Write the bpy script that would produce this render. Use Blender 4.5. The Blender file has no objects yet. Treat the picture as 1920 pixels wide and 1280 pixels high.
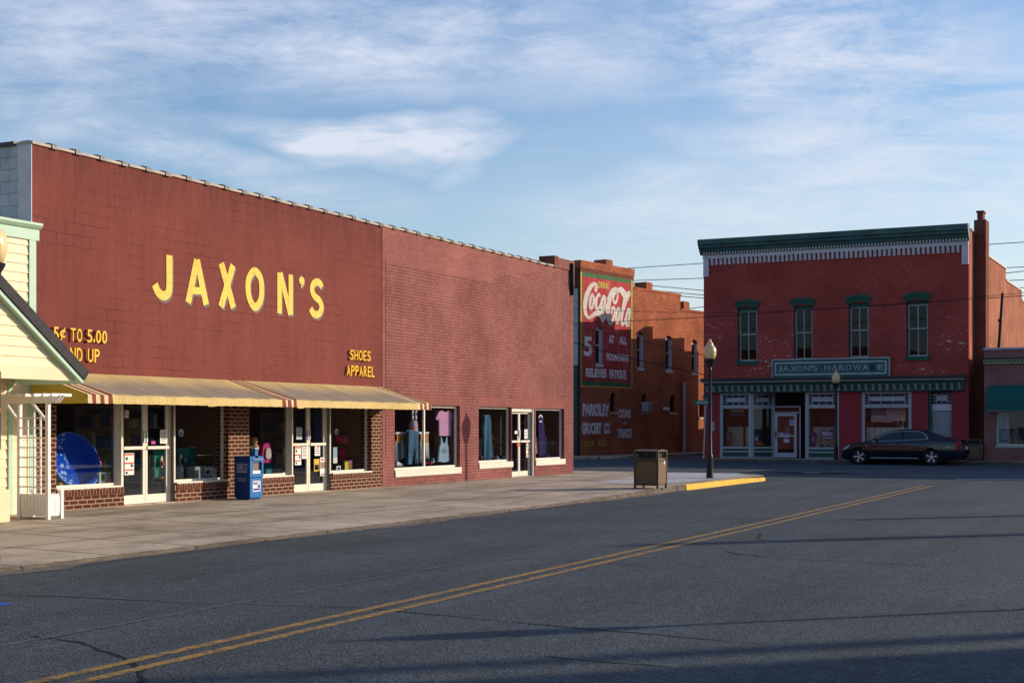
import bpy, bmesh, math, random
from mathutils import Vector, Matrix
R = math.radians
rnd = random.Random(11)
sc = bpy.context.scene
COL = sc.collection
V = Vector
# ------------------------------------------------------------------ survey helpers
# The street grid was surveyed from a 1.6 m eye; these turn a sighting into metres on a known wall or on the ground.
SF, SCX, SHY, EYE = 2680.0, 960.0, 797.0, 1.6
SN, CS = math.sin(math.atan(.5)), math.cos(math.atan(.5))
def ray(px, py):
    r = (px-SCX)/SF
    return (CS*r-SN, SN*r+CS, (SHY-py)/SF)
def onX(px, py, X):
    d = ray(px, py); s = X/d[0]; return (s*d[1], EYE+s*d[2])
def onY(px, py, Y):
    d = ray(px, py); s = Y/d[1]; return (s*d[0], EYE+s*d[2])
def onZ(px, py, z=0.0):
    d = ray(px, py); s = (z-EYE)/d[2]; return (s*d[0], s*d[1])
FX = -17.75            # main-street shop fronts
HY = 62.5              # fronts across the side street
GZ = 0.15              # sidewalk height along the fronts
KX = -11.9             # kerb line
def ZS(x, y):
    """the pavement falls towards a low kerb, and lifts again at the corner"""
    t = max(0, min(1, (x-FX)/(KX-FX))); g = max(0, min(1, (34-y)/9)); g = g*g*(3-2*g)
    return GZ-.095*t*g-.012*t
def Fy(px): return onX(px, 800, FX)[0]
def Fz(px, py): return onX(px, py, FX)[1]
def Hx(px): return onY(px, 800, HY)[0]
def Hz(px, py): return onY(px, py, HY)[1]

# ------------------------------------------------------------------ mesh builder
WL = {}
def wl(o): return WL.get(o.name, V((0, 0, 0))) if o else V((0, 0, 0))
class Fr:
    def __init__(s, o, ux, n, uz=(0, 0, 1)):
        s.o, s.ux, s.n, s.uz = V(o), V(ux).normalized(), V(n).normalized(), V(uz).normalized()
    def p(s, a, b, d=0.0): return s.o + s.ux*a + s.uz*b + s.n*d
    def sub(s, a, b, d): return Fr(s.p(a, b, d), s.ux, s.n, s.uz)
JF = Fr((FX, 0, 0), (0, 1, 0), (1, 0, 0))
HF = Fr((0, HY, 0), (1, 0, 0), (0, -1, 0))
CF = Fr((0, 0, 0), (0, 1, 0), (1, 0, 0))
class MB:
    def __init__(s): s.v, s.f, s.m, s.uv = [], [], [], []
    def face(s, pts, mi=0, uv=None):
        i = len(s.v); s.v += [V(p) for p in pts]; s.f.append(list(range(i, i+len(pts)))); s.m.append(mi); s.uv.append(uv); return s
    def mesh(s, vs, fs, mi=0):
        i = len(s.v); s.v += [V(p) for p in vs]
        for f in fs: s.f.append([k+i for k in f]); s.m.append(mi); s.uv.append(None)
        return s
    def hexa(s, p, mi=0):
        return s.mesh(p, [(0,3,2,1),(4,5,6,7),(0,1,5,4),(1,2,6,5),(2,3,7,6),(3,0,4,7)], mi)
    def box(s, x0, x1, y0, y1, z0, z1, mi=0):
        return s.hexa([(x0,y0,z0),(x1,y0,z0),(x1,y1,z0),(x0,y1,z0),(x0,y0,z1),(x1,y0,z1),(x1,y1,z1),(x0,y1,z1)], mi)
    def fb(s, fr, a0, a1, b0, b1, d0, d1, mi=0):
        P = fr.p
        return s.hexa([P(a0,b0,d1),P(a1,b0,d1),P(a1,b0,d0),P(a0,b0,d0),P(a0,b1,d1),P(a1,b1,d1),P(a1,b1,d0),P(a0,b1,d0)], mi)
    def bar(s, p0, p1, w, h, up=(0,0,1), mi=0):
        p0, p1 = V(p0), V(p1); t = (p1-p0).normalized(); sd = t.cross(V(up)).normalized(); u = sd.cross(t)
        q = []
        for p in (p0, p1):
            q += [p-sd*w/2-u*h/2, p+sd*w/2-u*h/2, p+sd*w/2+u*h/2, p-sd*w/2+u*h/2]
        return s.hexa(q, mi)
    def tube(s, pts, r, n=8, mi=0, up=(0,0,1)):
        pts = [V(p) for p in pts]; rs = r if isinstance(r, (list, tuple)) else [r]*len(pts); vs, fs = [], []
        for i, p in enumerate(pts):
            t = (pts[min(i+1, len(pts)-1)]-pts[max(i-1, 0)]).normalized()
            ref = V(up) if abs(t.dot(V(up))) < .95 else V((1, 0, 0))
            a = t.cross(ref).normalized(); b = a.cross(t)
            for k in range(n):
                w = 2*math.pi*k/n; vs.append(p+(a*math.cos(w)+b*math.sin(w))*rs[i])
        for i in range(len(pts)-1):
            for k in range(n): fs.append((i*n+k, i*n+(k+1)%n, (i+1)*n+(k+1)%n, (i+1)*n+k))
        fs.append(tuple(range(n))[::-1]); fs.append(tuple(range((len(pts)-1)*n, len(pts)*n)))
        return s.mesh(vs, fs, mi)
    def lathe(s, prof, c=(0,0,0), n=24, M=None, mi=0, cap=True):
        vs, fs = [], []; M = M or Matrix.Identity(4)
        for r, z in prof:
            for k in range(n):
                w = 2*math.pi*k/n; vs.append(M @ V((r*math.cos(w), r*math.sin(w), z)) + V(c))
        for i in range(len(prof)-1):
            for k in range(n): fs.append((i*n+k, i*n+(k+1)%n, (i+1)*n+(k+1)%n, (i+1)*n+k))
        if cap: fs.append(tuple(range(n))[::-1]); fs.append(tuple(range((len(prof)-1)*n, len(prof)*n)))
        return s.mesh(vs, fs, mi)
    def prism(s, poly, fr, d0, d1, mi=0):
        n = len(poly); a = [fr.p(x, z, d0) for x, z in poly]; b = [fr.p(x, z, d1) for x, z in poly]
        return s.mesh(a+b, [tuple(range(n))[::-1], tuple(range(n, 2*n))]+[(i, (i+1) % n, n+(i+1) % n, n+i) for i in range(n)], mi)
    def ribbon(s, pts, w, fr, d0, d1, mi=0):
        n = len(pts); L, Rr = [], []
        for i, p in enumerate(pts):
            a, b = pts[max(i-1, 0)], pts[min(i+1, n-1)]
            tx, tz = b[0]-a[0], b[1]-a[1]; l = math.hypot(tx, tz) or 1; nx, nz = -tz/l, tx/l
            h = (w[i] if isinstance(w, (list, tuple)) else w)/2
            L.append((p[0]+nx*h, p[1]+nz*h)); Rr.append((p[0]-nx*h, p[1]-nz*h))
        vs = []
        for q in (L, Rr):
            vs += [fr.p(x, z, d1) for x, z in q]
        for q in (L, Rr):
            vs += [fr.p(x, z, d0) for x, z in q]
        fs = []
        for i in range(n-1):
            fs += [(i, n+i, n+i+1, i+1), (i, i+1, 2*n+i+1, 2*n+i), (n+i, 3*n+i, 3*n+i+1, n+i+1)]
        fs += [(0, 2*n, 3*n, n), (n-1, 2*n-1, 4*n-1, 3*n-1)]
        return s.mesh(vs, fs, mi)
    def wall(s, fr, a0, a1, b0, b1, holes=(), depth=.3, mi=0, back=True):
        A = sorted({a0, a1, *[x for h in holes for x in h[:2]]}); B = sorted({b0, b1, *[x for h in holes for x in h[2:4]]})
        A = [x for x in A if a0 <= x <= a1]; B = [x for x in B if b0 <= x <= b1]
        P = fr.p
        for i in range(len(A)-1):
            for j in range(len(B)-1):
                ca, cb = (A[i]+A[i+1])/2, (B[j]+B[j+1])/2
                if any(h[0] < ca < h[1] and h[2] < cb < h[3] for h in holes): continue
                uv = [(A[i],B[j]),(A[i+1],B[j]),(A[i+1],B[j+1]),(A[i],B[j+1])]
                s.face([P(x, y, 0) for x, y in uv], mi, uv)
                if back: s.face([P(x, y, -depth) for x, y in uv][::-1], mi, uv[::-1])
        ok = lambda i, j: 0 <= i < len(A)-1 and 0 <= j < len(B)-1 and not any(h[0] < (A[i]+A[i+1])/2 < h[1] and h[2] < (B[j]+B[j+1])/2 < h[3] for h in holes)
        for i in range(len(A)-1):
            for j in range(len(B)-1):
                if not ok(i, j): continue
                for di, dj, p, q in ((-1,0,(A[i],B[j]),(A[i],B[j+1])), (1,0,(A[i+1],B[j]),(A[i+1],B[j+1])), (0,-1,(A[i],B[j]),(A[i+1],B[j])), (0,1,(A[i],B[j+1]),(A[i+1],B[j+1]))):
                    if ok(i+di, j+dj): continue
                    if di: uv = [(p[0],p[1]),(p[0]+depth,p[1]),(p[0]+depth,q[1]),(p[0],q[1])]
                    else: uv = [(p[0],p[1]),(p[0],p[1]+depth),(q[0],p[1]+depth),(q[0],p[1])]
                    s.face([P(*p,0),P(*p,-depth),P(*q,-depth),P(*q,0)], mi, uv)
        return s
    def build(s, name, mats, parent=None, smooth=False, bevel=0, loc=None, local=False, auto=None):
        me = bpy.data.meshes.new(name)
        org = V((0,0,0)) if local else (wl(parent) if parent else (V(loc) if loc else V((0,0,0))))
        me.from_pydata([tuple(p-org) for p in s.v], [], s.f)
        for m in (mats if isinstance(mats, (list, tuple)) else [mats]): me.materials.append(m)
        me.polygons.foreach_set('material_index', s.m)
        uvl = me.uv_layers.new(name='UVMap'); k = 0
        buf = [0.0]*(2*len(me.loops))
        for fi, f in enumerate(s.f):
            uv = s.uv[fi]
            if uv is None:
                n = me.polygons[fi].normal; ax = max(range(3), key=lambda i: abs(n[i]))
                ii = ((1, 2), (0, 2), (0, 1))[ax]
                uv = [(s.v[q][ii[0]], s.v[q][ii[1]]) for q in f]
            for u in uv: buf[k], buf[k+1] = u[0], u[1]; k += 2
        uvl.data.foreach_set('uv', buf)
        if smooth: me.polygons.foreach_set('use_smooth', [True]*len(me.polygons))
        me.update()
        o = bpy.data.objects.new(name, me); COL.objects.link(o)
        if parent: o.parent = parent
        elif loc: o.location = loc
        WL[o.name] = org
        if smooth or bevel:
            bm = bmesh.new(); bm.from_mesh(me)
            bmesh.ops.remove_doubles(bm, verts=bm.verts, dist=1e-5)
            if smooth:
                a = R(auto or 40)
                for e in bm.edges:
                    if len(e.link_faces) == 2 and e.calc_face_angle(0) > a: e.smooth = False
            bmesh.ops.recalc_face_normals(bm, faces=bm.faces)
            bm.to_mesh(me); bm.free()
        if bevel:
            b = o.modifiers.new('bevel', 'BEVEL'); b.width = bevel; b.segments = 2; b.limit_method = 'ANGLE'; b.angle_limit = R(40)
        return o
def tag(o, label=None, cat=None, group=None, kind=None):
    if label: o['label'] = label
    if cat: o['category'] = cat
    if group: o['group'] = group
    if kind: o['kind'] = kind
    return o
def thing(name, label, cat, loc, group=None, local=False):
    o = bpy.data.objects.new(name, None); COL.objects.link(o); o.location = loc; o.empty_display_size = .2
    WL[o.name] = V((0,0,0)) if local else V(loc)
    return tag(o, label, cat, group)
def struct(name, mb, mat, **k): return tag(mb.build(name, mat, **k), kind='structure')
def dup(root, loc, label, group=None, rz=None):
    def cp(o, par):
        c = o.copy(); COL.objects.link(c)
        if par: c.parent = par
        for ch in list(o.children): cp(ch, c)
        return c
    c = cp(root, None); c.location = loc; c['label'] = label
    if rz is not None: c.rotation_euler.z = rz
    if group: c['group'] = group
    return c
def cr(pts, n=6, closed=False):
    out = []; m = len(pts); rng = range(m if closed else m-1)
    for i in rng:
        g = (lambda k: pts[k % m]) if closed else (lambda k: pts[max(0, min(m-1, k))])
        p0, p1, p2, p3 = g(i-1), g(i), g(i+1), g(i+2)
        for j in range(n):
            t = j/n
            out.append(tuple(.5*((2*b)+(-a+c)*t+(2*a-5*b+4*c-d)*t*t+(-a+3*b-3*c+d)*t**3) for a, b, c, d in zip(p0, p1, p2, p3)))
    out.append(tuple(pts[0] if closed else pts[-1])); return out
def text_into(mb, s, fr, a0, a1, b0, b1, d0, d1, bold=.02, shear=0, mi=0):
    cu = bpy.data.curves.new('lettering', 'FONT'); cu.body = s; cu.offset = bold; cu.extrude = .5; cu.resolution_u = 4; cu.shear = shear
    ob = bpy.data.objects.new('lettering', cu); COL.objects.link(ob)
    dg = bpy.context.evaluated_depsgraph_get()
    me = bpy.data.meshes.new_from_object(ob.evaluated_get(dg))
    xs = [v.co.x for v in me.vertices]; ys = [v.co.y for v in me.vertices]
    x0, x1, y0, y1 = min(xs), max(xs), min(ys), max(ys)
    vs = [fr.p(a0+(v.co.x-x0)/(x1-x0)*(a1-a0), b0+(v.co.y-y0)/(y1-y0)*(b1-b0), d1 if v.co.z > 0 else d0) for v in me.vertices]
    mb.mesh(vs, [tuple(p.vertices) for p in me.polygons], mi)
    bpy.data.objects.remove(ob); bpy.data.curves.remove(cu); bpy.data.meshes.remove(me)
    return mb

# ------------------------------------------------------------------ materials
class NT:
    def __init__(s, name):
        s.m = bpy.data.materials.new(name); s.m.use_nodes = True; s.t = s.m.node_tree; s.t.nodes.clear()
        s.out = s.t.nodes.new('ShaderNodeOutputMaterial')
    def n(s, ty, props=None, **inp):
        nd = s.t.nodes.new('ShaderNode'+ty)
        for k, v in (props or {}).items(): setattr(nd, k, v)
        for k, v in inp.items(): s.set(nd, k, v)
        return nd
    def set(s, nd, k, v):
        key = int(k[1:]) if k[0] == 'i' and k[1:].isdigit() else k.replace('_', ' ')
        sk = nd.inputs[key]
        if isinstance(v, bpy.types.NodeSocket): s.t.links.new(v, sk)
        elif isinstance(v, bpy.types.Node): s.t.links.new(v.outputs[0], sk)
        else:
            if isinstance(v, tuple) and len(v) == 3 and sk.type == 'RGBA': v = (*v, 1)
            sk.default_value = v
    def obj(s): return s.n('TexCoord').outputs['Object']
    def uv(s): return s.n('TexCoord').outputs['UV']
    def noise(s, scale, detail=4, rough=.55, vec=None, dist=0):
        return s.n('TexNoise', Vector=vec if vec is not None else s.obj(), Scale=scale, Detail=detail, Roughness=rough, Distortion=dist).outputs['Fac']
    def ramp(s, fac, a, b, lo=0.0, hi=1.0):
        return s.n('MapRange', {'clamp': True}, Value=fac, i1=a, i2=b, i3=lo, i4=hi).outputs[0]
    def math(s, op, a, b=0.0): return s.n('Math', {'operation': op}, i0=a, i1=b).outputs[0]
    def mix(s, f, a, b, mode='MIX'):
        nd = s.n('Mix', {'data_type': 'RGBA', 'blend_type': mode})
        s.set(nd, 'i0', f); s.set(nd, 'i6', a); s.set(nd, 'i7', b); return nd.outputs[2]
    def vary(s, col, fac, amt):
        k = s.ramp(fac, .3, .7, 1-amt, 1+amt)
        return s.n('VectorMath', {'operation': 'SCALE'}, i0=s.rgb(col), Scale=k).outputs[0]
    def rgb(s, c):
        if isinstance(c, bpy.types.NodeSocket): return c
        nd = s.n('RGB'); nd.outputs[0].default_value = (*c[:3], 1); return nd.outputs[0]
    def map(s, vec, scale=(1,1,1), loc=(0,0,0), rot=(0,0,0)):
        return s.n('Mapping', Vector=vec, Scale=scale, Location=loc, Rotation=rot).outputs[0]
    def bump(s, h, strength=.3, dist=.01): return s.n('Bump', Height=h, Strength=strength, Distance=dist).outputs[0]
    def done(s, col, rough=.7, metal=0.0, normal=None, spec=.4, **k):
        b = s.n('BsdfPrincipled', Base_Color=col if isinstance(col, bpy.types.NodeSocket) else (*col[:3], 1), Roughness=rough, Metallic=metal)
        b.inputs['Specular IOR Level'].default_value = spec
        if normal is not None: s.set(b, 'Normal', normal)
        for kk, v in k.items(): s.set(b, kk, v)
        s.t.links.new(b.outputs[0], s.out.inputs[0]); return s.m
_pc = {}
def paint(name, col, rough=.6, var=.1, scale=4.0, bump=0.0, metal=0.0, spec=.2):
    if name in _pc: return _pc[name]
    t = NT(name); f = t.noise(scale, 6, .65); f2 = t.noise(scale*9, 3, .6)
    c = t.vary(t.vary(col, f, var), f2, var*.5)
    nm = t.bump(t.noise(60, 3), bump, .004) if bump else None
    _pc[name] = t.done(c, t.ramp(f2, .3, .7, max(rough-.08, .02), min(rough+.08, 1)), metal, nm, spec); return _pc[name]
def brick_mat(name, c1, c2, mortar, bw=.205, bh=.072, ms=.006, rough=.85, bumpd=.006, bstr=.5, soft=.1, dirt=None, dirt_amt=0, blotch=.12, flake=None, swap=False, seed=0.0):
    t = NT(name); uv = t.uv()
    if swap: uv = t.map(uv, rot=(0, 0, math.pi/2))
    # slight waver so that courses are not ruler straight
    wob = t.n('TexNoise', Vector=uv, Scale=3.0, Detail=2).outputs['Color']
    off = t.n('VectorMath', {'operation': 'MULTIPLY'}, i0=t.n('VectorMath', {'operation': 'SUBTRACT'}, i0=wob, i1=(.5,.5,.5)).outputs[0], i1=(.012,.012,0)).outputs[0]
    vec = t.n('VectorMath', {'operation': 'ADD'}, i0=uv, i1=off).outputs[0]
    b = t.n('TexBrick', {'offset': .5}, Vector=vec, Color1=(*c1, 1), Color2=(*c2, 1), Mortar=(*mortar, 1), Scale=1.0)
    b.inputs['Mortar Size'].default_value = ms; b.inputs['Mortar Smooth'].default_value = soft; b.inputs['Bias'].default_value = 0
    b.inputs['Brick Width'].default_value = bw; b.inputs['Row Height'].default_value = bh
    nm = t.map(uv, loc=(seed, seed*1.7, 0))
    lo = t.noise(.55, 5, .6, nm); hi = t.noise(9, 4, .65, nm); fine = t.noise(70, 2, .5, nm)
    c = t.vary(t.vary(b.outputs['Color'], lo, blotch), hi, blotch*.8)
    if dirt: c = t.mix(t.ramp(t.noise(1.3, 6, .7, t.map(uv, scale=(1, .35, 1))), .5, .75, 0, dirt_amt), c, (*dirt, 1))
    if flake:
        fm = t.math('MULTIPLY', t.ramp(t.noise(5.5, 5, .7, t.map(uv, scale=(.7, 1.6, 1))), .59, .62), t.ramp(t.noise(.55, 2, .5, nm), .50, .58))
        fm = t.math('MULTIPLY', fm, t.ramp(t.n('SeparateXYZ', Vector=uv).outputs[1], 6.6, 4.4, .12, 1)); c = t.mix(fm, c, (*flake, 1))
    h = t.math('ADD', t.math('MULTIPLY', b.outputs['Fac'], -1.0), t.math('MULTIPLY', t.math('ADD', fine, hi), .45))
    return t.done(c, min(rough+.1, .95), 0, t.bump(h, bstr, bumpd), .07)

M = {}
def jaxon_block(name='maroon_painted_block', c1=(.195, .056, .045), c2=(.135, .042, .038), joint=(.06, .019, .018), chip=None):
    t = NT(name); uv = t.uv()
    b = t.n('TexBrick', {'offset': .5}, Vector=uv, Scale=1.0)
    for k, v in (('Mortar Size', .011), ('Mortar Smooth', .5), ('Brick Width', .405), ('Row Height', .203)): b.inputs[k].default_value = v
    seen = t.ramp(t.noise(.9, 3, .6, uv), .46, .62, .03, .42)     # joints read only where the paint has cracked
    c = t.mix(t.ramp(t.noise(2.2, 7, .7, t.map(uv, scale=(2.2, .22, 1))), .46, .70, 0, .6), (*c1, 1), (*c2, 1))
    c = t.vary(t.vary(c, t.noise(.4, 5, .6, uv), .12), t.noise(12, 4, .6, uv), .07)
    c = t.mix(t.math('MULTIPLY', b.outputs['Fac'], seen), c, (*joint, 1))
    if chip: c = t.mix(t.ramp(t.noise(14, 6, .75, uv), .66, .70, 0, .8), c, (*chip, 1))
    else: c = t.mix(t.math('MULTIPLY', t.ramp(t.n('SeparateXYZ', Vector=uv).outputs[1], 5.4, 6.3, 0, .75), t.ramp(t.noise(3, 6, .7, t.map(uv, scale=(1.6, .25, 1))), .42, .66)), c, (.085, .032, .03, 1))      # soot runs down from the coping
    h = t.math('ADD', t.math('MULTIPLY', t.math('MULTIPLY', b.outputs['Fac'], seen), -1.4), t.math('MULTIPLY', t.noise(12, 4, .6, uv), .25))
    return t.done(c, .85, 0, t.bump(h, .8, .007), .06)
M['jaxon_block'] = jaxon_block()
M['letter_yellow'] = jaxon_block('letter_yellow_paint', (.80, .56, .13), (.72, .47, .11), (.40, .24, .05), (.30, .10, .05))
M['side_block'] = brick_mat('white_painted_block', (.50, .53, .55), (.44, .47, .50), (.30, .32, .34), .405, .203, .008, .7, blotch=.08, dirt=(.03, .035, .04), dirt_amt=.55)
M['annex_brick'] = brick_mat('dusty_painted_brick', (.285, .106, .095), (.235, .086, .077), (.17, .060, .054), .21, .076, .011, .7, .009, .8, .35, blotch=.25, dirt=(.33, .145, .125), dirt_amt=.6)
M['annex_parge'] = brick_mat('parged_masonry_paint', (.272, .102, .091), (.255, .095, .084), (.225, .083, .074), .42, .21, .008, .75, .006, .4, .5, blotch=.22, dirt=(.33, .145, .125), dirt_amt=.5)
M['shop_brick'] = brick_mat('brown_shop_brick', (.105, .034, .022), (.075, .026, .018), (.36, .25, .17), .213, .0767, .011, .8, blotch=.12)
M['shop_soldier'] = brick_mat('brown_soldier_brick', (.12, .036, .022), (.08, .026, .018), (.25, .16, .11), .24, .0767, .010, .8, swap=True)
M['coke_brick'] = brick_mat('orange_brick', (.53, .160, .070), (.37, .105, .048), (.20, .09, .06), .21, .075, .014, .85, blotch=.28, dirt=(.16, .06, .03), dirt_amt=.5, seed=3.1)
M['coke_red'] = brick_mat('red_sign_paint', (.46, .036, .042), (.38, .028, .035), (.40, .10, .10), .21, .075, .010, .7, .008, .6, .3, blotch=.10, dirt=(.55, .20, .19), dirt_amt=.75)
M['hw_brick'] = brick_mat('dark_red_painted_brick', (.38, .070, .054), (.33, .060, .048), (.27, .050, .042), .21, .075, .008, .7, .006, .5, .3, blotch=.2, flake=(.62, .55, .52), seed=7.3)
M['hw_plain'] = brick_mat('red_pier_paint', (.34, .046, .054), (.31, .042, .050), (.26, .038, .044), .21, .075, .008, .7, .005, .4, .3, blotch=.08)
M['hw_side'] = brick_mat('salmon_side_brick', (.50, .17, .095), (.36, .115, .07), (.20, .095, .065), .21, .075, .016, .85, blotch=.30, dirt=(.50, .30, .22), dirt_amt=.4, seed=5.0)
M['hw_chim'] = brick_mat('dark_chimney_brick', (.20, .062, .045), (.16, .05, .038), (.15, .07, .055), .21, .075, .010, .85, blotch=.25)
M['shop2_brick'] = brick_mat('plum_brick', (.23, .055, .048), (.16, .040, .038), (.38, .27, .24), .215, .078, .011, .85, blotch=.2)
M['far_brick'] = brick_mat('plain_far_brick', (.30, .11, .07), (.25, .09, .06), (.3, .2, .15), blotch=.12)
M['cream_siding'] = paint('cream_siding', (.78, .65, .41), .5, .05, 2.0)
M['cream_wall'] = paint('yellow_wall_paint', (.74, .56, .20), .55, .06, 2.0)
M['mint'] = paint('mint_trim', (.42, .60, .47), .5, .05)
M['shingle'] = paint('dark_shingle', (.055, .052, .055), .9, .25, 12, .5)
M['white_trim'] = paint('white_vinyl', (.80, .79, .77), .4, .03)
M['frame_white'] = paint('cream_white_aluminium', (.74, .69, .58), .38, .06, spec=.5)
M['frame_dark'] = paint('dark_shaded_aluminium', (.16, .15, .145), .5, .15)  # dark aluminium for door jambs, shade of their turned-away face put into the colour
M['sill_white'] = brick_mat('white_painted_sill_brick', (.80, .74, .62), (.76, .70, .58), (.60, .54, .45), .3, .075, .006, .6, blotch=.05, swap=True)
M['coping'] = paint('clay_coping_tile', (.42, .35, .29), .6, .2, 3)
M['coping_dark'] = paint('dark_coping_collar', (.055, .05, .06), .4, .2)
M['roof'] = paint('tar_roof', (.07, .07, .075), .9, .2)
M['letter_gold'] = paint('raised_letter_gold', (.80, .46, .015), .4, .06)
M['letter_grey'] = paint('letter_shadow_grey', (.17, .13, .13), .7, .12)
M['maroon'] = paint('maroon_fabric', (.20, .045, .032), .8, .1)
M['cream_fab'] = paint('cream_fabric', (.66, .53, .30), .8, .08)
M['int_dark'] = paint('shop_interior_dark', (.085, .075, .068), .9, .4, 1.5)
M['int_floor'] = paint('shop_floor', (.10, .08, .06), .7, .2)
M['wood'] = (lambda t: t.done(t.vary(t.vary((.20, .095, .035), t.n('TexWave', {'wave_type': 'BANDS', 'bands_direction': 'Y'}, Vector=t.obj(), Scale=4.0, Distortion=1.5, Detail=3).outputs['Fac'], .25), t.noise(20, 4), .15), .55))(NT('wood_panel'))
M['black'] = paint('black_metal', (.018, .018, .022), .45, .2)
M['pole'] = paint('dark_lamp_post', (.022, .024, .030), .35, .15, metal=.2)
M['globe'] = (lambda t: t.done(t.vary((.70, .54, .27), t.noise(9, 4), .10), .25, 0, None, .5, Subsurface_Weight=.25, Subsurface_Radius=(.08, .07, .05)))(NT('lamp_globe_acrylic'))
M['galv'] = paint('galvanised_steel', (.42, .44, .47), .45, .12, metal=.5)
M['grey_paint'] = paint('blue_grey_paint', (.40, .42, .46), .6, .1, 2)
M['green_dark'] = paint('dark_green_paint', (.018, .085, .062), .5, .12, 2)
M['green_corn'] = paint('weathered_green_tin', (.055, .125, .115), .55, .35, 1.4, .2)
M['trim_grey'] = paint('putty_grey_trim', (.36, .385, .38), .55, .07)
M['white_old'] = paint('old_white_paint', (.58, .56, .58), .65, .12, 3)
M['tan_stripe'] = paint('tan_stripe', (.45, .37, .24), .6, .1)
M['asphalt_crack'] = paint('crack_shadow', (.012, .012, .013), .95, .2)
M['paper'] = paint('white_paper', (.78, .77, .74), .8, .03)
M['ink'] = paint('dark_ink', (.03, .03, .035), .8, .05)
M['red'] = paint('red_print', (.55, .07, .035), .7, .06)
M['blue_lt'] = paint('newsbox_blue', (.012, .15, .42), .38, .08)
M['conc_pebble'] = (lambda t: t.done(t.mix(t.ramp(t.n('TexVoronoi', Vector=t.obj(), Scale=75.0).outputs['Distance'], .15, .55), (.36, .235, .125, 1), (.13, .08, .042, 1)), .85, 0, t.bump(t.n('TexVoronoi', Vector=t.obj(), Scale=75.0).outputs['Distance'], .6, .006)))(NT('pebble_aggregate'))
M['can_brown'] = paint('brown_can_frame', (.10, .066, .040), .5, .15)

def glass(name, tint=(.92, .94, .95), refl=.8, rough=0.0):
    t = NT(name)
    ior = t.ramp(t.n('NewGeometry').outputs['Backfacing'], 0, 1, 1.45, 1/1.45)      # the same reflectance from either face of the pane
    fr = t.math('MINIMUM', t.math('MULTIPLY', t.n('Fresnel', IOR=ior).outputs[0], refl), 1.0)
    wv = t.bump(t.noise(.9, 2, .4), .05, .02)
    g = t.n('BsdfGlossy', Color=(.82, .91, 1, 1), Roughness=rough, Normal=wv)
    mx = t.n('MixShader', i0=fr, i1=t.n('BsdfTransparent', Color=(*tint, 1)), i2=g)
    t.t.links.new(mx.outputs[0], t.out.inputs[0]); return t.m
M['glass'] = glass('shop_glass')
M['glass_old'] = glass('old_sash_glass', (.22, .23, .25), .6, .01)
M['car_glass'] = glass('tinted_car_glass', (.74, .82, .82), 1.0)

def asphalt(name, base, crackle=True):
    t = NT(name); o = t.n('NewGeometry').outputs['Position']
    ag = t.n('TexVoronoi', {'feature': 'F1'}, Vector=o, Scale=55.0); sp = t.n('TexNoise', Vector=o, Scale=160.0, Detail=1.0).outputs['Fac']
    c = t.vary(base, t.noise(.35, 6, .6, o), .2)
    c = t.vary(c, t.noise(1.1, 5, .7, t.map(o, scale=(1, .10, 1))), .20)     # tyre-polished lanes run along the street
    c = t.vary(c, t.noise(7, 4, .7, o), .22)
    c = t.vary(c, ag.outputs['Color'], .34)
    c = t.mix(t.ramp(sp, .66, .72, 0, .8), c, (base[0]*2.9, base[1]*2.8, base[2]*2.6, 1))
    c = t.mix(t.ramp(t.noise(2.4, 7, .72, o), .60, .72, 0, .65), c, (base[0]*.45, base[1]*.45, base[2]*.47, 1))
    c = t.mix(t.ramp(t.noise(.9, 6, .7, t.map(o, loc=(7, 3, 0))), .58, .8, 0, .35), c, (base[0]*1.5, base[1]*1.45, base[2]*1.35, 1))
    h = t.math('ADD', ag.outputs['Distance'], t.math('MULTIPLY', sp, .8))
    return t.done(c, t.ramp(t.noise(3, 4, .6, o), .3, .7, .75, .92), 0, t.bump(h, .75, .010), .2)
M['road'] = asphalt('street_asphalt', (.063, .076, .085))
M['road2'] = asphalt('side_street_asphalt', (.067, .080, .091))
M['patch'] = asphalt('dark_asphalt_patch', (.028, .030, .035))
def concrete(name, col, joint=1.5, jx=1.88, stain=.55, jcol=.35):
    t = NT(name); o = t.n('NewGeometry').outputs['Position']
    b = t.n('TexBrick', {'offset': 0.0}, Vector=t.map(o, loc=(.42, .3, 0)), Scale=1.0)
    for k, v in (('Mortar Size', .028), ('Mortar Smooth', .15), ('Brick Width', jx), ('Row Height', joint)): b.inputs[k].default_value = v
    b.inputs['Color1'].default_value = (*[q*1.06 for q in col], 1); b.inputs['Color2'].default_value = (*[q*.90 for q in col], 1); b.inputs['Mortar'].default_value = (*[q*jcol for q in col], 1)
    c = t.vary(b.outputs['Color'], t.noise(.5, 6, .65, o), .16); c = t.vary(c, t.noise(5, 5, .7, o), .13); c = t.vary(c, t.noise(70, 2, .6, o), .10)
    c = t.mix(t.ramp(t.noise(.8, 6, .72, t.map(o, scale=(1.3, .5, 1))), .46, .68, 0, stain), c, (col[0]*.36, col[1]*.35, col[2]*.34, 1))
    c = t.mix(t.ramp(t.noise(3.1, 2, .5, o), .73, .76, 0, .5), c, (col[0]*.3, col[1]*.3, col[2]*.3, 1))
    h = t.math('ADD', t.math('MULTIPLY', b.outputs['Fac'], -1.5), t.math('MULTIPLY', t.noise(90, 3, .6, o), .5))
    return t.done(c, .88, 0, t.bump(h, .5, .008), .3)
M['walk'] = concrete('old_sidewalk_concrete', (.465, .388, .288), 1.5, 1.88, .85, .26)
M['walk_new'] = concrete('pale_new_concrete', (.46, .46, .47), 3.0, 3.0, .15, .7)
M['kerb'] = concrete('kerb_concrete', (.13, .105, .08), 3.0, 3.0, .9, .3)
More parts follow.
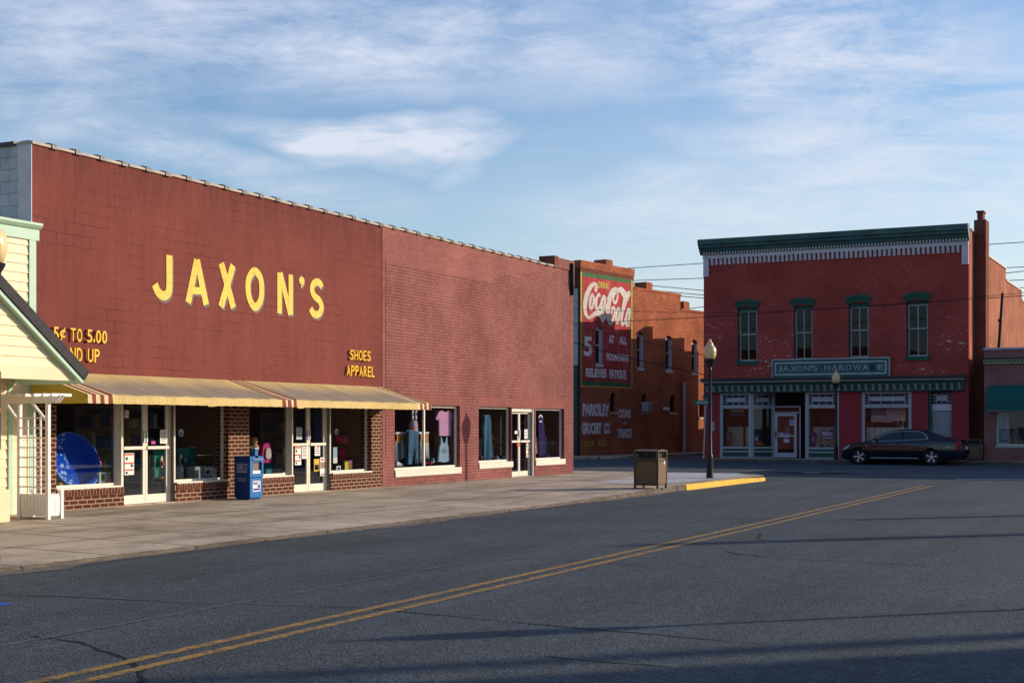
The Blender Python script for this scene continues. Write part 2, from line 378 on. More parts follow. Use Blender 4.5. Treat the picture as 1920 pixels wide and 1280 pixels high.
def worn(name, col, under, thr, sc_=9.0, rough=.75):
    t = NT(name); o = t.n('NewGeometry').outputs['Position']
    f = t.math('ADD', t.math('MULTIPLY', t.noise(sc_, 6, .75, o), .6), t.math('MULTIPLY', t.noise(95, 2, .6, o), .4))
    c = t.mix(t.ramp(f, thr-.05, thr+.07), t.vary(col, t.noise(3, 4, .6, o), .15), t.vary(under, t.noise(60, 2, .6, o), .35))
    return t.done(c, rough, 0, t.bump(t.noise(90, 2, .6, o), .6, .008), .3)
M['yellow_line'] = worn('worn_yellow_line', (.42, .235, .038), (.066, .070, .078), .50)
M['white_line'] = worn('worn_white_line', (.62, .62, .62), (.08, .08, .085), .58)
M['faint_line'] = worn('faint_old_line', (.12, .125, .13), (.056, .061, .070), .47)
M['kerb_yellow'] = worn('kerb_yellow_paint', (.78, .45, .03), (.36, .27, .15), .57, 7)
M['blue_mark'] = worn('blue_utility_mark', (.02, .09, .42), (.06, .06, .07), .6)
# ------------------------------------------------------------------ ground, streets, pavements
g = MB(); g.face([(-900,-900,-.012),(900,-900,-.012),(900,900,-.012),(-900,900,-.012)]); struct('ground', g, M['road2'])
g = MB(); g.face([(KX-.6,-60,0),(-.9,-60,0),(-.9,43.2,0),(KX-.6,43.2,0)]); struct('main_street', g, M['road'])
g = MB(); g.face([(-80,41,-.004),(60,41,-.004),(60,61,-.004),(-80,61,-.004)]); struct('side_street', g, M['road2'])
def slab(name, outline, z, mat, kerb=None):
    mb = MB(); n = len(outline)
    mb.face([(x, y, z) for x, y in outline])
    for i in range(n):
        (x0, y0), (x1, y1) = outline[i], outline[(i+1) % n]
        mb.face([(x0,y0,-.05),(x1,y1,-.05),(x1,y1,z),(x0,y0,z)])
    return struct(name, mb, mat)
YE = 42.0; rc = 2.2
arc = [(KX-.05-rc+rc*math.cos(R(w)), YE-.05-rc+rc*math.sin(R(w))) for w in range(0, 91, 10)]
mb = MB(); ysn = [-40+i*1.0 for i in range(int(YE-rc+40))]+[YE-.02-rc]; xsn = [-22, FX+.0, -16.4, -15.0, -13.6, -12.6, KX-.02]
for i in range(len(ysn)-1):
    for j in range(len(xsn)-1): mb.face([(x, y, ZS(x, y)) for x, y in ((xsn[j],ysn[i]),(xsn[j+1],ysn[i]),(xsn[j+1],ysn[i+1]),(xsn[j],ysn[i+1]))])
ca = [(KX-.02-rc+rc*math.cos(R(w)), YE-.02-rc+rc*math.sin(R(w))) for w in range(0, 91, 10)]
mb.face([(-22,YE-.02-rc,GZ)]+[(x, ysn[-1], ZS(x, ysn[-1])) for x in xsn[1:]]+[(x, y, ZS(x, y)) for x, y in ca[1:]]+[(-22,YE-.02,GZ)])
struct('sidewalk', mb, M['walk'])
arco = [(KX-rc+rc*math.cos(R(w)), YE-rc+rc*math.sin(R(w))) for w in range(0, 91, 10)]
def kerb(name, line, w, z, mat, wav=.012, drop=0):
    mb = MB(); pts = []
    for i in range(len(line)-1):
        (x0,y0),(x1,y1) = line[i], line[i+1]; n = max(1, int(math.hypot(x1-x0, y1-y0)/.16))
        pts += [(x0+(x1-x0)*k/n, y0+(y1-y0)*k/n) for k in range(n)]
    pts.append(line[-1]); prof = []
    for i, p in enumerate(pts):
        zz = z if z is not None else ZS(*p); a, b = pts[max(0,i-1)], pts[min(len(pts)-1,i+1)]; l = math.hypot(b[0]-a[0], b[1]-a[1]); nx, ny = (b[1]-a[1])/l, -(b[0]-a[0])/l
        j = rnd.uniform(-wav, wav); jz = rnd.uniform(-wav, wav)*.5-drop*max(0, (i/(len(pts)-1)-.5)*2)**1.5
        prof.append([(p[0]-nx*w,p[1]-ny*w,-.05),(p[0]-nx*w,p[1]-ny*w,zz+.003+min(jz,0)),(p[0]-nx*.02,p[1]-ny*.02,zz+.003+jz),(p[0]+nx*j,p[1]+ny*j,zz-.02+jz),(p[0]+nx*(j+.015),p[1]+ny*(j+.015),-.05)])
    for i in range(len(prof)-1):
        for k in range(4): mb.face([prof[i][k],prof[i+1][k],prof[i+1][k+1],prof[i][k+1]])
    return struct(name, mb, mat)
YK = onX(1287, 917, KX)[0]
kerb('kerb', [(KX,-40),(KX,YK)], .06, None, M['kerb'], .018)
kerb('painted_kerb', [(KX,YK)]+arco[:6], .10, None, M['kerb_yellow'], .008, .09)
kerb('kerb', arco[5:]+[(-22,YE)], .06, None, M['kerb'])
P = lambda *q: [(*onZ(x, y, GZ-.02), ZS(*onZ(x, y, GZ-.02))+.004) for x, y in q]
g = MB(); g.face(P((1112,904),(1180,897),(1248,886.5),(1385,887.5),(1398,892),(1281,905.3),(1225,907.5),(1150,907))); struct('pale_pavement', g, M['walk_new'])
# gutter dust: an uneven pale edge of old concrete along the kerb
g = MB(); y = -20.0; prev = None
while y < YK:
    w = .16+.10*math.sin(y*.7)+.07*math.sin(y*2.3)+rnd.uniform(-.05, .05); cur = ((KX-.01, y, .005), (KX+max(w, .05), y, .005))
    if prev: g.face([prev[0], prev[1], cur[1], cur[0]])
    prev = cur; y += .4
struct('gutter', g, worn('dusty_gutter', (.22, .185, .15), (.068, .074, .084), .50, 6))
def strip(name, pts, w, mat, z=.004):
    mb = MB()
    for i in range(len(pts)-1):
        a, b = V((*pts[i], 0)), V((*pts[i+1], 0)); t = (b-a).normalized(); n = V((t.y, -t.x, 0))
        wi = w if not callable(w) else None
        w0, w1 = (w, w) if wi else (w(i/(len(pts)-1)), w((i+1)/(len(pts)-1)))
        mb.face([(*(a-n*w0/2).xy, z), (*(a+n*w0/2).xy, z), (*(b+n*w1/2).xy, z), (*(b-n*w1/2).xy, z)])
    return struct(name, mb, mat)
for dx in (0, -.25):
    strip('road_marking', [(-6.30+dx, -25), (-6.39+dx, 6.7), (-6.47+dx, 12.9), (-6.62+dx, 24), (-6.94+dx, 38.8)], .105, M['yellow_line'])
strip('road_marking', [(-7.95, -5), (-7.98, 24)], .07, M['faint_line'])
strip('road_marking', [onZ(1793, 898.2), onZ(2250, 901)], .30, M['white_line'])
g = MB(); g.face([(*onZ(x, y), .004) for x, y in ((-40,1138),(-40,1130),(10,1129.5),(25,1131.5),(8,1136))]); struct('road_marking', g, M['blue_mark'])
def jag(pp, n, amp):
    out = []
    q = [onZ(*p) for p in pp]
    for i in range(len(q)-1):
        for k in range(n):
            t = k/n; out.append((q[i][0]+(q[i+1][0]-q[i][0])*t+rnd.uniform(-amp, amp), q[i][1]+(q[i+1][1]-q[i][1])*t+rnd.uniform(-amp, amp)))
    return out+[q[-1]]
for pp, n, amp, w in [([(60,1192),(150,1203),(248,1240)],16,.02,.022), ([(248,1240),(265,1256),(272,1300)],10,.02,.03), ([(0,1116),(130,1118),(350,1130),(700,1140),(760,1147),(930,1163),(1050,1174),(1260,1192),(1430,1207)],9,.02,.016),
                      ([(1385,1038),(1480,1048),(1600,1054),(1735,1060)],10,.02,.020), ([(960,1047),(1080,1050),(1230,1063)],9,.02,.013), ([(1428,1000),(1420,1008),(1432,1013)],5,.03,.03), ([(1020,1230),(1140,1241),(1260,1251)],8,.02,.013),
                      ([(640,1036),(800,1038)],8,.02,.02), ([(1365,1033),(1375,1038),(1395,1040)],5,.03,.03), ([(1185,994),(1330,998)],8,.02,.02)]:
    strip('road_crack', jag(pp, n, amp), (lambda w: lambda t: 1.7*w*(.35+.65*abs(math.sin(t*9+.6))))(w), M['asphalt_crack'], .003)
# repair patch and manhole in the side street
cx, cy = onZ(1521, 886.5)
g = MB(); g.face([(cx+1.35*math.cos(w)*(1+.07*math.sin(3*w)), cy+1.2*math.sin(w), .004) for w in [k*math.pi/14 for k in range(28)]]); struct('road_patch', g, M['patch'])
mh = thing('manhole_cover', 'round dark iron manhole cover set in the side street by the lamp post', 'manhole cover', (cx, cy, 0))
mb = MB().lathe([(.0,.010),(.36,.010),(.37,.012),(.42,.012),(.43,.004)], (cx,cy,0), 28); mb.build('cover_ring', M['black'], mh)
mb = MB()
for k in range(-3, 4): mb.box(cx-.25, cx+.25, cy+k*.085-.018, cy+k*.085+.018, .0105, .017)
mb.build('grip_bars', M['galv'], mh)
# far pavement in front of the shops across the side street
slab('far_sidewalk', [(-20.6,60.75),(70,60.75),(70,75),(-20.6,75)], .12, M['walk'])
kerb('kerb', [(70,60.6),(-20.8,60.6)], .16, .12, M['kerb'])
slab('corner_sidewalk', [(-60,61.6),(-27.6,61.6),(-26.2,63.5),(-24.5,90),(-34,90),(-60,90)], .10, M['walk'])
# pavement on the viewer's side of the main street
slab('near_sidewalk', [(-.9,-40),(9,-40),(9,40.5),(-.9,40.5)], .14, M['walk'])
g = MB(); g.face([(9,-40,.13),(60,-40,.13),(60,40.5,.13),(9,40.5,.13)]); struct('station_lot', g, M['road2'])

# ------------------------------------------------------------------ store of maroon painted block
Y0, YM, YR = Fy(60), Fy(716), Fy(1075)
ZT = 6.27
def win(name, fr, a0, a1, b0, b1, par, fw=.045, d=-.14, fd=.05, mull=(), bars=(), fmat='frame_white', gmat='glass', sill=None, label=None):
    """glazed opening: frame > pane (the pane is a child of the frame)"""
    mb = MB()
    mb.fb(fr,a0,a0+fw,b0,b1,d-fd,d); mb.fb(fr,a1-fw,a1,b0,b1,d-fd,d); mb.fb(fr,a0+fw,a1-fw,b0,b0+fw,d-fd,d-.002); mb.fb(fr,a0+fw,a1-fw,b1-fw,b1,d-fd,d-.002)
    for x in mull: mb.fb(fr,x-fw/2,x+fw/2,b0+fw,b1-fw,d-fd,d-.001)
    for z in bars: mb.fb(fr,a0+fw,a1-fw,z-fw/2,z+fw/2,d-fd,d-.003)
    o = mb.build(name, M[fmat], par); tag(o, label)
    MB().fb(fr,a0+fw*.5,a1-fw*.5,b0+fw*.5,b1-fw*.5,d-fd/2-.003,d-fd/2+.003).build('pane', M[gmat], o)
    return o
def door(fr, a0, a1, b0, b1, par, d=-.25, rail=1.0, st=.06, bot=.16, hinge=1, fmat='frame_white', push=True):
    mb = MB(); th = .045
    mb.fb(fr,a0,a0+st,b0,b1,d-th,d); mb.fb(fr,a1-st,a1,b0,b1,d-th,d); mb.fb(fr,a0+st,a1-st,b0,b0+bot,d-th,d-.001); mb.fb(fr,a0+st,a1-st,b1-st,b1,d-th,d-.001)
    o = mb.build('door', M[fmat], par, bevel=.004)
    MB().fb(fr,a0+st*.6,a1-st*.6,b0+bot*.6,b1-st*.6,d-th/2-.003,d-th/2+.003).build('pane', M['glass'], o)
    if push:
        mb = MB(); mb.fb(fr,a0+.02,a1-.02,b0+rail-.03,b0+rail+.03,d+.002,d+.045); mb.build('push_bar', M['frame_white'], o, bevel=.008)
        ha = a1-st/2 if hinge > 0 else a0+st/2
        MB().fb(fr,ha-.02,ha+.02,b0+rail+.10,b0+rail+.32,d+.002,d+.02).build('handle', M['galv'], o, bevel=.005)
    return o
st = thing('block_store', 'maroon painted block store with giant yellow letters and striped awning', 'store', (FX, Y0, 0))
ZB = 2.46
mb = MB(); mb.wall(JF, Y0, YM, ZB, ZT, (), .3); mb.build('front_wall', M['jaxon_block'], st)
LF = Fr((FX-.302, Y0, 0), (-1,0,0), (0,-1,0))
mb = MB(); mb.wall(LF, 0, 30, .1, ZT-.0, (), .3); mb.build('side_wall', M['side_block'], st)
mb = MB(); mb.fb(JF, Y0-.015, Y0+.0, ZB, ZT, -.302, 0); mb.build('corner_strip', M['white_old'], st)
mb = MB(); mb.box(FX-30, FX-.31, Y0+.31, YM, 5.8, 5.9); mb.box(FX-30.3,FX-30,Y0,YM,0,6.2); mb.build('roof', M['roof'], st)
W1, W1r, D1l, D1r, W2l, W2r = Fy(106), Fy(230), Fy(233), Fy(328.5), Fy(331), Fy(429)
W3l, W3r, D2l, D2r, W4l, W4r = Fy(468), Fy(550), Fy(552), Fy(620.5), Fy(623), Fy(697)
sill = .52
# lower front in brown brick
sillz = [Fz(165,915), Fz(380,902.5), Fz(514,894.5), Fz(660,885)]
sA, sB = (sillz[0]+sillz[1])/2, (sillz[2]+sillz[3])/2; sillz = [sA, sA, sB, sB]
holes = [(W1,W2r,sA,2.44),(D1l,D1r,-1,sA),(W3l,W4r,sB,2.44),(D2l,D2r,-1,sB)]
mb = MB(); mb.wall(JF.sub(0,0,-.004), Y0, YM, .1, ZB-.003, [(a,b,max(c,.09) if c > 0 else .09,d) for a,b,c,d in holes], .32)
mb.build('brick_front', M['shop_brick'], st)
for (a, b), z in zip(((W1,W1r),(W2l,W2r),(W3l,W3r),(W4l,W4r)), sillz):
    MB().fb(JF, a-.0, b+.03, z-.125, z-.012, -.10, .012).build('brick_sill', M['shop_soldier'], st)
    MB().fb(JF, a, b, z-.011, z+.02, -.16, .02).build('sill', M['frame_white'], st, bevel=.004)
for (a, b), z in zip(((W1,D1l-.046),(D1r+.046,W2r),(W3l,D2l-.046),(D2r+.046,W4r)), sillz):
    win('window', JF, a, b, z+.021, 2.44, st, .04, -.13)
for a, b in ((D1l,D1r),(D2l,D2r)):
    mb = MB(); d = -.12
    for x0, x1 in ((a-.045,a+.05),(b-.05,b+.045)): mb.fb(JF,x0,x1,.10,2.44,d-.06,d+.02)
    for x0, x1 in ((a-.045,a-.002),(b+.002,b+.045)): mb.fb(JF,x0,x1,.10,2.44,-.099,-.03)
    mb.fb(JF,a+.05,b-.05,2.34,2.44,d-.06,d+.02); mb.build('door_frame', M['frame_white'], st, bevel=.004)
    m_ = (a+b)/2
    door(JF, a+.055, m_-.004, .165, 2.335, st, d, 1.02, hinge=1); door(JF, m_+.004, b-.055, .165, 2.335, st, d, 1.02, hinge=-1)
    MB().fb(JF,b-.010,b-.003,.10,2.43,d+.021,-.035).build('jamb', M['frame_dark'], st)
    MB().fb(JF,a+.0,b,.10,.162,-.45,-.0).build('threshold', M['walk'], st)
# interior: floor, back wall, ceiling and partitions of the sales room
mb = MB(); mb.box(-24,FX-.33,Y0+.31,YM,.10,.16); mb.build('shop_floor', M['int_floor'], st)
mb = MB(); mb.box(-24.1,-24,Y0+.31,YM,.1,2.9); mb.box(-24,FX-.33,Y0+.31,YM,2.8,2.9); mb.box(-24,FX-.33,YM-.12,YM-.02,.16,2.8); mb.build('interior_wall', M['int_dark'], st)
for (a, b), z in zip(((W1,W1r),(W2l,W2r),(W3l,W3r),(W4l,W4r)), sillz):
    MB().box(-19.2, FX-.33, a-.1, b, .16, z-.0).build('display_floor', M['int_floor'], st)
for a, z in ((W2r, sillz[1]), (W4r, sillz[3])):
    MB().box(-19.1, FX-.34, a+.02, a+.07, z, 2.5).build('wood_panel', M['wood'], st)
# coping tiles along the roof edge
def copings(par, y0, y1, n, z):
    L = (y1-y0)/n; mb = MB()
    prof = [(.035,.0),(.035,.045),(-.05,.065),(-.20,.065),(-.34,.04),(-.34,.0)]
    q0 = [(FX+d, y0, z+h) for d, h in prof]; q1 = [(FX+d, y0+L-.012, z+h) for d, h in prof]
    k = len(prof); mb.mesh(q0+q1, [tuple(range(k))[::-1], tuple(range(k, 2*k))]+[(i,(i+1)%k,k+(i+1)%k,k+i) for i in range(k)])
    big = [(FX+d*1.12+.012, y, z+h*1.6-.012) for y in (y0+L-.15, y0+L) for d, h in prof]
    mc = MB().mesh(big, [tuple(range(k))[::-1], tuple(range(k, 2*k))]+[(i,(i+1)%k,k+(i+1)%k,k+i) for i in range(k)])
    o = mb.build('coping_tile', M['coping'], par); c = mc.build('collar', M['coping_dark'], o)
    for i in range(1, n):
        o2 = o.copy(); COL.objects.link(o2); o2.parent = par; o2.location = o.location+V((0, L*i+rnd.uniform(-.03,.03), rnd.uniform(-.008,.008)))
        c2 = c.copy(); COL.objects.link(c2); c2.parent = o2
copings(st, Y0-.02, YM, 19, ZT)
MB().box(FX-30, FX-.36, Y0-.05, Y0+.36, ZT-.0, ZT+.07).build('side_coping', M['coping_dark'], st)

# awning of the block store
AX = FX+1.33; AL, AR = onX(164.5, 760, AX)[0], onX(807.5, 760, AX)[0]; AR = YM+.0
ztop, zf, zv = 2.50, 2.10, 1.955
stripes = []
for grp in ((164.5,172.2,179.9,187.7,195.4,203.1,210.9), (529.4,535.6,539.5,545.8,550.5,555.6), (783.5,787.5,791.5,795.5,799.5,803.5,808)):
    stripes.append([onX(p, 762, AX)[0] for p in grp])
def afab():
    t = NT('awning_fabric'); o = t.n('NewGeometry').outputs['Position']; sep = t.n('SeparateXYZ', Vector=o)
    c = t.vary((.60, .45, .19), t.noise(1.2, 6, .7, t.map(o, scale=(.5, 1.2, 1))), .14)
    soot = t.ramp(t.math('ADD', t.math('MULTIPLY', sep.outputs[0], .8), t.math('MULTIPLY', t.noise(1.4, 6, .65, t.map(o, scale=(.35, 1, 1))), 1.1)), FX*.8+.62, FX*.8+1.15, 0, .88)
    c = t.mix(t.math('MULTIPLY', soot, t.ramp(sep.outputs[2], zf-.02, zf+.02)), c, (.255, .215, .18, 1))
    rib = t.n('TexWave', {'wave_type': 'BANDS', 'bands_direction': 'Y'}, Vector=o, Scale=4.2, Distortion=.3).outputs['Fac']
    return t.done(t.vary(c, t.noise(30, 3, .6, o), .10), .85, 0, t.bump(t.math('ADD', rib, t.noise(5, 4, .6, o)), .22, .010), .1)
M['awning'] = afab()
aw = MB(); N = 130; mats = [M['awning'], M['maroon'], M['cream_fab']]
def seg_mat(y):
    for k, g_ in enumerate(stripes):
        if k != 1:
            if g_[0]-.02 <= y <= g_[-1]+.02:
                for i in range(len(g_)-1):
                    if g_[i] <= y < g_[i+1]: return 1 if (i % 2 == 1 if True else 0) else 2
                return 2
        else:
            for i in range(0, len(g_)-1):
                if g_[i] <= y < g_[i+1]: return 1 if i % 2 == 0 else 2
    return 0
cuts = sorted({AL+(AR-AL)*i/N for i in range(N+1)} | {y for g_ in stripes for y in g_ if AL < y < AR})
def sag(y): return .010*math.sin(y*7.3)+.007*math.sin(y*17+1)
rows = 6
def ap(y, k):
    t = k/rows; return (FX+.02+(AX-FX-.02)*t, y, ztop+(zf-ztop)*t-.03*math.sin(math.pi*t)*(.5+.5*math.sin(y*3.1))*.6+sag(y)*t)
va = MB()
for i in range(len(cuts)-1):
    y0, y1 = cuts[i], cuts[i+1]; mi = seg_mat((y0+y1)/2)
    for k in range(rows): aw.face([ap(y0,k),ap(y1,k),ap(y1,k+1),ap(y0,k+1)], mi)
    a, b = V(ap(y0,rows)), V(ap(y1,rows))
    w0, w1 = .012*math.sin(y0*31), .012*math.sin(y1*31)
    e0 = zv+.003*math.sin(y0*23)-(.02 if 20.6 < y0 < 21.0 or 23.3 < y0 < 23.6 else 0)*abs(math.sin(y0*40)); e1 = zv+.003*math.sin(y1*23)-(.02 if 20.6 < y1 < 21.0 or 23.3 < y1 < 23.6 else 0)*abs(math.sin(y1*40))
    va.face([a, b, (b.x+.012+w1, y1, e1), (a.x+.012+w0, y0, e0)], mi)
ao = aw.build('awning', mats, st, smooth=True)
va.build('valance', mats, ao, smooth=True)
for s_ in (AL, AR):
    MB().mesh([(FX+.02,s_,ztop),(AX,s_,zf),(AX,s_,zv),(FX+.02,s_,zv),(FX+.02,s_+.006,ztop),(AX,s_+.006,zf),(AX,s_+.006,zv),(FX+.02,s_+.006,zv)], [(0,1,2,3),(7,6,5,4),(0,4,5,1),(1,5,6,2),(2,6,7,3)]).build('side_panel', paint('awning_side_gold', (.52, .36, .06), .85, .1), ao)
mb = MB()
mb.tube([(AX-.03,AL,zf-.03),(AX-.03,AR,zf-.03)], .014); mb.tube([(FX+.03,AL,ztop-.03),(FX+.03,AR,ztop-.03)], .014)
for y in (AL+.05, (AL+AR)/2-1.5, (AL+AR)/2+1.5, AR-.05): mb.tube([(FX+.03,y,ztop-.03),(AX-.03,y,zf-.03)], .014)
mb.build('awning_frame', M['galv'], ao)

# lettering
def fj(pts, k, ox, oy, fx=None):
    return [(Fy(ox+x/k), Fz(ox+x/k, oy+y/k)) for x, y in pts]
k, ox, oy = 5.0526, 260, 440
LET = {
 'J': [(cr([(288,195),(288,330),(287,500),(270,560),(228,578),(180,540),(150,470)]), .172)],
 'A': [([(549,238),(465,642)], .165), ([(549,238),(636,662)], .165), ([(500,527),(600,532)], .135)],
 'X': [([(779,270),(895,692)], .172), ([(891,290),(776,682)], .172)],
 'O': [(cr([(1094,345),(1040,420),(1035,540),(1062,640),(1104,685),(1148,630),(1163,530),(1150,410)], 8, True), .165)],
 'N': [([(1332,358),(1332,745)], .155), ([(1338,362),(1434,756)], .155), ([(1437,378),(1437,757)], .155)],
 'S': [(cr([(1733,497),(1712,458),(1678,448),(1648,475),(1641,530),(1664,580),(1708,622),(1730,680),(1716,735),(1684,757),(1650,742),(1626,698)]), .155)],
}
apo = [fj(cr([(1540,395),(1519,415),(1522,460),(1543,468),(1532,505),(1562,470),(1565,420)], 5, True), k, ox, oy)]
def put(strokes, d, dy, dz):
    mb = MB()
    for i, (p, w) in enumerate(strokes):
        q = [(a+dy, b+dz) for a, b in fj(p, k, ox, oy)]
        mb.ribbon(q, w, JF, d-.003, d+.0012*i)
    return mb
for ch, strokes in LET.items():
    put(strokes, .004, .038, -.045).build('letter_shadow', M['letter_grey'], st)
    o = put(strokes, .009, 0, 0).build('letter', M['letter_yellow'], st); o['label'] = 'big yellow painted letter '+ch
for dd, dy, dz, nm, m in ((.004,.03,-.035,'letter_shadow','letter_grey'),(.009,0,0,'letter','letter_yellow')):
    mb = MB(); mb.prism([(a+dy,b+dz) for a, b in apo[0]], JF, dd-.003, dd); o = mb.build(nm, M[m], st)
    if nm == 'letter': o['label'] = 'big yellow painted apostrophe'
def raised(txt, px0, px1, yt, yb, zshift=0):
    """metal letters standing a hand's breadth off the wall, each letter its own part"""
    PX = FX+.045; a0, a1 = onX(px0,800,PX)[0], onX(px1,800,PX)[0]; b1, b0 = onX(px0,yt,PX)[1], onX(px0,yb,PX)[1]
    PX = FX+.055; W = {'I':.35,'.':.28,'1':.6,' ':.55,'L':.85,'E':.88,'S':.95,'P':.95}
    tot = sum(W.get(c, 1.0) for c in txt)+.26*(len(txt)-1); u = (a1-a0)/tot; a = a0
    for c in txt:
        w = W.get(c, 1.0)*u
        if c != ' ':
            mb = MB(); hb = b0+(b1-b0)*(.16 if c == '.' else 1)
            text_into(mb, c, JF, a, a+w, b0, hb if c != '.' else b0+.07, .03, .055, bold=.007)
            o = mb.build('raised_letter', M['letter_gold'], st); o['label'] = 'raised gold letter '+c
        a += w+.26*u
raised('5\u00a2 TO 5.00', 100, 200, 612, 637); raised('AND UP', 118, 186, 650, 676)
raised('SHOES', 656, 694.5, 655, 674); raised('APPAREL', 650, 701.5, 684, 704)

# ------------------------------------------------------------------ brick annex
an = thing('brick_store', 'painted dusty red brick store with tall show windows and white sills', 'store', (FX, YM, 0))
WAl, WAr, WBl, WBr, DCl, DCr, WDl, WDr = Fy(740), Fy(862.5), Fy(897.5), Fy(959), Fy(960), Fy(1002), Fy(1004.5), Fy(1058)
zA, zB_, zD = Fz(800, 878.5), Fz(928, 866), Fz(1030, 861)
ZH = 2.10
hs = [(WAl,WAr,zA,ZH),(WBl,WBr,zB_,ZH),(WBr,DCl,2.3,2.4),(DCl,DCr,-1,ZH-.02),(WDl,WDr,zD,ZH-.01)]
hs = [h for h in hs if h[1]-h[0] > .03]
zp = 5.45
mb = MB(); mb.wall(JF, YM+.02, YR, .1, ZT, [(a,b,max(c,.09),d) for a,b,c,d in hs], .32); mb.build('front_wall', M['annex_brick'], an)
# smooth parged band under the coping, its lower edge stepped and ragged
low = []; yy = YM+.02; yend = Fy(1010)
while yy < yend:
    f = (yy-YM)/(yend-YM); w_ = .105*rnd.choice((3,5,8,11)); h = ZT-.86+.076*int((.0 if f < .5 else (f-.5)*15.0)+rnd.choice((0,0,0,1))); h = min(h, ZT-.06)
    low += [(yy, h), (min(yy+w_, yend), h)]; yy += w_
mb = MB()
for i in range(0, len(low), 2):
    if low[i+1][0]-low[i][0] > .01: mb.prism([low[i], low[i+1], (low[i+1][0], ZT-.01), (low[i][0], ZT-.01)], JF, .0, .004)
mb.build('parging', M['annex_parge'], an)
MB().fb(JF, YM+.018, Fy(722), .1, ZT-.85, .0, .004).build('wall_seam', M['annex_parge'], an)
MB().fb(JF, Fy(722), Fy(723), .9, ZT-.75, .0, .005).build('seam_joint', M['ink'], an)
# soldier courses over the openings
M['annex_soldier'] = brick_mat('painted_soldier_course', (.295,.105,.088), (.255,.09,.076), (.20,.07,.06), .24, .075, .010, .75, blotch=.1, swap=True)
for a, b, z in ((WAl-.1,WAr+.05,ZH),(WBl-.05,WDr+.05,ZH)):
    MB().fb(JF, a, b, z+.004, z+.25, 0, .004).build('lintel_course', M['annex_soldier'], an)
for a, b, z in ((WAl,WAr,zA),(WBl,WBr+.02,zB_),(WDl-.02,WDr,zD)):
    MB().fb(JF, a-.01, b+.03, z-.16, z+.001, -.20, .035).build('window_sill', M['sill_white'], an, bevel=.006)
win('window', JF, WAl, WAr, zA+.002, ZH, an, .055, -.10, mull=[Fy(802.5)]); win('window', JF, WBl, WBr, zB_+.002, ZH, an, .05, -.10); win('window', JF, WDl, WDr, zD+.002, ZH-.01, an, .05, -.10)
mb = MB(); d = -.13
for x0, x1 in ((DCl,DCl+.06),(DCr-.06,DCr)): mb.fb(JF,x0,x1,.12,ZH-.02,d-.06,d+.02)
mb.fb(JF,DCl+.06,DCr-.06,ZH-.12,ZH-.02,d-.06,-.05); mb.build('door_frame', M['frame_white'], an, bevel=.004)
m_ = (DCl+DCr)/2
door(JF, DCl+.065, m_-.003, .165, ZH-.125, an, d, .98, .05, .14, 1); door(JF, m_+.003, DCr-.065, .165, ZH-.125, an, d, .98, .05, .14, -1)
MB().fb(JF,DCr-.05,DCr-.004,.12,ZH-.022,d+.021,-.06).build('jamb', M['frame_dark'], an); MB().fb(JF,DCr-.055,DCr-.003,.12,ZH-.022,-.059,-.02).build('door_frame', M['frame_white'], an)
MB().fb(JF,DCl,DCr,.10,.162,-.45,0).build('threshold', M['walk'], an)
mb = MB(); mb.box(FX-30,FX-.33,YM+.02,YR-.32,5.8,5.9); mb.box(FX-30.3,FX-30,YM,YR,0,6.2); mb.build('roof', M['roof'], an)
mb = MB(); mb.wall(Fr((FX,YR,0),(1,0,0),(0,1,0)), -30, -.33, .1, ZT, (), .3); mb.build('side_wall', M['annex_brick'], an)
mb = MB(); mb.box(FX-.42,FX+.03,Fy(1038),YR+.02,ZT-.0,Fz(1050,484)); mb.build('corner_parapet', M['annex_brick'], an)
MB().box(FX-.46,FX+.05,Fy(1037),Fy(1044.5),ZT+.02,Fz(1040,481)+.02).build('parapet_cap', M['hw_chim'], an)
mb = MB(); mb.tube([(FX+.07,Fy(1069),Fz(1069,494)),(FX+.07,Fy(1069.5),Fz(1070,535)),(FX+.03,Fy(1071.5),Fz(1071,553))], .06, 6); mb.build('downspout', M['black'], an)  # black tube stands in for the dark slot at the wall end
MB().box(FX-1.8,FX-.4,Fy(1010),Fy(1038)-.3,ZT-.1,ZT+.18).build('roof_curb', M['roof'], an)
copings(an, YM+.02, Fy(1042), 17, ZT)
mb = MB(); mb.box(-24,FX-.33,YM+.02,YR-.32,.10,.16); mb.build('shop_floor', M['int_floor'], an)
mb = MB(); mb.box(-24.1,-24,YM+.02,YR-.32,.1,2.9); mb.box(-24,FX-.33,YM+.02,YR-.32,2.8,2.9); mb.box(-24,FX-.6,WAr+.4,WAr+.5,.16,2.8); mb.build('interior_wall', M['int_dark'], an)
for a, b, z in ((WAl,WAr,zA),(WBl,WBr,zB_),(WDl,WDr,zD)):
    MB().box(-19.0, FX-.33, a-.02, b+.02, .16, z).build('display_floor', M['int_floor'], an)
    MB().box(-18.9, FX-.34, b+.01, b+.05, z, 2.3).build('wood_panel', M['wood'], an)

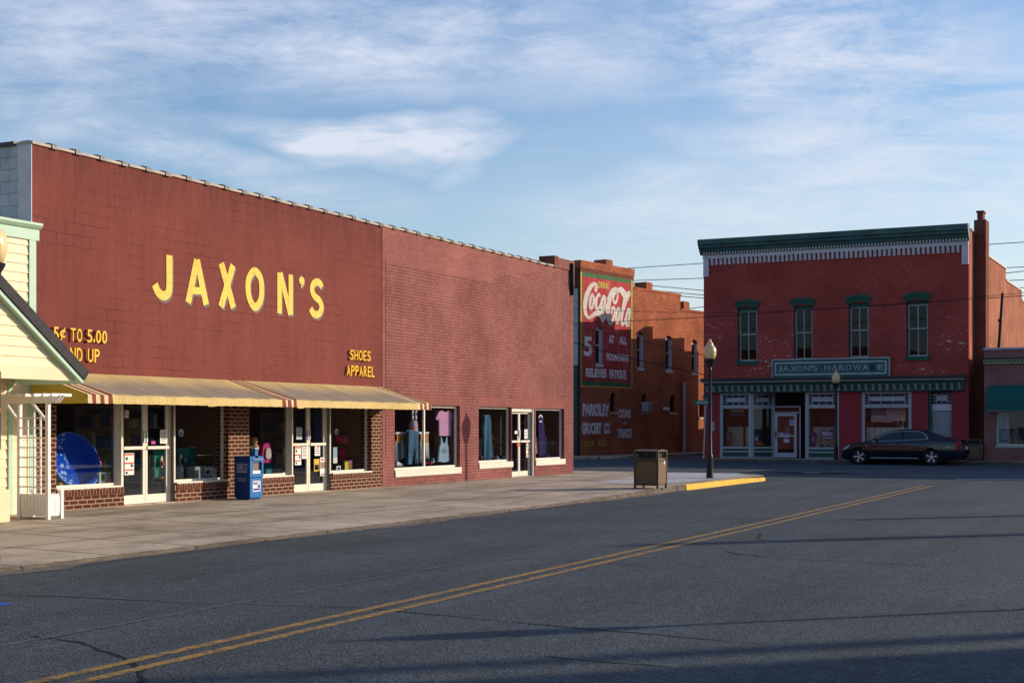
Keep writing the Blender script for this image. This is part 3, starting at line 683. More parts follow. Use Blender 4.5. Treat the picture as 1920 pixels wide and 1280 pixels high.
goods_c = [(.30,.05,.05),(.05,.12,.30),(.45,.42,.36),(.10,.25,.12),(.40,.25,.06),(.22,.10,.25),(.05,.20,.24),(.38,.16,.20)]
def stock(name, label, cat, x, y0, y1, z1, rows, kind):
    t = thing(name, label, cat, (x, (y0+y1)/2, .16)); mb = MB()
    mb.box(x-.45,x-.42,y0,y1,.16,z1)
    for r in range(rows+1): z = .22+(z1-.25)*r/rows; mb.box(x-.42,x,y0,y1,z,z+.03)
    mb.build('shelf_unit', paint('shelf_beige', (.30,.26,.20), .8), t)
    gm = [paint('goods_%d' % i, c, .7, .2) for i, c in enumerate(goods_c)]; mb = MB()
    for r in range(rows):
        z = .25+(z1-.25)*r/rows; h = (z1-.25)/rows-.08; y = y0+.05
        while y < y1-.12:
            w = rnd.uniform(.08,.24); mb.box(x-.32+rnd.uniform(-.05,.05),x-.03,y,y+w-.02,z+.001,z+h*rnd.uniform(.45,.95),rnd.randrange(8)); y += w
    tag(mb.build('goods', gm, t), kind='stuff')
stock('shop_shelf', 'stocked shelves in the dim room behind the paddling pool', 'shelf', -19.9, W1+.3, D1l-.1, 1.9, 4, 0)
stock('shop_shelf', 'stocked shelves in the dim room behind the green cloth window', 'shelf', -20.3, D1r+.5, W2r+1.0, 2.0, 4, 0)
stock('shop_shelf', 'stocked shelves in the dim room behind the backpack window', 'shelf', -19.8, W3l+1.2, D2l+.6, 1.8, 4, 0)
stock('shop_shelf', 'stocked shelves in the dim room behind the red cushions', 'shelf', -19.9, D2r+.9, W4r+.9, 1.9, 4, 0)
stock('shop_shelf', 'stocked shelves in the dim room behind the teal denim dress', 'shelf', -19.9, WBl+.6, WBr+1.3, 1.9, 4, 0)
# ------------------------------------------------------------------ yellow clapboard shop with a porch gable
def boards(mb, y0f, y1f, z0, z1, X, step=.152):
    z = z0
    while z < z1-.01:
        zt = min(z+step, z1); a0, a1 = y0f(z), y1f(z); c0, c1 = y0f(zt), y1f(zt)
        if a1-a0 > .02:
            vs = [(X+.022,a0,z),(X+.022,a1,z),(X+.004,max(c1,c0+.01),zt),(X+.004,c0,zt),(X-.03,a0,z),(X-.03,a1,z),(X-.03,max(c1,c0+.01),zt),(X-.03,c0,zt)]
            mb.hexa(vs)
        z = zt
YX = FX+.06; yc = onX(65, 500, YX)[0]; zc = onX(60, 421, YX)[1]
ys_ = thing('yellow_shop', 'cream yellow clapboard shop with mint trim and a dark shingled porch gable', 'shop', (YX, yc, 0))
mb = MB(); boards(mb, lambda z: 6.0, lambda z: yc-.15, .15, zc-.22, YX); mb.build('clapboard_wall', M['cream_siding'], ys_)
mb = MB(); mb.box(YX-.03,YX+.035,yc-.15,yc,.15,zc-.22); mb.build('corner_board', M['mint'], ys_)
mb = MB(); prof = [(-.05,-.26),(.045,-.26),(.045,-.08),(.08,-.07),(.13,-.02),(.13,.02),(-.05,.03)]
mb.mesh([(YX+d,6,zc+h) for d,h in prof]+[(YX+d,yc+.06,zc+h) for d,h in prof], [tuple(range(7))[::-1],tuple(range(7,14))]+[(i,(i+1)%7,7+(i+1)%7,7+i) for i in range(7)])
mb.build('cornice', M['mint'], ys_)
mb = MB(); mb.box(YX-12,YX-.04,6,yc-.02,.1,zc-.05); mb.build('shop_body', M['cream_wall'], ys_)
for p0, p1 in ((13, 20.5), (53, 63.5)):
    MB().box(YX-.0,YX+.04,onX(p0,800,YX)[0],onX(p1,800,YX)[0] if p1 < 60 else yc-.155,.15,2.44).build('trim_board', M['mint'], ys_)
GX = FX+1.38
E, T = onX(168, 697, GX+.14), onX(0, 512, GX+.14); sl = (T[1]-E[1])/(T[0]-E[0]); Yr = E[0]-3.7; Zr = E[1]+sl*(Yr-E[0]); EL = 2*Yr-E[0]
zb0 = onX(60, 711, GX)[1]; zb1 = zb0+.19
rk = lambda z: E[0]+(z-E[1]+.22)/sl    # inner line of the right rake
mb = MB(); boards(mb, lambda z: max(2*Yr-rk(z), EL), lambda z: min(rk(z), E[0]-.30), zb1, Zr-.25, GX); mb.build('gable_siding', M['cream_siding'], ys_)
MB().box(GX-.12,GX+.03,EL+.15,E[0]-.13,zb0,zb1-.002).build('porch_beam', M['cream_siding'], ys_)
th = .165; L_ = math.hypot(1, sl); X0, X1 = YX+.05, GX+.14
for s_, nm in ((1,'a'),(-1,'b')):
    e = (Yr+s_*3.7, E[1]); ny, nz = (-sl*-1*s_/L_, 1/L_)
    dn = (-s_*abs(sl)/L_*th, -th/L_)
    a, b = (Yr, Zr), e
    vs = [(X0,a[0],a[1]),(X1,a[0],a[1]),(X1,b[0],b[1]),(X0,b[0],b[1])]
    vs = [(x,y,z) for x,y,z in vs]; lo = [(x, y+(dn[0] if i in (2,3) else 0), z+(dn[1] if i in (2,3) else -th*L_)) for i,(x,y,z) in enumerate(vs)]
    MB().hexa(lo+vs).build('porch_roof', M['shingle'], ys_)
    w_ = .05; q = [(x-.02 if x == X1 else x, y-s_*.02, z-.001) for x,y,z in lo]; q2 = [(x, y-s_*.01, z-w_*1.2) for x,y,z in q]
    MB().hexa(q2+q).build('rake_trim', M['mint'], ys_)
er0, er1, ez = onX(122, 690, GX)[0], E[0]-.12, E[1]+.015
MB().prism([(er0,ez),(er1,ez),(er1-.02,ez+.04),(er0,ez+(er1-er0)*abs(sl)*.98)], Fr((GX,0,0),(0,1,0),(1,0,0)), -.1, .10).build('eave_return', M['mint'], ys_)
MB().box(YX+.05,GX-.125,EL+.2,E[0]-.15,zb1-.06,zb1-.01).build('porch_ceiling', M['cream_wall'], ys_)
cy1 = onX(11.5, 800, GX-.02)[0]
MB().box(GX-.22,GX-.02,cy1-.34,cy1-.16,.64,zb0).build('porch_column', M['cream_wall'], ys_, bevel=.01)
MB().box(GX-.27,GX+.03,cy1-.26,cy1+.03,.15,.64).build('column_pedestal', M['cream_siding'], ys_, bevel=.01)

# ------------------------------------------------------------------ street furniture
def lamp_post(x, y, z, label, s=1.0, group='acorn globe street lamps'):
    t = thing('street_lamp', label, 'street lamp', (x, y, z), group)
    mb = MB().lathe([(.0,0),(.105,0),(.105,.04),(.10,.06),(.097,.13),(.09,.17),(.085,.5),(.088,.55),(.082,.62),(.060,.68),(.045,2.95),(.056,3.0),(.044,3.03),(.044,3.10)], (x,y,z), 20)
    for k in range(10):
        w = 2*math.pi*k/10; mb.tube([(x+.086*math.cos(w),y+.086*math.sin(w),z+.19),(x+.082*math.cos(w),y+.082*math.sin(w),z+.48)], .009, 5)
    mb.build('post', M['pole'], t, smooth=True)
    MB().lathe([(.05,3.06),(.085,3.10),(.12,3.19),(.155,3.25),(.16,3.28),(.10,3.29)], (x,y,z), 24).build('globe_fitter', M['pole'], t, smooth=True)
    MB().lathe([(.09,3.275),(.13,3.29),(.168,3.38),(.180,3.47),(.174,3.55),(.148,3.62),(.105,3.665),(.085,3.68),(.093,3.70),(.078,3.735),(.05,3.76),(.038,3.775),(.048,3.79),(.04,3.815),(.012,3.84),(0,3.845)], (x,y,z), 32).build('globe', M['globe'], t, smooth=True, auto=80)
    return t
lx, ly = onZ(1331, 895.5, GZ)
lp = lamp_post(lx, ly, ZS(lx, ly), 'street lamp with cream acorn globe standing on the pale corner pavement')
def lcopy(x, y, z, label): return dup(lp, (x, y, z), label)
x2 = onY(1567, 800, 60.9)[0]; lcopy(x2, 60.95, .12, 'street lamp in front of the hardware store sign, beside the parked car')
t_ = ray(-18, 447); s_ = (KX-.25)/t_[0]; lcopy(KX-.25, s_*t_[1], GZ-.05, 'street lamp whose cream globe is cut by the left picture edge')
lcopy(3.7, 18.3, .14, 'street lamp on the viewer side pavement that throws a thin shadow over the road')
# white lattice planter with pergola top
tx, ty = onZ(90, 971, GZ)
pl = thing('trellis_planter', 'white garden trellis planter with pergola slats beside the yellow shop', 'planter', (tx-.33, ty+.17, GZ-.03))
x1, x0, y0, y1 = tx, tx-.66, ty, ty+.34; z = GZ-.03
mb = MB()
mb.box(x0+.03,x1-.03,y0+.02,y0+.045,z+.06,z+.40); mb.box(x0+.03,x1-.03,y1-.045,y1-.02,z+.06,z+.40); mb.box(x0+.02,x0+.045,y0+.05,y1-.05,z+.06,z+.40); mb.box(x1-.045,x1-.02,y0+.05,y1-.05,z+.06,z+.40)
n_ = 7
for i in range(n_): mb.box(x0+.08+i*(.50/n_),x0+.08+i*(.50/n_)+.062,y0+.012,y0+.019,z+.11,z+.35)
for i in range(4): mb.box(x1-.019,x1-.012,y0+.07+i*.052,y0+.07+i*.052+.044,z+.11,z+.35)
mb.box(x0+.05,x1-.05,y0+.05,y1-.05,z+.09,z+.33)
mb.build('planter_box', M['white_trim'], pl)
for a, b in ((x0,y0),(x1-.06,y0)): MB().box(a,a+.06,b,b+.06,z,z+1.93).build('post', M['white_trim'], pl, bevel=.005)
for a, b in ((x0,y1-.06),(x1-.06,y1-.06)): MB().box(a,a+.06,b,b+.06,z,z+.46).build('corner_leg', M['white_trim'], pl, bevel=.005)
mb = MB()
for i in range(8): mb.box(x0+.061,x1-.061,y0+.008,y0+.028,z+.50+i*.155,z+.522+i*.155)
for i, h in enumerate((1.50, 1.62, 1.56)):
    a = x0+.06+(.54)*(i+1)/4; mb.box(a-.013,a+.013,y0+.029,y0+.05,z+.40,z+h); mb.lathe([(.013,0),(.02,.03),(.008,.06),(0,.10)], (a,y0+.04,z+h), 8)
mb.build('lattice', M['white_trim'], pl)
mb = MB()
for yy in (y0-.005, y0+.065):
    mb.hexa([(x0-.30,yy,z+1.83),(x1+.16,yy,z+1.83),(x1+.16,yy+.025,z+1.83),(x0-.30,yy+.025,z+1.83),(x0-.36,yy,z+1.95),(x1+.28,yy,z+1.95),(x1+.28,yy+.025,z+1.95),(x0-.36,yy+.025,z+1.95)])
for i in range(7):
    a = x0-.24+i*.185; mb.box(a,a+.03,y0-.16,y0+.26,z+1.93,z+1.975)
mb.build('pergola_top', M['white_trim'], pl)
mb = MB(); mb.bar((x1-.06,y0+.03,z+1.55),(x1-.36,y0+.03,z+1.83),.035,.035); mb.build('brace', M['white_trim'], pl); MB().bar((x0,y0+.03,z+1.55),(x0-.26,y0+.03,z+1.83),.035,.035).build('brace', M['white_trim'], pl)
# news box
nx, ny = onZ(469, 936, GZ); n0 = nx-.38; n1 = nx; m0, m1 = ny, ny+.43
nb = thing('newspaper_box', 'blue coin newspaper box standing against the brown brick pier', 'newspaper box', ((n0+n1)/2, (m0+m1)/2, GZ))
M['newsbox_shaded'] = paint('newsbox_blue_shaded', (.010, .040, .16), .4, .08)  # darker copy of the box blue, shade of its side put into the colour
mb = MB(); zb, zt = GZ+.03, GZ+.83
mb.box(n0,n1-.02,m0,m0+.02,zb,zt); mb.box(n0,n1-.02,m1-.02,m1,zb,zt); mb.box(n0,n0+.02,m0+.02,m1-.02,zb,zt); mb.box(n0-.005,n1,m0-.005,m1+.005,zt,zt+.018); mb.box(n0,n1-.02,m0+.02,m1-.02,zb,zb+.02); mb.box(n0+.02,n1-.10,m0+.02,m1-.02,zb+.02,zb+.40)
mb.box(n0+.03,n1-.05,m0+.03,m1-.03,GZ-.03,zb)
mb.build('cabinet', M['newsbox_shaded'], nb)
nf = Fr((n1, 0, 0), (0,1,0), (1,0,0))
mb = MB(); mb.wall(nf, m0, m1, zb+.40, zt, [(m0+.09,m1-.05,zb+.47,zt-.10)], .03); mb.build('window_door', M['blue_lt'], nb)
MB().fb(nf, m0+.09, m1-.05, zb+.47, zt-.10, -.06, -.045).build('paper_window', paint('brown_paper_stack', (.17, .12, .10), .5, .2), nb)
MB().fb(nf, m0+.09, m1-.05, zb+.47, zb+.53, -.04, -.02).build('folded_newspaper', M['paper'], nb)
MB().fb(nf, m0, m1-.035, zb, zb+.385, -.02, .0).build('lower_panel', M['blue_lt'], nb, bevel=.006)
MB().fb(nf, m0+.16, m0+.26, zt-.03, zt+.16, -.10, -.0).build('coin_box', M['blue_lt'], nb, bevel=.008)
MB().fb(nf, m0+.15, m0+.27, zt+.161, zt+.175, -.11, .01).build('coin_box_top', M['frame_white'], nb)
def newslogo(fr, a0, a1, b0, b1, plate):
    if plate: MB().fb(fr, a0, a1, b0, b1, 0.0005, .003).build('logo_plate', M['paper'], nb)
    ink = paint('logo_blue', (.05, .06, .30), .6, .05) if plate else paint('logo_pale', (.42, .46, .58), .6, .05)
    d = .0035 if plate else .001; mb = MB(); w, h = a1-a0, b1-b0
    fb = lambda x0,x1,y0,y1: mb.fb(fr,a0+w*x0,a0+w*x1,b0+h*y0,b0+h*y1,d,d+.002)
    if not plate:
        fb(0,1,.96,1.0); fb(0,.02,.30,.96); fb(.98,1,.30,.96); fb(0,1,.30,.36); fb(0,1,.42,.46); fb(.02,.98,.52,.56)
    for r_ in range(3):
        for i in range(7): fb(.07+i*.085,.07+i*.085+.06,.62+r_*.10,.62+r_*.10+.075)
    mb.ribbon([(a0+w*.70,b0+h*.92),(a0+w*.93,b0+h*.92),(a0+w*.82,b0+h*.60)], w*.05, fr, d, d+.002)
    if plate: fb(.07,.93,.10,.30); fb(.62,.93,.34,.6)
    mb.build('logo_lettering', ink, nb)
newslogo(nf, m0+.085, m1-.10, zb+.12, zb+.33, True)
sf = Fr((0, m0, 0), (1,0,0), (0,-1,0)); newslogo(sf, n0+.06, n1-.07, zb+.42, zb+.67, False)
mb = MB()
for r_, zz in ((0, zb+.335), (1, zb+.375)):
    mb.ribbon(cr([(n0+.07+i*.022, zz+(.012 if i%2 else -.008)) for i in range(11)], 3), .006, sf, .001, .003)
mb.build('script_lettering', paint('logo_pale', (.42,.46,.58)), nb)
mb = MB(); mb.tube([(n1+.0,m0+.06,zt-.05),(n1+.03,m0+.06,zt-.05),(n1+.03,m1-.06,zt-.05),(n1,m1-.06,zt-.05)], .008, 6); mb.build('handle', M['galv'], nb)
# litter bins
def litter_bin(x, y, z, label):
    t = thing('litter_bin', label, 'trash can', (x, y, z), 'square pebble panel litter bins')
    w, h = .28, .88; mb = MB()
    for sx in (-1,1):
        for sy in (-1,1): mb.box(x+sx*w-.025,x+sx*w+.025,y+sy*w-.025,y+sy*w+.025,z+.0,z+h-.01)
    mb.box(x-w+.0,x+w,y-w,y+w,z+.075,z+.115); mb.box(x-w,x+w,y-w,y+w,z+.64,z+.69)
    mb.build('frame', M['can_brown'], t, bevel=.006)
    for fr in (Fr((x+w,y,z),(0,1,0),(1,0,0)), Fr((x-w,y,z),(0,-1,0),(-1,0,0)), Fr((x,y-w,z),(1,0,0),(0,-1,0)), Fr((x,y+w,z),(-1,0,0),(0,1,0))):
        MB().fb(fr,-w+.03,w-.03,.12,.635,-.02,.012).build('side_panel', M['conc_pebble'], t, bevel=.004)
    pr = [(-w-.035,.86),(-w-.03,.885),(-w*.5,.905),(0,.912),(w*.5,.905),(w+.03,.885),(w+.035,.86)]
    f2 = Fr((x,y,z),(0,1,0),(1,0,0)); MB().prism(pr, f2, -w-.03, w+.03).build('lid', M['can_brown'], t, bevel=.006)
    MB().box(x-w+.06,x+w-.06,y-w+.06,y+w-.06,z+.69,z+.86).build('liner', M['black'], t)
    mb = MB()
    for fr in (Fr((x+w,y,z),(0,1,0),(1,0,0)), Fr((x,y-w,z),(1,0,0),(0,-1,0))): mb.fb(fr,-w+.02,w-.02,.69,.715,-.02,.0); 
    mb.fb(Fr((x,y-w,z),(1,0,0),(0,-1,0)),-.015,.015,.715,.86,-.02,0); mb.build('slot_trim', M['can_brown'], t)
    mb = MB().lathe([(.05,0),(.05,.008),(.0,.008)], (x+w+.013, y+.12, z+.60), 14, Matrix.Rotation(R(90),4,'Y')); mb.build('emblem', M['white_old'], t)
    return t
bx, by = onZ(1233, 914, GZ)
lb = litter_bin(bx-.28, by+.28, ZS(bx-.28, by+.28), 'brown litter bin with pebble panels standing alone at the kerb')
# street name sign
sx, sy = onY(1316.5, 858, 61.0)[0], 61.2
sp = thing('street_sign', 'street name sign post with two small green blades behind the near lamp post', 'street sign', (sx, sy, .12))
mb = MB(); mb.tube([(sx,sy,.05),(sx+.10,sy,2.75)], .035, 8); mb.build('post', M['galv'], sp)
M['sign_green'] = paint('street_sign_green', (.01, .20, .15), .5, .05)
o = MB().box(sx-.42,sx+.44,sy-.045,sy-.03,2.52,2.72).build('sign_blade', M['sign_green'], sp, bevel=.004)
mb = MB()
for i in range(6): mb.box(sx-.30+i*.11,sx-.30+i*.11+.07,sy-.048,sy-.0455,2.58,2.66)
mb.build('blade_lettering', M['white_old'], o)
MB().box(sx+.09,sx+.105,sy-.35,sy+.40,2.76,2.94).build('sign_blade', M['sign_green'], sp, bevel=.004)
# parking sign near the viewer, seen from behind at the picture edge
px_, py_ = KX-.75, None
d_ = ray(-27, 800); py_ = px_/d_[0]*d_[1]
pk = thing('parking_sign', 'grey back of a small sign cut by the left picture edge', 'sign', (px_, py_, GZ-.09))
MB().tube([(px_,py_,GZ-.09),(px_,py_,2.25)], .028, 8).build('post', M['galv'], pk)
for zz in (1.80, 1.33):
    mb = MB().box(px_-.275,px_+.275,py_-.045,py_-.03,zz,zz+.41); mb.build('sign_plate', paint('sign_back_grey', (.16,.155,.16), .5), pk, bevel=.015)

# ------------------------------------------------------------------ things in the shop windows
def Q(px, py, X): y, z = onX(px, py, X); return V((X, y, z))
def FXr(X): return Fr((X,0,0),(0,1,0),(1,0,0))
def sheet(name, label, cat, px0, px1, py0, py1, X, mat, bands=(), lines=0, th=.004, group=None):
    y0, y1 = onX(px0,800,X)[0], onX(px1,800,X)[0]; zt, zb = onX((px0+px1)/2,py0,X)[1], onX((px0+px1)/2,py1,X)[1]
    t = thing(name, label, cat, (X, (y0+y1)/2, zb), group); fr = FXr(X)
    MB().fb(fr,y0,y1,zb,zt,0,th).build('sheet', mat, t)
    w, h = y1-y0, zt-zb; mb = MB(); mi = []
    for a0,a1,b0,b1,m in bands: MB().fb(fr,y0+w*a0,y0+w*a1,zb+h*b0,zb+h*b1,th,th+.0015).build('print', m, t)
    if lines:
        for i in range(lines):
            z_ = zb+h*(.9-.8*i/lines); mb.fb(fr,y0+w*.12,y0+w*rnd.uniform(.7,.9),z_-h*.25/lines,z_,th,th+.0012)
        mb.build('print', M['ink'], t)
    return t
XD1 = FX-.117
col = lambda n, c, r=.7, v=.08: paint(n, c, r, v)
red3 = [(0,.95,.90,.97,M['red']),(0,.95,.50,.57,M['red']),(0,.95,.20,.26,M['red']),(.1,.32,.68,.82,M['ink']),(.65,.88,.36,.48,M['ink']),(.1,.32,.05,.15,M['ink'])]
sheet('door_notice', 'long white notice with red bands taped to the left leaf of the first glass door', 'notice', 233.5, 251, 849, 890, XD1, M['paper'], red3)
sheet('door_notice', 'small white notice at the top of the first glass door', 'notice', 233.5, 241, 769, 783, XD1, M['paper'], lines=3)
sheet('door_notice', 'white notice with close print on the right leaf of the first glass door', 'notice', 300, 313.5, 805.5, 831, XD1, M['paper'], lines=7)
sheet('door_sticker', 'pink sticker beside the lock of the first glass door', 'sticker', 283.5, 291, 826.5, 832, XD1, col('pink_print', (.55,.06,.30)))
sheet('door_notice', 'grey blue notice on the upper left leaf of the second glass door', 'notice', 555.5, 566, 801, 823.5, XD1, col('blue_grey_paper', (.42,.50,.56)), lines=6)
sheet('door_notice', 'long white notice with red bands taped to the second glass door', 'notice', 553, 564.5, 836.5, 871.5, XD1, M['paper'], red3)
sheet('door_notice', 'white typed notice below the bar on the left leaf of the second glass door', 'notice', 566, 576, 837, 859.5, XD1, M['paper'], lines=7)
sheet('door_notice', 'white notice below the bar on the right leaf of the second glass door', 'notice', 590, 600, 832.5, 854, XD1, M['paper'], [(.55,.8,.72,.9,M['red'])], lines=5)
sheet('door_poster', 'yellow poster low on the right leaf of the second glass door', 'poster', 588.5, 598.5, 860, 883, XD1, col('yellow_print', (.62,.42,.05)), [(.1,.9,.1,.55,M['ink']),(.2,.8,.2,.35,col('orange_print',(.7,.25,.03)))])
sheet('door_poster', 'white poster with a brown picture on the second glass door', 'poster', 600, 612, 857, 891.5, XD1, M['paper'], [(.05,.95,.40,.75,col('brown_print',(.30,.19,.13))),(.1,.6,.84,.92,M['red']),(.1,.9,.05,.10,M['ink'])])
sheet('door_sticker', 'round purple sticker beside the lock of the second glass door', 'sticker', 573, 580, 811, 821, XD1, col('violet_print', (.20,.06,.35)))
XW = FX-.185
def disc_sticker(label, px, py, r, X):
    c = Q(px, py, X); t = thing('window_sticker', label, 'sticker', c)
    Mx = Matrix.Rotation(R(90),4,'Y')
    MB().lathe([(0,0),(r,0),(r,.003),(0,.003)], c, 20, Mx).build('sticker', col('pale_blue_print', (.45,.55,.75)), t)
    fr = FXr(X); MB().prism([(c.y-r*.7,c.z-r*.6),(c.y+r*.7,c.z-r*.6),(c.y,c.z+r*.45)], fr, .0035, .005).build('print', col('navy_print', (.02,.06,.25)), t)
disc_sticker('round blue and white sticker in the window right of the first glass door', 339.5, 811, .075, XW-.03)
disc_sticker('round white sticker in the window right of the second glass door', 631, 809, .07, XW-.03)
sheet('window_sign', 'white card with blue lettering low in the window left of the second door', 'sign', 534, 545, 863, 882, XW-.1, M['paper'], [(.15,.85,.72,.9,col('royal_print',(.05,.06,.40))),(.15,.85,.45,.65,col('royal_print',(.05,.06,.40))),(.15,.85,.1,.35,col('royal_print',(.05,.06,.40)))], th=.012)
# the paddling pool
c = Q(141, 863, FX-.50)
kp = thing('paddling_pool', 'round blue plastic paddling pool propped up in the first shop window', 'paddling pool', (c.x, c.y, c.z-.5))
ax = V((.92, -.10, .36)).normalized(); Mq = ax.to_track_quat('Z', 'Y').to_matrix().to_4x4()
t = NT('pool_blue'); o_ = t.obj(); vd = t.n('TexVoronoi', Vector=o_, Scale=11.0).outputs['Distance']
t.done(t.mix(t.math('MULTIPLY', t.ramp(vd, .46, .38), t.math('MULTIPLY', t.ramp(vd, .18, .26), t.ramp(t.n('SeparateXYZ', Vector=o_).outputs[1], .02, -.06))), (.006, .065, .48, 1), (.35, .50, .80, 1)), .85, 0, None, .03)
MB().lathe([(0,-.17),(.36,-.17),(.40,-.15),(.46,.0),(.50,.02),(.53,.02),(.535,.0),(.52,-.012),(.485,-.02),(.42,-.19),(0,-.20)], c, 56, Mq).build('pool_shell', t.m, kp, smooth=True)
MB().lathe([(.515,.022),(.535,.022),(.545,.006),(.535,-.008)], c, 56, Mq, cap=False).build('rim', col('pool_rim_blue', (.08,.22,.70), .6), kp, smooth=True)
def boxed(name, label, cat, px0, px1, py0, py1, X, dep, mat, bands=(), bev=.004):
    y0, y1 = onX(px0,800,X)[0], onX(px1,800,X)[0]; zt, zb = onX((px0+px1)/2,py0,X)[1], onX((px0+px1)/2,py1,X)[1]
    t = thing(name, label, cat, (X-dep/2, (y0+y1)/2, zb)); MB().box(X-dep,X,y0,y1,zb,zt).build('carton', mat, t, bevel=bev)
    fr = FXr(X); w, h = y1-y0, zt-zb
    for a0,a1,b0,b1,m in bands: MB().fb(fr,y0+w*a0,y0+w*a1,zb+h*b0,zb+h*b1,0,.002).build('print', m, t)
    return t
boxed('boxed_toy', 'small white box with a green picture beside the blue pool', 'box', 187, 199.5, 885, 912.5, FX-.28, .06, M['paper'], [(.12,.88,.42,.92,col('leaf_print',(.14,.30,.05))),(.3,.7,.5,.85,col('pale_print',(.55,.55,.42)))])
def blob(name, label, cat, px, py, X, r, mat, sq=(1,1,1), cap=None):
    c = Q(px, py, X); t = thing(name, label, cat, (c.x, c.y, c.z-r*sq[2]))
    prof = [(r*math.cos(w), r*sq[2]*math.sin(w)) for w in [R(-90+15*k) for k in range(13)]]
    MB().lathe([(max(a,0),b) for a,b in prof], c, 20, Matrix.Diagonal((sq[0],sq[1],1,1))).build('body', mat, t, smooth=True)
    if cap: MB().lathe([(r*.9,r*sq[2]*.55),(r*.6,r*sq[2]*1.1),(0,r*sq[2]*1.25)], c, 16).build('cap', cap, t, smooth=True)
    return t
blob('toy_ball', 'bright green toy ball with a magenta top on the sill', 'toy', 204, 906, FX-.27, .075, col('toy_green',(.08,.50,.06),.4), (1,1,.9), col('toy_magenta',(.5,.03,.22),.4))
blob('toy_figure', 'tall magenta plastic toy behind the pool rim', 'toy', 183.5, 868, FX-.65, .07, col('toy_magenta',(.5,.03,.22),.4), (1,1,1.7))
blob('toy_bucket', 'small green and orange toy at the far left of the sill', 'toy', 112, 911, FX-.25, .06, col('toy_green',(.08,.50,.06),.4), (1,1,.9), col('toy_orange',(.65,.22,.02),.4))
def hang_cloth(name, label, cat, poly, X, mat, th=.05, wav=.03, folds=9, part='cloth'):
    """a hanging cloth: outline in metres (y,z) cut into upright strips that billow in and out"""
    ys_, zs_ = [p[0] for p in poly], [p[1] for p in poly]; y0, y1, z0, z1 = min(ys_), max(ys_), min(zs_), max(zs_)
    t = thing(name, label, cat, (X, (y0+y1)/2, z0)); mb = MB(); n, m = 40, 14
    def span(y):
        hit = []
        for i in range(len(poly)):
            (a, b), (c_, d) = poly[i], poly[(i+1) % len(poly)]
            if (a <= y < c_) or (c_ <= y < a): hit.append(b+(d-b)*(y-a)/(c_-a))
        return (min(hit), max(hit)) if len(hit) > 1 else None
    for i in range(n):
        ya, yb = y0+(y1-y0)*(i+.001)/n, y0+(y1-y0)*(i+.999)/n; sa, sb = span(ya), span(yb)
        if not sa or not sb: continue
        for k in range(m):
            q = []
            for y, s_, f in ((ya,sa,k/m),(yb,sb,k/m),(yb,sb,(k+1)/m),(ya,sa,(k+1)/m)):
                z = s_[0]+(s_[1]-s_[0])*f; u = (y-y0)/(y1-y0); h = (z1-z)/(z1-z0)
                q.append((X+wav*math.sin(u*folds*2+h*1.5)*(.25+.75*h)+th/2*math.sin(math.pi*u)**.5, y, z))
            mb.face(q); mb.face([(2*X-th*.6-a*1.0+0 if False else a-th, b, c_) for a, b, c_ in q][::-1])
    mb.build(part, mat, t, smooth=True); return t
def pxpoly(pp, X): return [onX(a, b, X) for a, b in pp]
X2 = FX-.62
hang_cloth('cloth_backdrop', 'green cloth backdrop with sandals right of the first door', 'backdrop', pxpoly([(287,842),(290,903),(318,899),(319,840)], X2-.35), X2-.35, col('backdrop_green', (.012,.20,.14), .8), .02, .01, 5)
hang_cloth('cloth_backdrop', 'wide green cloth backdrop in the window between first door and brick pier', 'backdrop', pxpoly([(333,840),(333,893),(392,888),(392,836)], X2-.25), X2-.25, col('backdrop_green', (.012,.20,.14), .8), .02, .01, 5)
def sandal(label, px, py, X, mat, mat2, L=.24):
    c = Q(px, py, X); t = thing('sandal', label, 'sandal', c); fr = Fr(c,(0,1,0),(1,0,0))
    out = [(.045*math.cos(w)*(1.15 if math.sin(w) < 0 else .85), L/2*math.sin(w)) for w in [2*math.pi*k/20 for k in range(20)]]
    MB().prism(out, fr, 0, .025).build('sole', mat, t, bevel=.006)
    out = [(.04*math.cos(w), -.035+.055*math.sin(w)) for w in [2*math.pi*k/16 for k in range(16)]]
    MB().prism(out, fr, .026, .06).build('strap', mat2, t, bevel=.01)
sandal('white sandal with a red strap hanging on green cloth behind the first door', 302, 865, X2-.30, col('cream_rubber',(.7,.62,.5)), col('strap_red',(.40,.05,.04)))
sandal('black and white sandal on green cloth beside the first door frame', 338.5, 861, X2-.2, col('cream_rubber',(.7,.62,.5)), M['ink'])
sandal('pale sandal low on green cloth beside the first door frame', 340, 885, X2-.2, col('cream_rubber',(.7,.62,.5)), col('strap_teal',(.05,.25,.22)))
sandal('dark sandal in the middle of the green cloth', 347, 868, X2-.2, col('grey_rubber',(.3,.3,.3)), M['ink'])
for i, (px, cl, lb_) in enumerate(((372, (.55,.42,.03), 'yellow water gun hanging on the green cloth'), (379, (.40,.38,.30), 'pale olive water gun hanging on the green cloth'))):
    c = Q(px, 862, X2-.2); t = thing('toy_gun', lb_, 'toy', c); fr = Fr(c,(0,1,0),(1,0,0))
    MB().prism([(-.03,-.15),(.02,-.15),(.04,.10),(-.05,.10)], fr, 0, .03).build('body', col('toy_%d' % i, cl), t, bevel=.006); MB().prism([(-.055,.10),(.045,.10),(.03,.15),(-.045,.15)], fr, .0, .03).build('grip', M['ink'], t)
t = boxed('display_box', 'clear storage box with a white label low in the window by the brick pier', 'box', 366, 400, 874, 899.5, FX-.40, .22, col('pale_plastic', (.32,.36,.36), .3), [(.55,.95,.3,.9,M['paper']),(.60,.78,.45,.7,M['red'])])
blob('wicker_basket', 'dark basket with yellow trim at the foot of the green cloth behind the door', 'basket', 303, 901, X2-.2, .13, M['ink'], (1,1.1,.5), col('gold_print',(.5,.3,.03)))
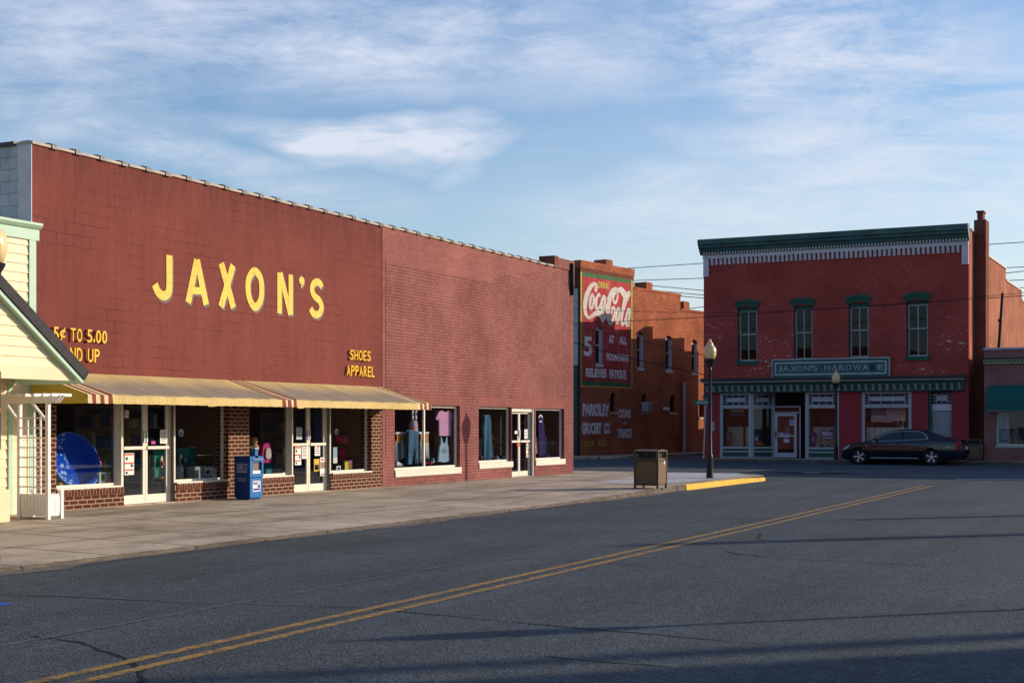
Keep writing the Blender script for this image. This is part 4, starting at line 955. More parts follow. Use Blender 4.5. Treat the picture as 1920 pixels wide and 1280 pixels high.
c = Q(404, 867, X2-.3); t = thing('brass_stand', 'thin brass display stand with a cross bar near the wood panel', 'stand', (c.x, c.y, c.z-.35))
mb = MB(); mb.tube([(c.x,c.y,c.z-.40),(c.x,c.y,c.z+.10)], .012, 6); mb.tube([(c.x,c.y-.18,c.z+.10),(c.x,c.y+.18,c.z+.10)], .008, 6); mb.lathe([(.10,0),(.10,.015),(.02,.02)], (c.x,c.y,c.z-.40), 14); mb.build('stand', col('brass',(.45,.28,.08),.3), t)
# window left of the second door
X3 = FX-.40
c = Q(476, 832, X3); t = thing('plush_doll', 'tan plush doll with orange hair sitting high behind the newspaper box', 'doll', (c.x, c.y, c.z-.2))
prof = lambda r, s_: [(max(r*math.cos(w),0), r*s_*math.sin(w)) for w in [R(-90+15*k) for k in range(13)]]
mb = MB().lathe(prof(.105,1.0), c+V((0,0,-.08)), 18).lathe(prof(.08,.9), c+V((0,0,.06)), 18); mb.build('body', col('plush_tan',(.45,.26,.13),.9), t, smooth=True)
MB().lathe(prof(.085,.5), c+V((-.01,0,.115)), 18).build('hair', col('plush_orange',(.6,.16,.03),.9), t, smooth=True)
hang_cloth('beach_towel', 'teal towel hanging in the window behind the newspaper box', 'towel', pxpoly([(468,845),(468,892),(508,890),(508,846)], X3-.25), X3-.25, col('teal_cloth',(.02,.22,.26),.8), .03, .02, 6)
c = Q(499, 848, X3); t = thing('backpack', 'magenta backpack with a silver front pocket hanging over teal cloth', 'backpack', (c.x, c.y, c.z-.2)); fr = Fr(c,(0,1,0),(1,0,0))
MB().prism(cr([(-.17,-.18),(-.16,.08),(-.10,.18),(0,.20),(.10,.18),(.16,.08),(.17,-.18),(.10,-.22),(-.10,-.22)],4,True), fr, -.12, .03).build('bag', col('magenta_cloth',(.42,.015,.14),.7), t, bevel=.02)
MB().prism(cr([(-.09,-.12),(-.08,.06),(0,.10),(.08,.06),(.09,-.12)],4,True), fr, .03, .07).build('pocket', col('silver_print',(.45,.40,.36),.4), t, bevel=.015)
boxed('brown_carton', 'open brown carton on the sill left of the second door', 'carton', 530, 543, 853, 868, X3+.05, .15, col('kraft',(.36,.20,.09)))
c = Q(536, 846, X3-.02); t = thing('mug', 'white mug standing on the brown carton', 'mug', (c.x, c.y, c.z-.06)); MB().lathe([(0,-.06),(.05,-.06),(.055,.06),(.047,.06),(.043,-.05),(0,-.05)], c, 16).build('cup', M['paper'], t, smooth=True); MB().tube([c+V((0,.05,.04)),c+V((0,.085,.02)),c+V((0,.085,-.02)),c+V((0,.05,-.04))], .008, 6).build('handle', M['paper'], t)
boxed('tan_box', 'flat tan box with a blue end on the sill left of the second door', 'box', 530.5, 545, 883.5, 891, XW-.14, .1, col('tan_card',(.45,.36,.22)), [(.75,1,0,1,col('royal_print',(.05,.06,.40)))])
# window right of the second door
for i, (a, b, cl, lb_) in enumerate(((636, 822, (.40,.02,.05), 'red cushion heaped in the window right of the second door'), (646, 824, (.48,.10,.13), 'pink cushion heaped in the window right of the second door'), (641, 852, (.38,.03,.04), 'red bag below the cushions in the fourth window'))):
    blob('cushion', lb_, 'cushion', a, b, X3-.3, .14, col('cushion_%d' % i, cl, .9), (.6,1.1,.75 if i < 2 else 1.3))
boxed('snack_box', 'yellow and brown upright box low in the window right of the second door', 'box', 646.5, 661, 863, 884, XW-.15, .08, col('brown_card',(.26,.11,.05)), [(0,.45,.02,.98,col('lime_print',(.55,.5,.03))),(.05,.95,.90,.98,col('pink_print',(.55,.06,.30)))])
boxed('white_card', 'white card with a dark picture beside the second door frame', 'card', 631, 639, 873, 883.5, XW-.10, .02, M['paper'], [(.2,.8,.2,.8,col('navy_print',(.02,.06,.25)))])
sheet('window_poster', 'pale blue poster strip against the second door frame', 'poster', 624.5, 632, 838, 868, XW-.05, col('sky_print',(.35,.50,.60)), [(0,1,.0,.35,M['paper'])])
hang_cloth('hanging_garment', 'dark blue garment hanging behind the second glass door', 'garment', pxpoly([(590,770),(586,835),(606,833),(604,770)], X3-.6), X3-.6, col('navy_cloth',(.015,.04,.12),.9), .05, .03, 6)
# annex, large window: clothes
X4 = FX-.36
jean = [(765,812),(762,868),(773,869),(776,835),(779,869),(785,868),(785,806),(775,800),(767,803)]
hang_cloth('jeans', 'blue denim jeans hanging on the mannequin in the large annex window', 'jeans', pxpoly([(765,806),(763,869),(772,870),(775.5,838),(778,870),(786,868),(785,803)], X4+.13), X4+.13, col('denim',(.05,.12,.20),.9,.4), .07, .03, 5)
c = Q(775, 797, X4+.10); t = thing('mannequin_top', 'patterned halter top on the mannequin above the jeans', 'top', c)
MB().lathe([(0,-.16),(.13,-.15),(.145,-.02),(.13,.08),(.10,.12),(0,.13)], c, 18, Matrix.Diagonal((.7,1,1,1))).build('top', (lambda n: n.done(n.mix(n.ramp(n.noise(7,2),.45,.55), (.50,.22,.12,1), (.32,.32,.44,1)), .8))(NT('patterned_cloth')), t, smooth=True)
for i, a in enumerate((773.5, 779.5)):
    c = Q(a, 777, X4+.12); t = thing('flip_flop', ('left' if i == 0 else 'right')+' one of two pale flip flops hung above the jeans', 'flip flop', c); fr = Fr(c,(0,1,0),(1,0,0))
    MB().prism([(.05*math.cos(w), .13*math.sin(w)) for w in [2*math.pi*k/18 for k in range(18)]], fr, 0, .02).build('sole', col('lilac_rubber',(.42,.38,.48),.6), t, bevel=.005); MB().tube([fr.p(-.035,-.03,.02),fr.p(0,.05,.045),fr.p(.035,-.03,.02)], .007, 5).build('thong', M['ink'], t)
Xr = X4-.05
c0, c1 = Q(741, 812, Xr), Q(803, 813, Xr); t = thing('clothes_rail', 'wooden clothes rail with orange slats across the large annex window', 'rail', ((c0+c1)/2))
MB().box(Xr-.02,Xr+.02,c0.y,c1.y,c0.z-.02,c0.z+.03).build('rail_top', M['white_old'], t)
mb = MB()
for i in range(7):
    if i in (2,3,4): continue
    a = c0.y+.06+i*(c1.y-c0.y)/7; mb.box(Xr-.015,Xr+.015,a,a+.16,c0.z-.25,c0.z-.03)
mb.build('slats', col('orange_wood',(.48,.20,.03)), t)
rack = [(743,749,(.40,.44,.50),'grey'),(748,753,(.25,.34,.38),'slate grey'),(752,757,(.48,.52,.55),'pale grey'),(756,766,(.42,.58,.50),'mint green and white'),(786.5,790,(.70,.66,.54),'cream'),(789,797,(.03,.05,.28),'dark blue'),(797,803,(.62,.62,.58),'white')]
for a, b, cl, nm in rack:
    hang_cloth('hanging_garment', nm+' garment on the clothes rail in the large annex window', 'garment', pxpoly([(a+.8,826),(a,858+rnd.uniform(-4,8)),(b,860+rnd.uniform(-4,8)),(b-.8,826)], Xr+rnd.uniform(-.04,.04)), Xr+rnd.uniform(-.05,.05), col('garment_'+nm.replace(' ','_'), cl, .9, .2), .05, .03, 4)
def shirt_poly(px0, px1, py0, py1, X, kind):
    y0, y1 = onX(px0,800,X)[0], onX(px1,800,X)[0]; zt, zb = onX((px0+px1)/2,py0,X)[1], onX((px0+px1)/2,py1,X)[1]
    tee = [(.0,.66),(.12,.60),(.17,.72),(.18,0),(.82,0),(.83,.72),(.88,.60),(1,.66),(.84,.95),(.64,1),(.58,.95),(.5,.93),(.42,.95),(.36,1),(.16,.95)]
    tank = [(.05,.05),(.5,0),(.95,.05),(.84,.60),(.76,.72),(.74,1),(.66,1),(.60,.80),(.5,.74),(.40,.80),(.32,1),(.24,1),(.22,.72),(.14,.60)]
    return [(y0+(y1-y0)*a, zb+(zt-zb)*b) for a, b in (tee if kind == 'tee' else tank)]
def shirt(name, label, px0, px1, py0, py1, X, kind, mat, pr=None):
    po = shirt_poly(px0,px1,py0,py1,X,kind); ys_ = [p[0] for p in po]; zs_ = [p[1] for p in po]
    t = thing(name, label, 'shirt', (X, (min(ys_)+max(ys_))/2, min(zs_))); fr = FXr(X)
    MB().prism(po, fr, -.05, .0).build('cloth', mat, t, bevel=.012)
    if pr:
        w, h = max(ys_)-min(ys_), max(zs_)-min(zs_)
        MB().prism([(min(ys_)+w*(pr[0]+pr[2]*math.cos(q)), min(zs_)+h*(pr[1]+pr[3]*math.sin(q))) for q in [k*math.pi/10 for k in range(20)]], fr, .0005, .003).build('print', pr[4], t)
    return t
shirt('t_shirt', 'pink t-shirt pinned high in the large annex window', 817.5, 853, 769, 817, X4+.14, 'tee', col('pink_cotton',(.58,.29,.46),.9,.14))
shirt('tank_top', 'pale blue tank top pinned under the pink t-shirt', 821, 845.5, 819, 867, X4+.14, 'tank', col('blue_cotton',(.26,.36,.46),.9,.14), (.5,.45,.22,.10,col('faded_print',(.16,.2,.26))))
MB_ = boxed('slat_board', 'dark wooden display board behind the pink t-shirt', 'board', 816, 854, 764, 868, X4-.12, .03, M['wood'])
def shoe(label, px, py, X, mat, mat2, ang=0):
    c = Q(px, py, X); t = thing('shoe', label, 'shoe', c); ca, sa = math.cos(ang), math.sin(ang)
    fr = Fr(c,(-sa,ca,0),(ca,sa,0))
    MB().prism([(-.13,0),(.13,0),(.13,.03),(-.13,.03)], fr, -.04, .04).build('sole', mat2, t, bevel=.008)
    MB().prism([(-.125,.03),(.125,.03),(.115,.06),(.03,.08),(-.02,.11),(-.11,.12)], fr, -.037, .037).build('upper', mat, t, bevel=.018)
shoe('blue running shoe right of the window mullion in the annex', 812, 866, X4+.02, col('shoe_blue',(.10,.22,.35)), M['paper'], .4)
shoe('teal shoe beside the mullion in the annex window', 806, 868, X4-.12, col('shoe_teal',(.05,.20,.24)), M['paper'], -.3)
shoe('white shoe at the left of the mullion in the annex window', 792, 867, X4+.0, M['paper'], M['paper'], .2)
shoe('white shoe in the left corner of the large annex window', 748, 874, X4+.0, M['paper'], col('grey_rubber',(.3,.3,.3)), -.2)
blob('red_cup', 'red plastic cup left of the mullion in the annex window', 'cup', 796, 868.5, X4+.12, .05, col('cup_red',(.55,.02,.05),.3), (1,1,1.1)); blob('red_cup', 'red plastic cup right of the mullion in the annex window', 'cup', 807.5, 868, X4+.12, .05, col('cup_red',(.55,.02,.05),.3), (1,1,1.1))
# annex, second window
hang_cloth('denim_dress', 'long teal denim dress hanging in the window left of the annex door', 'dress', pxpoly([(908,778),(905.5,800),(905,862),(913,861),(924,858),(920,800),(916,777)], X4+.12), X4+.12, col('teal_denim',(.045,.13,.20),.9,.25), .06, .04, 6)
hang_cloth('hanging_garment', 'cream trousers hanging beside the teal dress', 'garment', pxpoly([(900,821),(900,860),(905,860),(905,821)], X4-.1), X4-.1, col('cream_cotton',(.62,.58,.48),.9), .05, .02, 3)
boxed('tan_board', 'tan display board beside the teal dress', 'board', 920.5, 931, 814.5, 860, X4-.2, .05, col('tan_board',(.55,.36,.12)), [(.3,.7,.6,.8,M['ink'])])
for i, (a, nm) in enumerate(((906,'brown'),(916,'tan'),(932,'grey'),(940,'black'),(948,'white'))):
    shoe(nm+' shoe on the sill of the window left of the annex door', a, 862.5-i*.6, X4+.12-(i%2)*.08, col('shoe_'+nm, {'brown':(.12,.06,.03),'tan':(.35,.22,.12),'grey':(.25,.25,.25),'black':(.02,.02,.02),'white':(.6,.6,.58)}[nm]), M['paper'] if i > 1 else M['ink'], (i%3-1)*.4)
XD2 = FX-.127
sheet('door_sticker', 'small white sticker on the left leaf of the annex door', 'sticker', 965, 970, 807.5, 813, XD2, M['paper']); sheet('door_sticker', 'white card above the bar of the annex door', 'sticker', 970, 975, 817.5, 822.5, XD2, M['paper'], [(.2,.8,.3,.7,M['ink'])])
sheet('door_sticker', 'red tag below the bar of the annex door', 'sticker', 969.5, 974.5, 828, 837, XD2, col('tag_red',(.60,.09,.04)))
sheet('door_notice', 'white notice above the bar on the right leaf of the annex door', 'notice', 983, 989, 804.5, 822, XD2, M['paper'], lines=5)
sheet('door_notice', 'long white notice with red bands below the bar of the annex door', 'notice', 986.5, 994, 829, 857, XD2, M['paper'], red3)
pu = col('purple_cotton',(.026,.010,.085),.9,.2)
shirt('t_shirt', 'purple t-shirt hanging behind the right leaf of the annex door', 981, 991, 778, 826, X4-.5, 'tee', pu)
hang_cloth('team_shirt', 'long dark purple shirt with a white crest in the right annex window', 'shirt', pxpoly([(1008,782),(1009,855),(1020,854),(1022,828),(1018,782)], X4+.1), X4+.1, pu, .06, .02, 3)
c = Q(1013.5, 788, X4+.16); mb = MB(); fr = Fr(c,(0,1,0),(1,0,0)); mb.ribbon([(.12*math.cos(R(w)), .06+.09*math.sin(R(w))) for w in range(10,171,16)], .05, fr, 0, .004); mb.prism([(-.09,-.05),(.09,-.05),(.09,-.01),(-.09,-.01)], fr, 0, .004)
crest = mb.build('shirt_crest', M['paper']); ts_ = [o for o in bpy.data.objects if o.name.startswith('team_shirt')][0]; crest.parent = ts_; 
for v_ in crest.data.vertices: v_.co = v_.co - ts_.location
hang_cloth('hanging_garment', 'white garment at the left of the right annex window', 'garment', pxpoly([(1004.5,819),(1004.5,850),(1008,850),(1008,819)], X4-.15), X4-.15, M['paper'], .05, .02, 3)
hang_cloth('hanging_garment', 'pale blue garment behind the purple shirt', 'garment', pxpoly([(1019,818),(1019,852),(1026,851),(1026,818)], X4-.2), X4-.2, col('pale_blue_cloth',(.16,.26,.36),.9), .05, .02, 3)
for i, (a, b) in enumerate(((1025, 855.5), (1033, 848), (1039, 855))):
    blob('cap', ('nearest purple cap on the sill by the purple shirt','purple cap raised behind the other two caps','purple cap at the right on the annex sill')[i], 'cap', a, b, X4+.02-(i == 1)*.2, .11, col('purple_cap',(.07,.02,.20),.8), (1,1,.6))

# weeds at the end of the painted kerb and dry leaves blown along the gutter
wx_, wy_ = onZ(1409, 898); t = thing('weed_tuft', 'dry weed tuft growing at the far end of the yellow kerb', 'weed', (wx_, wy_, 0)); mb = MB()
for i in range(60):
    a = rnd.uniform(0, 6.28); r0 = rnd.uniform(0, .10); l = rnd.uniform(.10, .30); p = V((wx_+r0*math.cos(a), wy_+r0*math.sin(a)*2, 0)); q = p+V((math.cos(a)*l*.6, math.sin(a)*l*.6, l)); w_ = V((-math.sin(a), math.cos(a), 0))*.009
    mb.face([p-w_, p+w_, q])
mb.build('blades', paint('dry_weed', (.20,.17,.06), .9, .3), t)
mb = MB()
for i in range(170):
    y = rnd.uniform(2, 34); x = KX+abs(rnd.gauss(0,.16))+.02; s_ = rnd.uniform(.012,.035); a = rnd.uniform(0,6.28)
    if rnd.random() < .25: x = rnd.uniform(FX+.1, KX-.2); z = ZS(x, y)+.008
    else: z = .012
    mb.face([V((x+s_*math.cos(a+k*1.57)*(1 if k%2 else .6), y+s_*math.sin(a+k*1.57)*(1 if k%2 else .6), z+rnd.uniform(0,.012))) for k in range(4)], rnd.randrange(3))
tag(mb.build('leaf_litter', [paint('leaf_brown', (.16,.08,.03), .9), paint('leaf_tan', (.34,.22,.10), .9), paint('paper_scrap', (.5,.48,.44), .9)], None), kind='stuff')
# ------------------------------------------------------------------ corner grocery with the painted wall sign
C0 = V((*onY(1088, 858, 64.3)[:1], 64.3, 0)); CA = R(8.53)
cn = V((math.cos(CA), -math.sin(CA), 0)); cu_ = V((math.sin(CA), math.cos(CA), 0))
def Cc(px, py):
    d = V(ray(px, py)); o = V((0,0,EYE)); s = (C0-o).dot(cn)/d.dot(cn); p = o+d*s
    return ((p-C0).dot(cu_), p.z)
def Ca(px): return Cc(px, 800)[0]
gb = thing('corner_grocery', 'orange brick corner grocery with a large red painted soda sign on its side', 'building', C0, local=True); gb.rotation_euler.z = -CA
zP = [Cc(1088, 488)[1], Cc(1187, 513.5)[1], Cc(1187, 538)[1], Cc(1275, 558)[1], Cc(1280, 579)[1], Cc(1318, 589)[1]]
s1, s2, sE = Ca(1188), Ca(1276), 26.0
upw = [(Ca(a), Ca(b), Cc((a+b)/2, t_)[1], Cc((a+b)/2, u)[1]) for a, b, t_, u in ((1117,1129.5,683,610),(1195,1206,690,621.5),(1248,1259.5,694,629),(1297,1307.5,698,637))]
dnw = [(Ca(a), Ca(b), Cc((a+b)/2, t_)[1], Cc((a+b)/2, u)[1]) for a, b, t_, u in ((1144,1155.5,772,735.5),(1203,1214,772,738),(1256,1267,773,740),(1311,1320,782,752))]
ow = [(a, b, c, d) for a, b, c, d in upw+dnw]
mb = MB()
mb.wall(CF, 0, s1, .05, zP[0]-.35, ow, .32); mb.wall(CF, s1, s2, .05, zP[2]-.1, ow, .32); mb.wall(CF, s2, sE, .05, zP[4]-.1, ow, .32)
mb.build('side_wall', M['coke_brick'], gb, local=True)
mb = MB(); mb.fb(CF, -.02, s1+.05, zP[0]-.35, zP[0]+.02, -.36, .035); mb.fb(CF, s1+.05, s2+.04, zP[2]-.1, zP[2]+.02, -.36, .03); mb.fb(CF, s2+.04, sE, zP[4]-.1, zP[4]+.02, -.36, .03)
mb.build('parapet_cap', M['coke_brick'], gb, local=True)
mb = MB(); mb.fb(CF, 0, s1, zP[0]-.55, zP[0]-.352, -.02, .012); mb.build('corbel', M['hw_chim'], gb, local=True)
for a, b, y in ((1127,1148,484),(1204,1222,527),(1276.5,1290,563.5)):
    s0, sb = Ca(a), Ca(b); zt = Cc(a, y)[1]; w = (sb-s0)*.52
    c_ = (s0+sb)/2
    MB().box(-.75,-.02,c_-.02,c_+.62,zP[4]-.5,zt).build('chimney', M['coke_brick'], gb, local=True)
def spandrel(mb, fr, a0, a1, zt, rise, d0, d1, n=8):
    m = (a0+a1)/2
    for sd in (-1, 1):
        e = a0 if sd < 0 else a1
        poly = [(e, zt+.01), (e, zt-rise)]+[(m+sd*(a1-a0)/2*math.cos(w), zt-rise+rise*math.sin(w)) for w in [math.pi/2*k/n for k in range(1, n+1)]]+[(m, zt+.01)]
        mb.prism(poly, fr, d0, d1)
mb = MB()
for a0, a1, z0, z1 in upw: spandrel(mb, CF, a0, a1, z1, .18, -.12, .001)
for a0, a1, z0, z1 in dnw: spandrel(mb, CF, a0, a1, z1, (a1-a0)*.5, -.12, .001)
mb.build('window_arches', M['coke_brick'], gb, local=True)
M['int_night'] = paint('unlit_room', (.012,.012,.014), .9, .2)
for a0, a1, z0, z1 in upw:
    zm = (z0+z1)/2; d = -.16
    mb = MB(); mb.fb(CF,a0,a0+.07,z0,z1,d-.06,d); mb.fb(CF,a1-.07,a1,z0,z1,d-.06,d); mb.fb(CF,a0+.07,a1-.07,z1-.26,z1,d-.06,d-.001); mb.fb(CF,a0+.07,a1-.07,z0,z0+.08,d-.06,d-.001); mb.fb(CF,a0+.07,a1-.07,zm-.035,zm+.035,d-.06,d-.001)
    o = mb.build('window', M['white_old'], gb, local=True); mb = MB().fb(CF,a0+.05,a1-.05,z0+.05,z1-.05,d-.04,d-.034); mb.build('pane', M['glass_old'], o, local=True)
    MB().fb(CF,a0-.03,a1+.05,z0-.14,z0-.001,-.14,.05).build('window_sill', M['white_old'], gb, local=True)
    MB().fb(CF,a1-.012,a1-.002,z0,z1-.2,-.16,-.002).build('window_reveal', M['white_old'], gb, local=True)
for i, (a0, a1, z0, z1) in enumerate(dnw):
    MB().fb(CF,a0,a1,z0,z1,-.22,-.18).build('dark_opening', M['int_night'], gb, local=True); MB().fb(CF,a0-.06,a1+.06,z0-.11,z0,-.1,.05).build('window_sill', M['tan_stripe'], gb, local=True)  # near-black panel puts the dark of the unlit room into the opening
a0, a1 = Ca(1203.5), Ca(1213.5); z0, z1 = Cc(1208,771)[1], Cc(1208,753)[1]
o = MB().fb(CF,a0,a1,z0,z1,-.1,.38).build('air_conditioner', M['grey_paint'], gb, local=True, bevel=.01)
mb = MB()
for k in range(6): mb.fb(CF,a0+.05,a1-.05,z0+.06+k*.07,z0+.085+k*.07,.381,.39)
mb.build('grille', M['black'], o, local=True)
a = Ca(1280); mb = MB(); mb.tube([(.10,a,Cc(1280,716)[1]),(.10,a,.1)], .085, 8); mb.build('downspout', M['grey_paint'], gb, local=True)
for q in (1244, 1250):
    a = Ca(q); z = Cc(q, 767)[1]; MB().lathe([(0,0),(.13,0),(.13,.06),(.10,.14),(0,.15)], (.0,a,z), 16, Matrix.Rotation(R(90),4,'Y')).build('electric_meter', M['galv'], gb, local=True)
# front of the grocery (seen at a sliver past the annex): local -Y face
GF = Fr((0,0,0),(1,0,0),(0,-1,0)); zg = Cc(1088,541)[1]; zk = Cc(1088,684)[1]
mb = MB(); mb.wall(GF, -11, -.33, .05, zP[0], (), .3); mb.build('front_wall', M['hw_chim'], gb, local=True)
mb = MB(); mb.fb(GF, -.329, 0, .05, zP[0]-.36, -.02, .0); mb.build('corner_pier', M['hw_chim'], gb, local=True)
MB().fb(GF, -11, -.12, zk, zg, .002, .06).build('upper_panel', M['grey_paint'], gb, local=True)
MB().fb(GF, -11, -.12, .9, zk-.002, .002, .10).build('shop_front', M['green_dark'], gb, local=True); MB().fb(GF, -11, -.12, .05, .898, .002, .12).build('plinth', paint('blue_green_plinth', (.015,.05,.07), .6), gb, local=True)
for x in (-.42, -1.6, -2.8): MB().fb(GF, x-.06, x+.06, 1.0, zk-.1, .10, .13).build('pilaster_stripe', M['tan_stripe'], gb, local=True)
mb = MB(); mb.box(-11,-.33,.31,sE,zP[4]-.8,zP[4]-.7); mb.box(-11.3,-11,0,sE,0,zP[4]); mb.box(-11,-.33,sE-.3,sE,0,zP[4]-.3); mb.build('roof', M['roof'], gb, local=True)
# --- painted sign
Sa0, Sa1 = Ca(1088.5), Ca(1185.5); Sz1, Sz0 = Cc(1088.5, 500.5)[1], Cc(1088.5, 724.5)[1]
h_ = upw[0]; hole = [(h_[0]-.001, h_[1]+.001, h_[2]-.145, h_[3]+.0)]
mb = MB(); mb.wall(CF.sub(0,0,.004), Sa0, Sa1, Sz0, Sz1, hole, .0035, back=False); mb.build('sign_field', M['coke_red'], gb, local=True)
wb0 = lambda n_, c_, f_: brick_mat(n_, c_, tuple(q*.85 for q in c_), tuple(q*.5 for q in c_), .21, .075, .010, .8, .008, .6, .3, blotch=.15, dirt=f_, dirt_amt=.7)
yb = wb0('sign_yellow', (.72,.52,.13), (.45,.25,.10)); gnb = wb0('sign_green', (.075,.20,.09), (.18,.20,.12))
mb = MB()
for q in ((Sa0,Sa1,Sz1-.07,Sz1),(Sa0,Sa1,Sz0,Sz0+.07),(Sa0,Sa0+.10,Sz0+.07,Sz1-.07),(Sa1-.10,Sa1,Sz0+.07,Sz1-.07)): mb.fb(CF, *q, .002, .008)
mb.build('sign_border', yb, gb, local=True)
mb = MB()
for q in ((Sa0+.10,Sa1-.10,Sz1-.42,Sz1-.07),(Sa0+.10,Sa1-.10,Sz0+.07,Sz0+.30),(Sa0+.10,Sa0+.19,Sz0+.30,Sz1-.42),(Sa1-.19,Sa1-.10,Sz0+.30,Sz1-.42)): mb.fb(CF, *q, .002, .0075)
mb.build('sign_band', gnb, gb, local=True)
wb = lambda n_, c_, f_: brick_mat(n_, c_, tuple(q*.88 for q in c_), tuple(q*.55 for q in c_), .21, .075, .010, .8, .008, .6, .3, blotch=.12, dirt=f_, dirt_amt=.8)
cream = wb('sign_white_paint', (.76,.70,.63), (.52,.30,.27)); pale = wb('sign_letter_white', (.88,.87,.88), (.50,.36,.34))
def cz(pts, oy=480): return [Cc(1070+x/9.146, oy+y/9.146) for x, y in pts]
def script(strokes):
    mb = MB()
    for i, (p, w) in enumerate(strokes):
        q = cz(p); q4 = [(a, b, ww) for (a, b), ww in zip(q, w if isinstance(w, list) else [w]*len(q))]
        q4 = cr(q4, 6); mb.ribbon([(a, b) for a, b, _ in q4], [ww for _, _, ww in q4], CF, .004, .010+i*.0012)
    return mb
S1 = [([(418,605),(432,560),(440,510),(412,478),(350,515),(285,640),(252,760),(243,880),(258,990),(305,1062)], [.20,.28,.24,.18,.26,.34,.38,.34,.26,.16]),
      ([(305,1062),(360,1030),(420,985),(475,975),(520,1010),(555,1060),(580,1105)], [.14,.20,.24,.30,.42,.52,.50]),
      ([(378,655),(345,700),(328,800),(335,885),(352,905),(382,840),(394,740),(380,660)], [.15,.22,.24,.22,.16,.20,.20,.14]),
      ([(370,655),(400,720),(430,740)], [.12,.10,.08]),
      ([(493,700),(487,665),(462,672),(435,760),(430,850),(452,918),(480,890),(512,800)], [.22,.20,.16,.24,.24,.20,.14,.08]),
      ([(588,705),(560,700),(528,790),(522,890),(550,930),(575,840),(590,700)], [.14,.20,.24,.24,.18,.18,.16]), ([(592,700),(577,850),(582,920),(603,850)], [.2,.22,.2,.08]), ([(622,745),(642,755)], [.30,.30])]
script(S1).build('script_lettering', cream, gb, local=True)
S2 = [([(820,585),(760,575),(700,640),(660,760),(640,900),(645,1030),(672,1120),(710,1115),(742,1020),(752,930),(738,885),(712,900),(698,970),(702,1020)], [.18,.26,.36,.40,.42,.40,.34,.26,.20,.18,.18,.18,.16,.10]),
      ([(790,605),(745,660),(728,740),(745,795),(775,790),(802,700),(800,620),(775,605)], [.14,.16,.18,.18,.18,.16,.14,.12]),
      ([(800,580),(860,585),(905,640),(955,700),(985,720)], [.16,.34,.42,.44,.30]), ([(940,680),(975,640),(990,615),(1010,640),(985,690)], [.12,.14,.14,.12,.10]),
      ([(1020,640),(985,710),(940,830),(905,960)], [.16,.12,.10,.08]), ([(935,700),(905,820),(885,960),(868,1080),(875,1165),(905,1150),(930,1060)], [.30,.26,.24,.24,.22,.16,.08]),
      ([(828,880),(795,930),(775,1030),(785,1130),(805,1120),(832,1020),(835,930),(822,885)], [.14,.22,.24,.22,.18,.20,.18,.12]), ([(835,960),(855,1000),(880,960)], [.1,.08,.08]),
      ([(1015,920),(985,920),(952,1020),(942,1130),(962,1180),(988,1110),(1008,960)], [.14,.20,.24,.24,.20,.18,.16]), ([(1015,915),(995,1080),(990,1180),(1012,1090)], [.2,.22,.2,.08])]
script(S2).build('script_lettering', cream, gb, local=True)
def wtext(s, x0, x1, y0, y1, mat, oy, bold=.05, d=.0115, shear=0):
    a0, b1 = Cc(1070+x0/9.146, oy+y0/9.146); b0 = Cc(1070+x0/9.146, oy+y1/9.146)[1]; a1 = Ca(1070+x1/9.146)
    mb = MB(); text_into(mb, s, CF, a0, a1, b0, b1, .001, d, bold, shear); o = mb.build('painted_lettering', mat, gb, local=True); o['label'] = 'painted wall lettering '+s
wtext('DRINK', 470, 665, 430, 545, yb, 480, .04)
wtext('5', 222, 370, 275, 612, pale, 600, .03); wtext('\u00a2', 384, 412, 330, 465, paint('sign_pink', (.55,.22,.24), .7), 600, .03)
for s, x0, x1, y0, y1 in (('AT',655,742,255,388),('ALL',830,960,272,412),('FOUNTAINS',612,992,562,690),('RELIEVES',258,612,815,975),('FATIGUE',665,952,845,1000)): wtext(s, x0, x1, y0, y1, pale, 600)
wtext('PARKSLEY',203,662,237,455,pale,730); wtext('GROCERY',193,528,562,765,pale,730); wtext('CO.',568,676,565,758,pale,730)
wtext('CIGARS',818,1030,335,487,pale,730,.04); wtext('AND',893,952,558,592,pale,730,.0); wtext('TOBACCO',803,1045,668,832,pale,730,.05)
wtext('NUF',236,402,875,978,paint('sign_ochre',(.50,.36,.06),.8),730,.0,shear=.2); wtext('SED',462,610,866,970,paint('sign_ochre',(.50,.36,.06),.8),730,.0,shear=.2)

# ------------------------------------------------------------------ two storey hardware store
XL, XR = Hx(1319.5), Hx(1816.5)
hw = thing('hardware_store', 'two storey dark red brick hardware store with green cornice and brackets', 'store', (XL, HY, 0))
zt_ = Hz(1560, 437)-.0; zcb = Hz(1320, 479); zsc = Hz(1560, 712)
up = [(Hx(a), Hx(b), Hz((a+b)/2, y1), Hz((a+b)/2, y0)) for a, b, y0, y1 in ((1383,1420,576,677),(1488,1524,573,674),(1591,1629.5,567.5,670),(1699.5,1741,563,668))]
sv = Hz(1400, 736.5); g0, g1 = Hx(1349.5), Hx(1508.5)
lo = [(Hx(1349.5),Hx(1573),0,sv),(Hx(1615.5),Hx(1709),0,sv),(Hx(1740),Hx(1784),0,sv)]
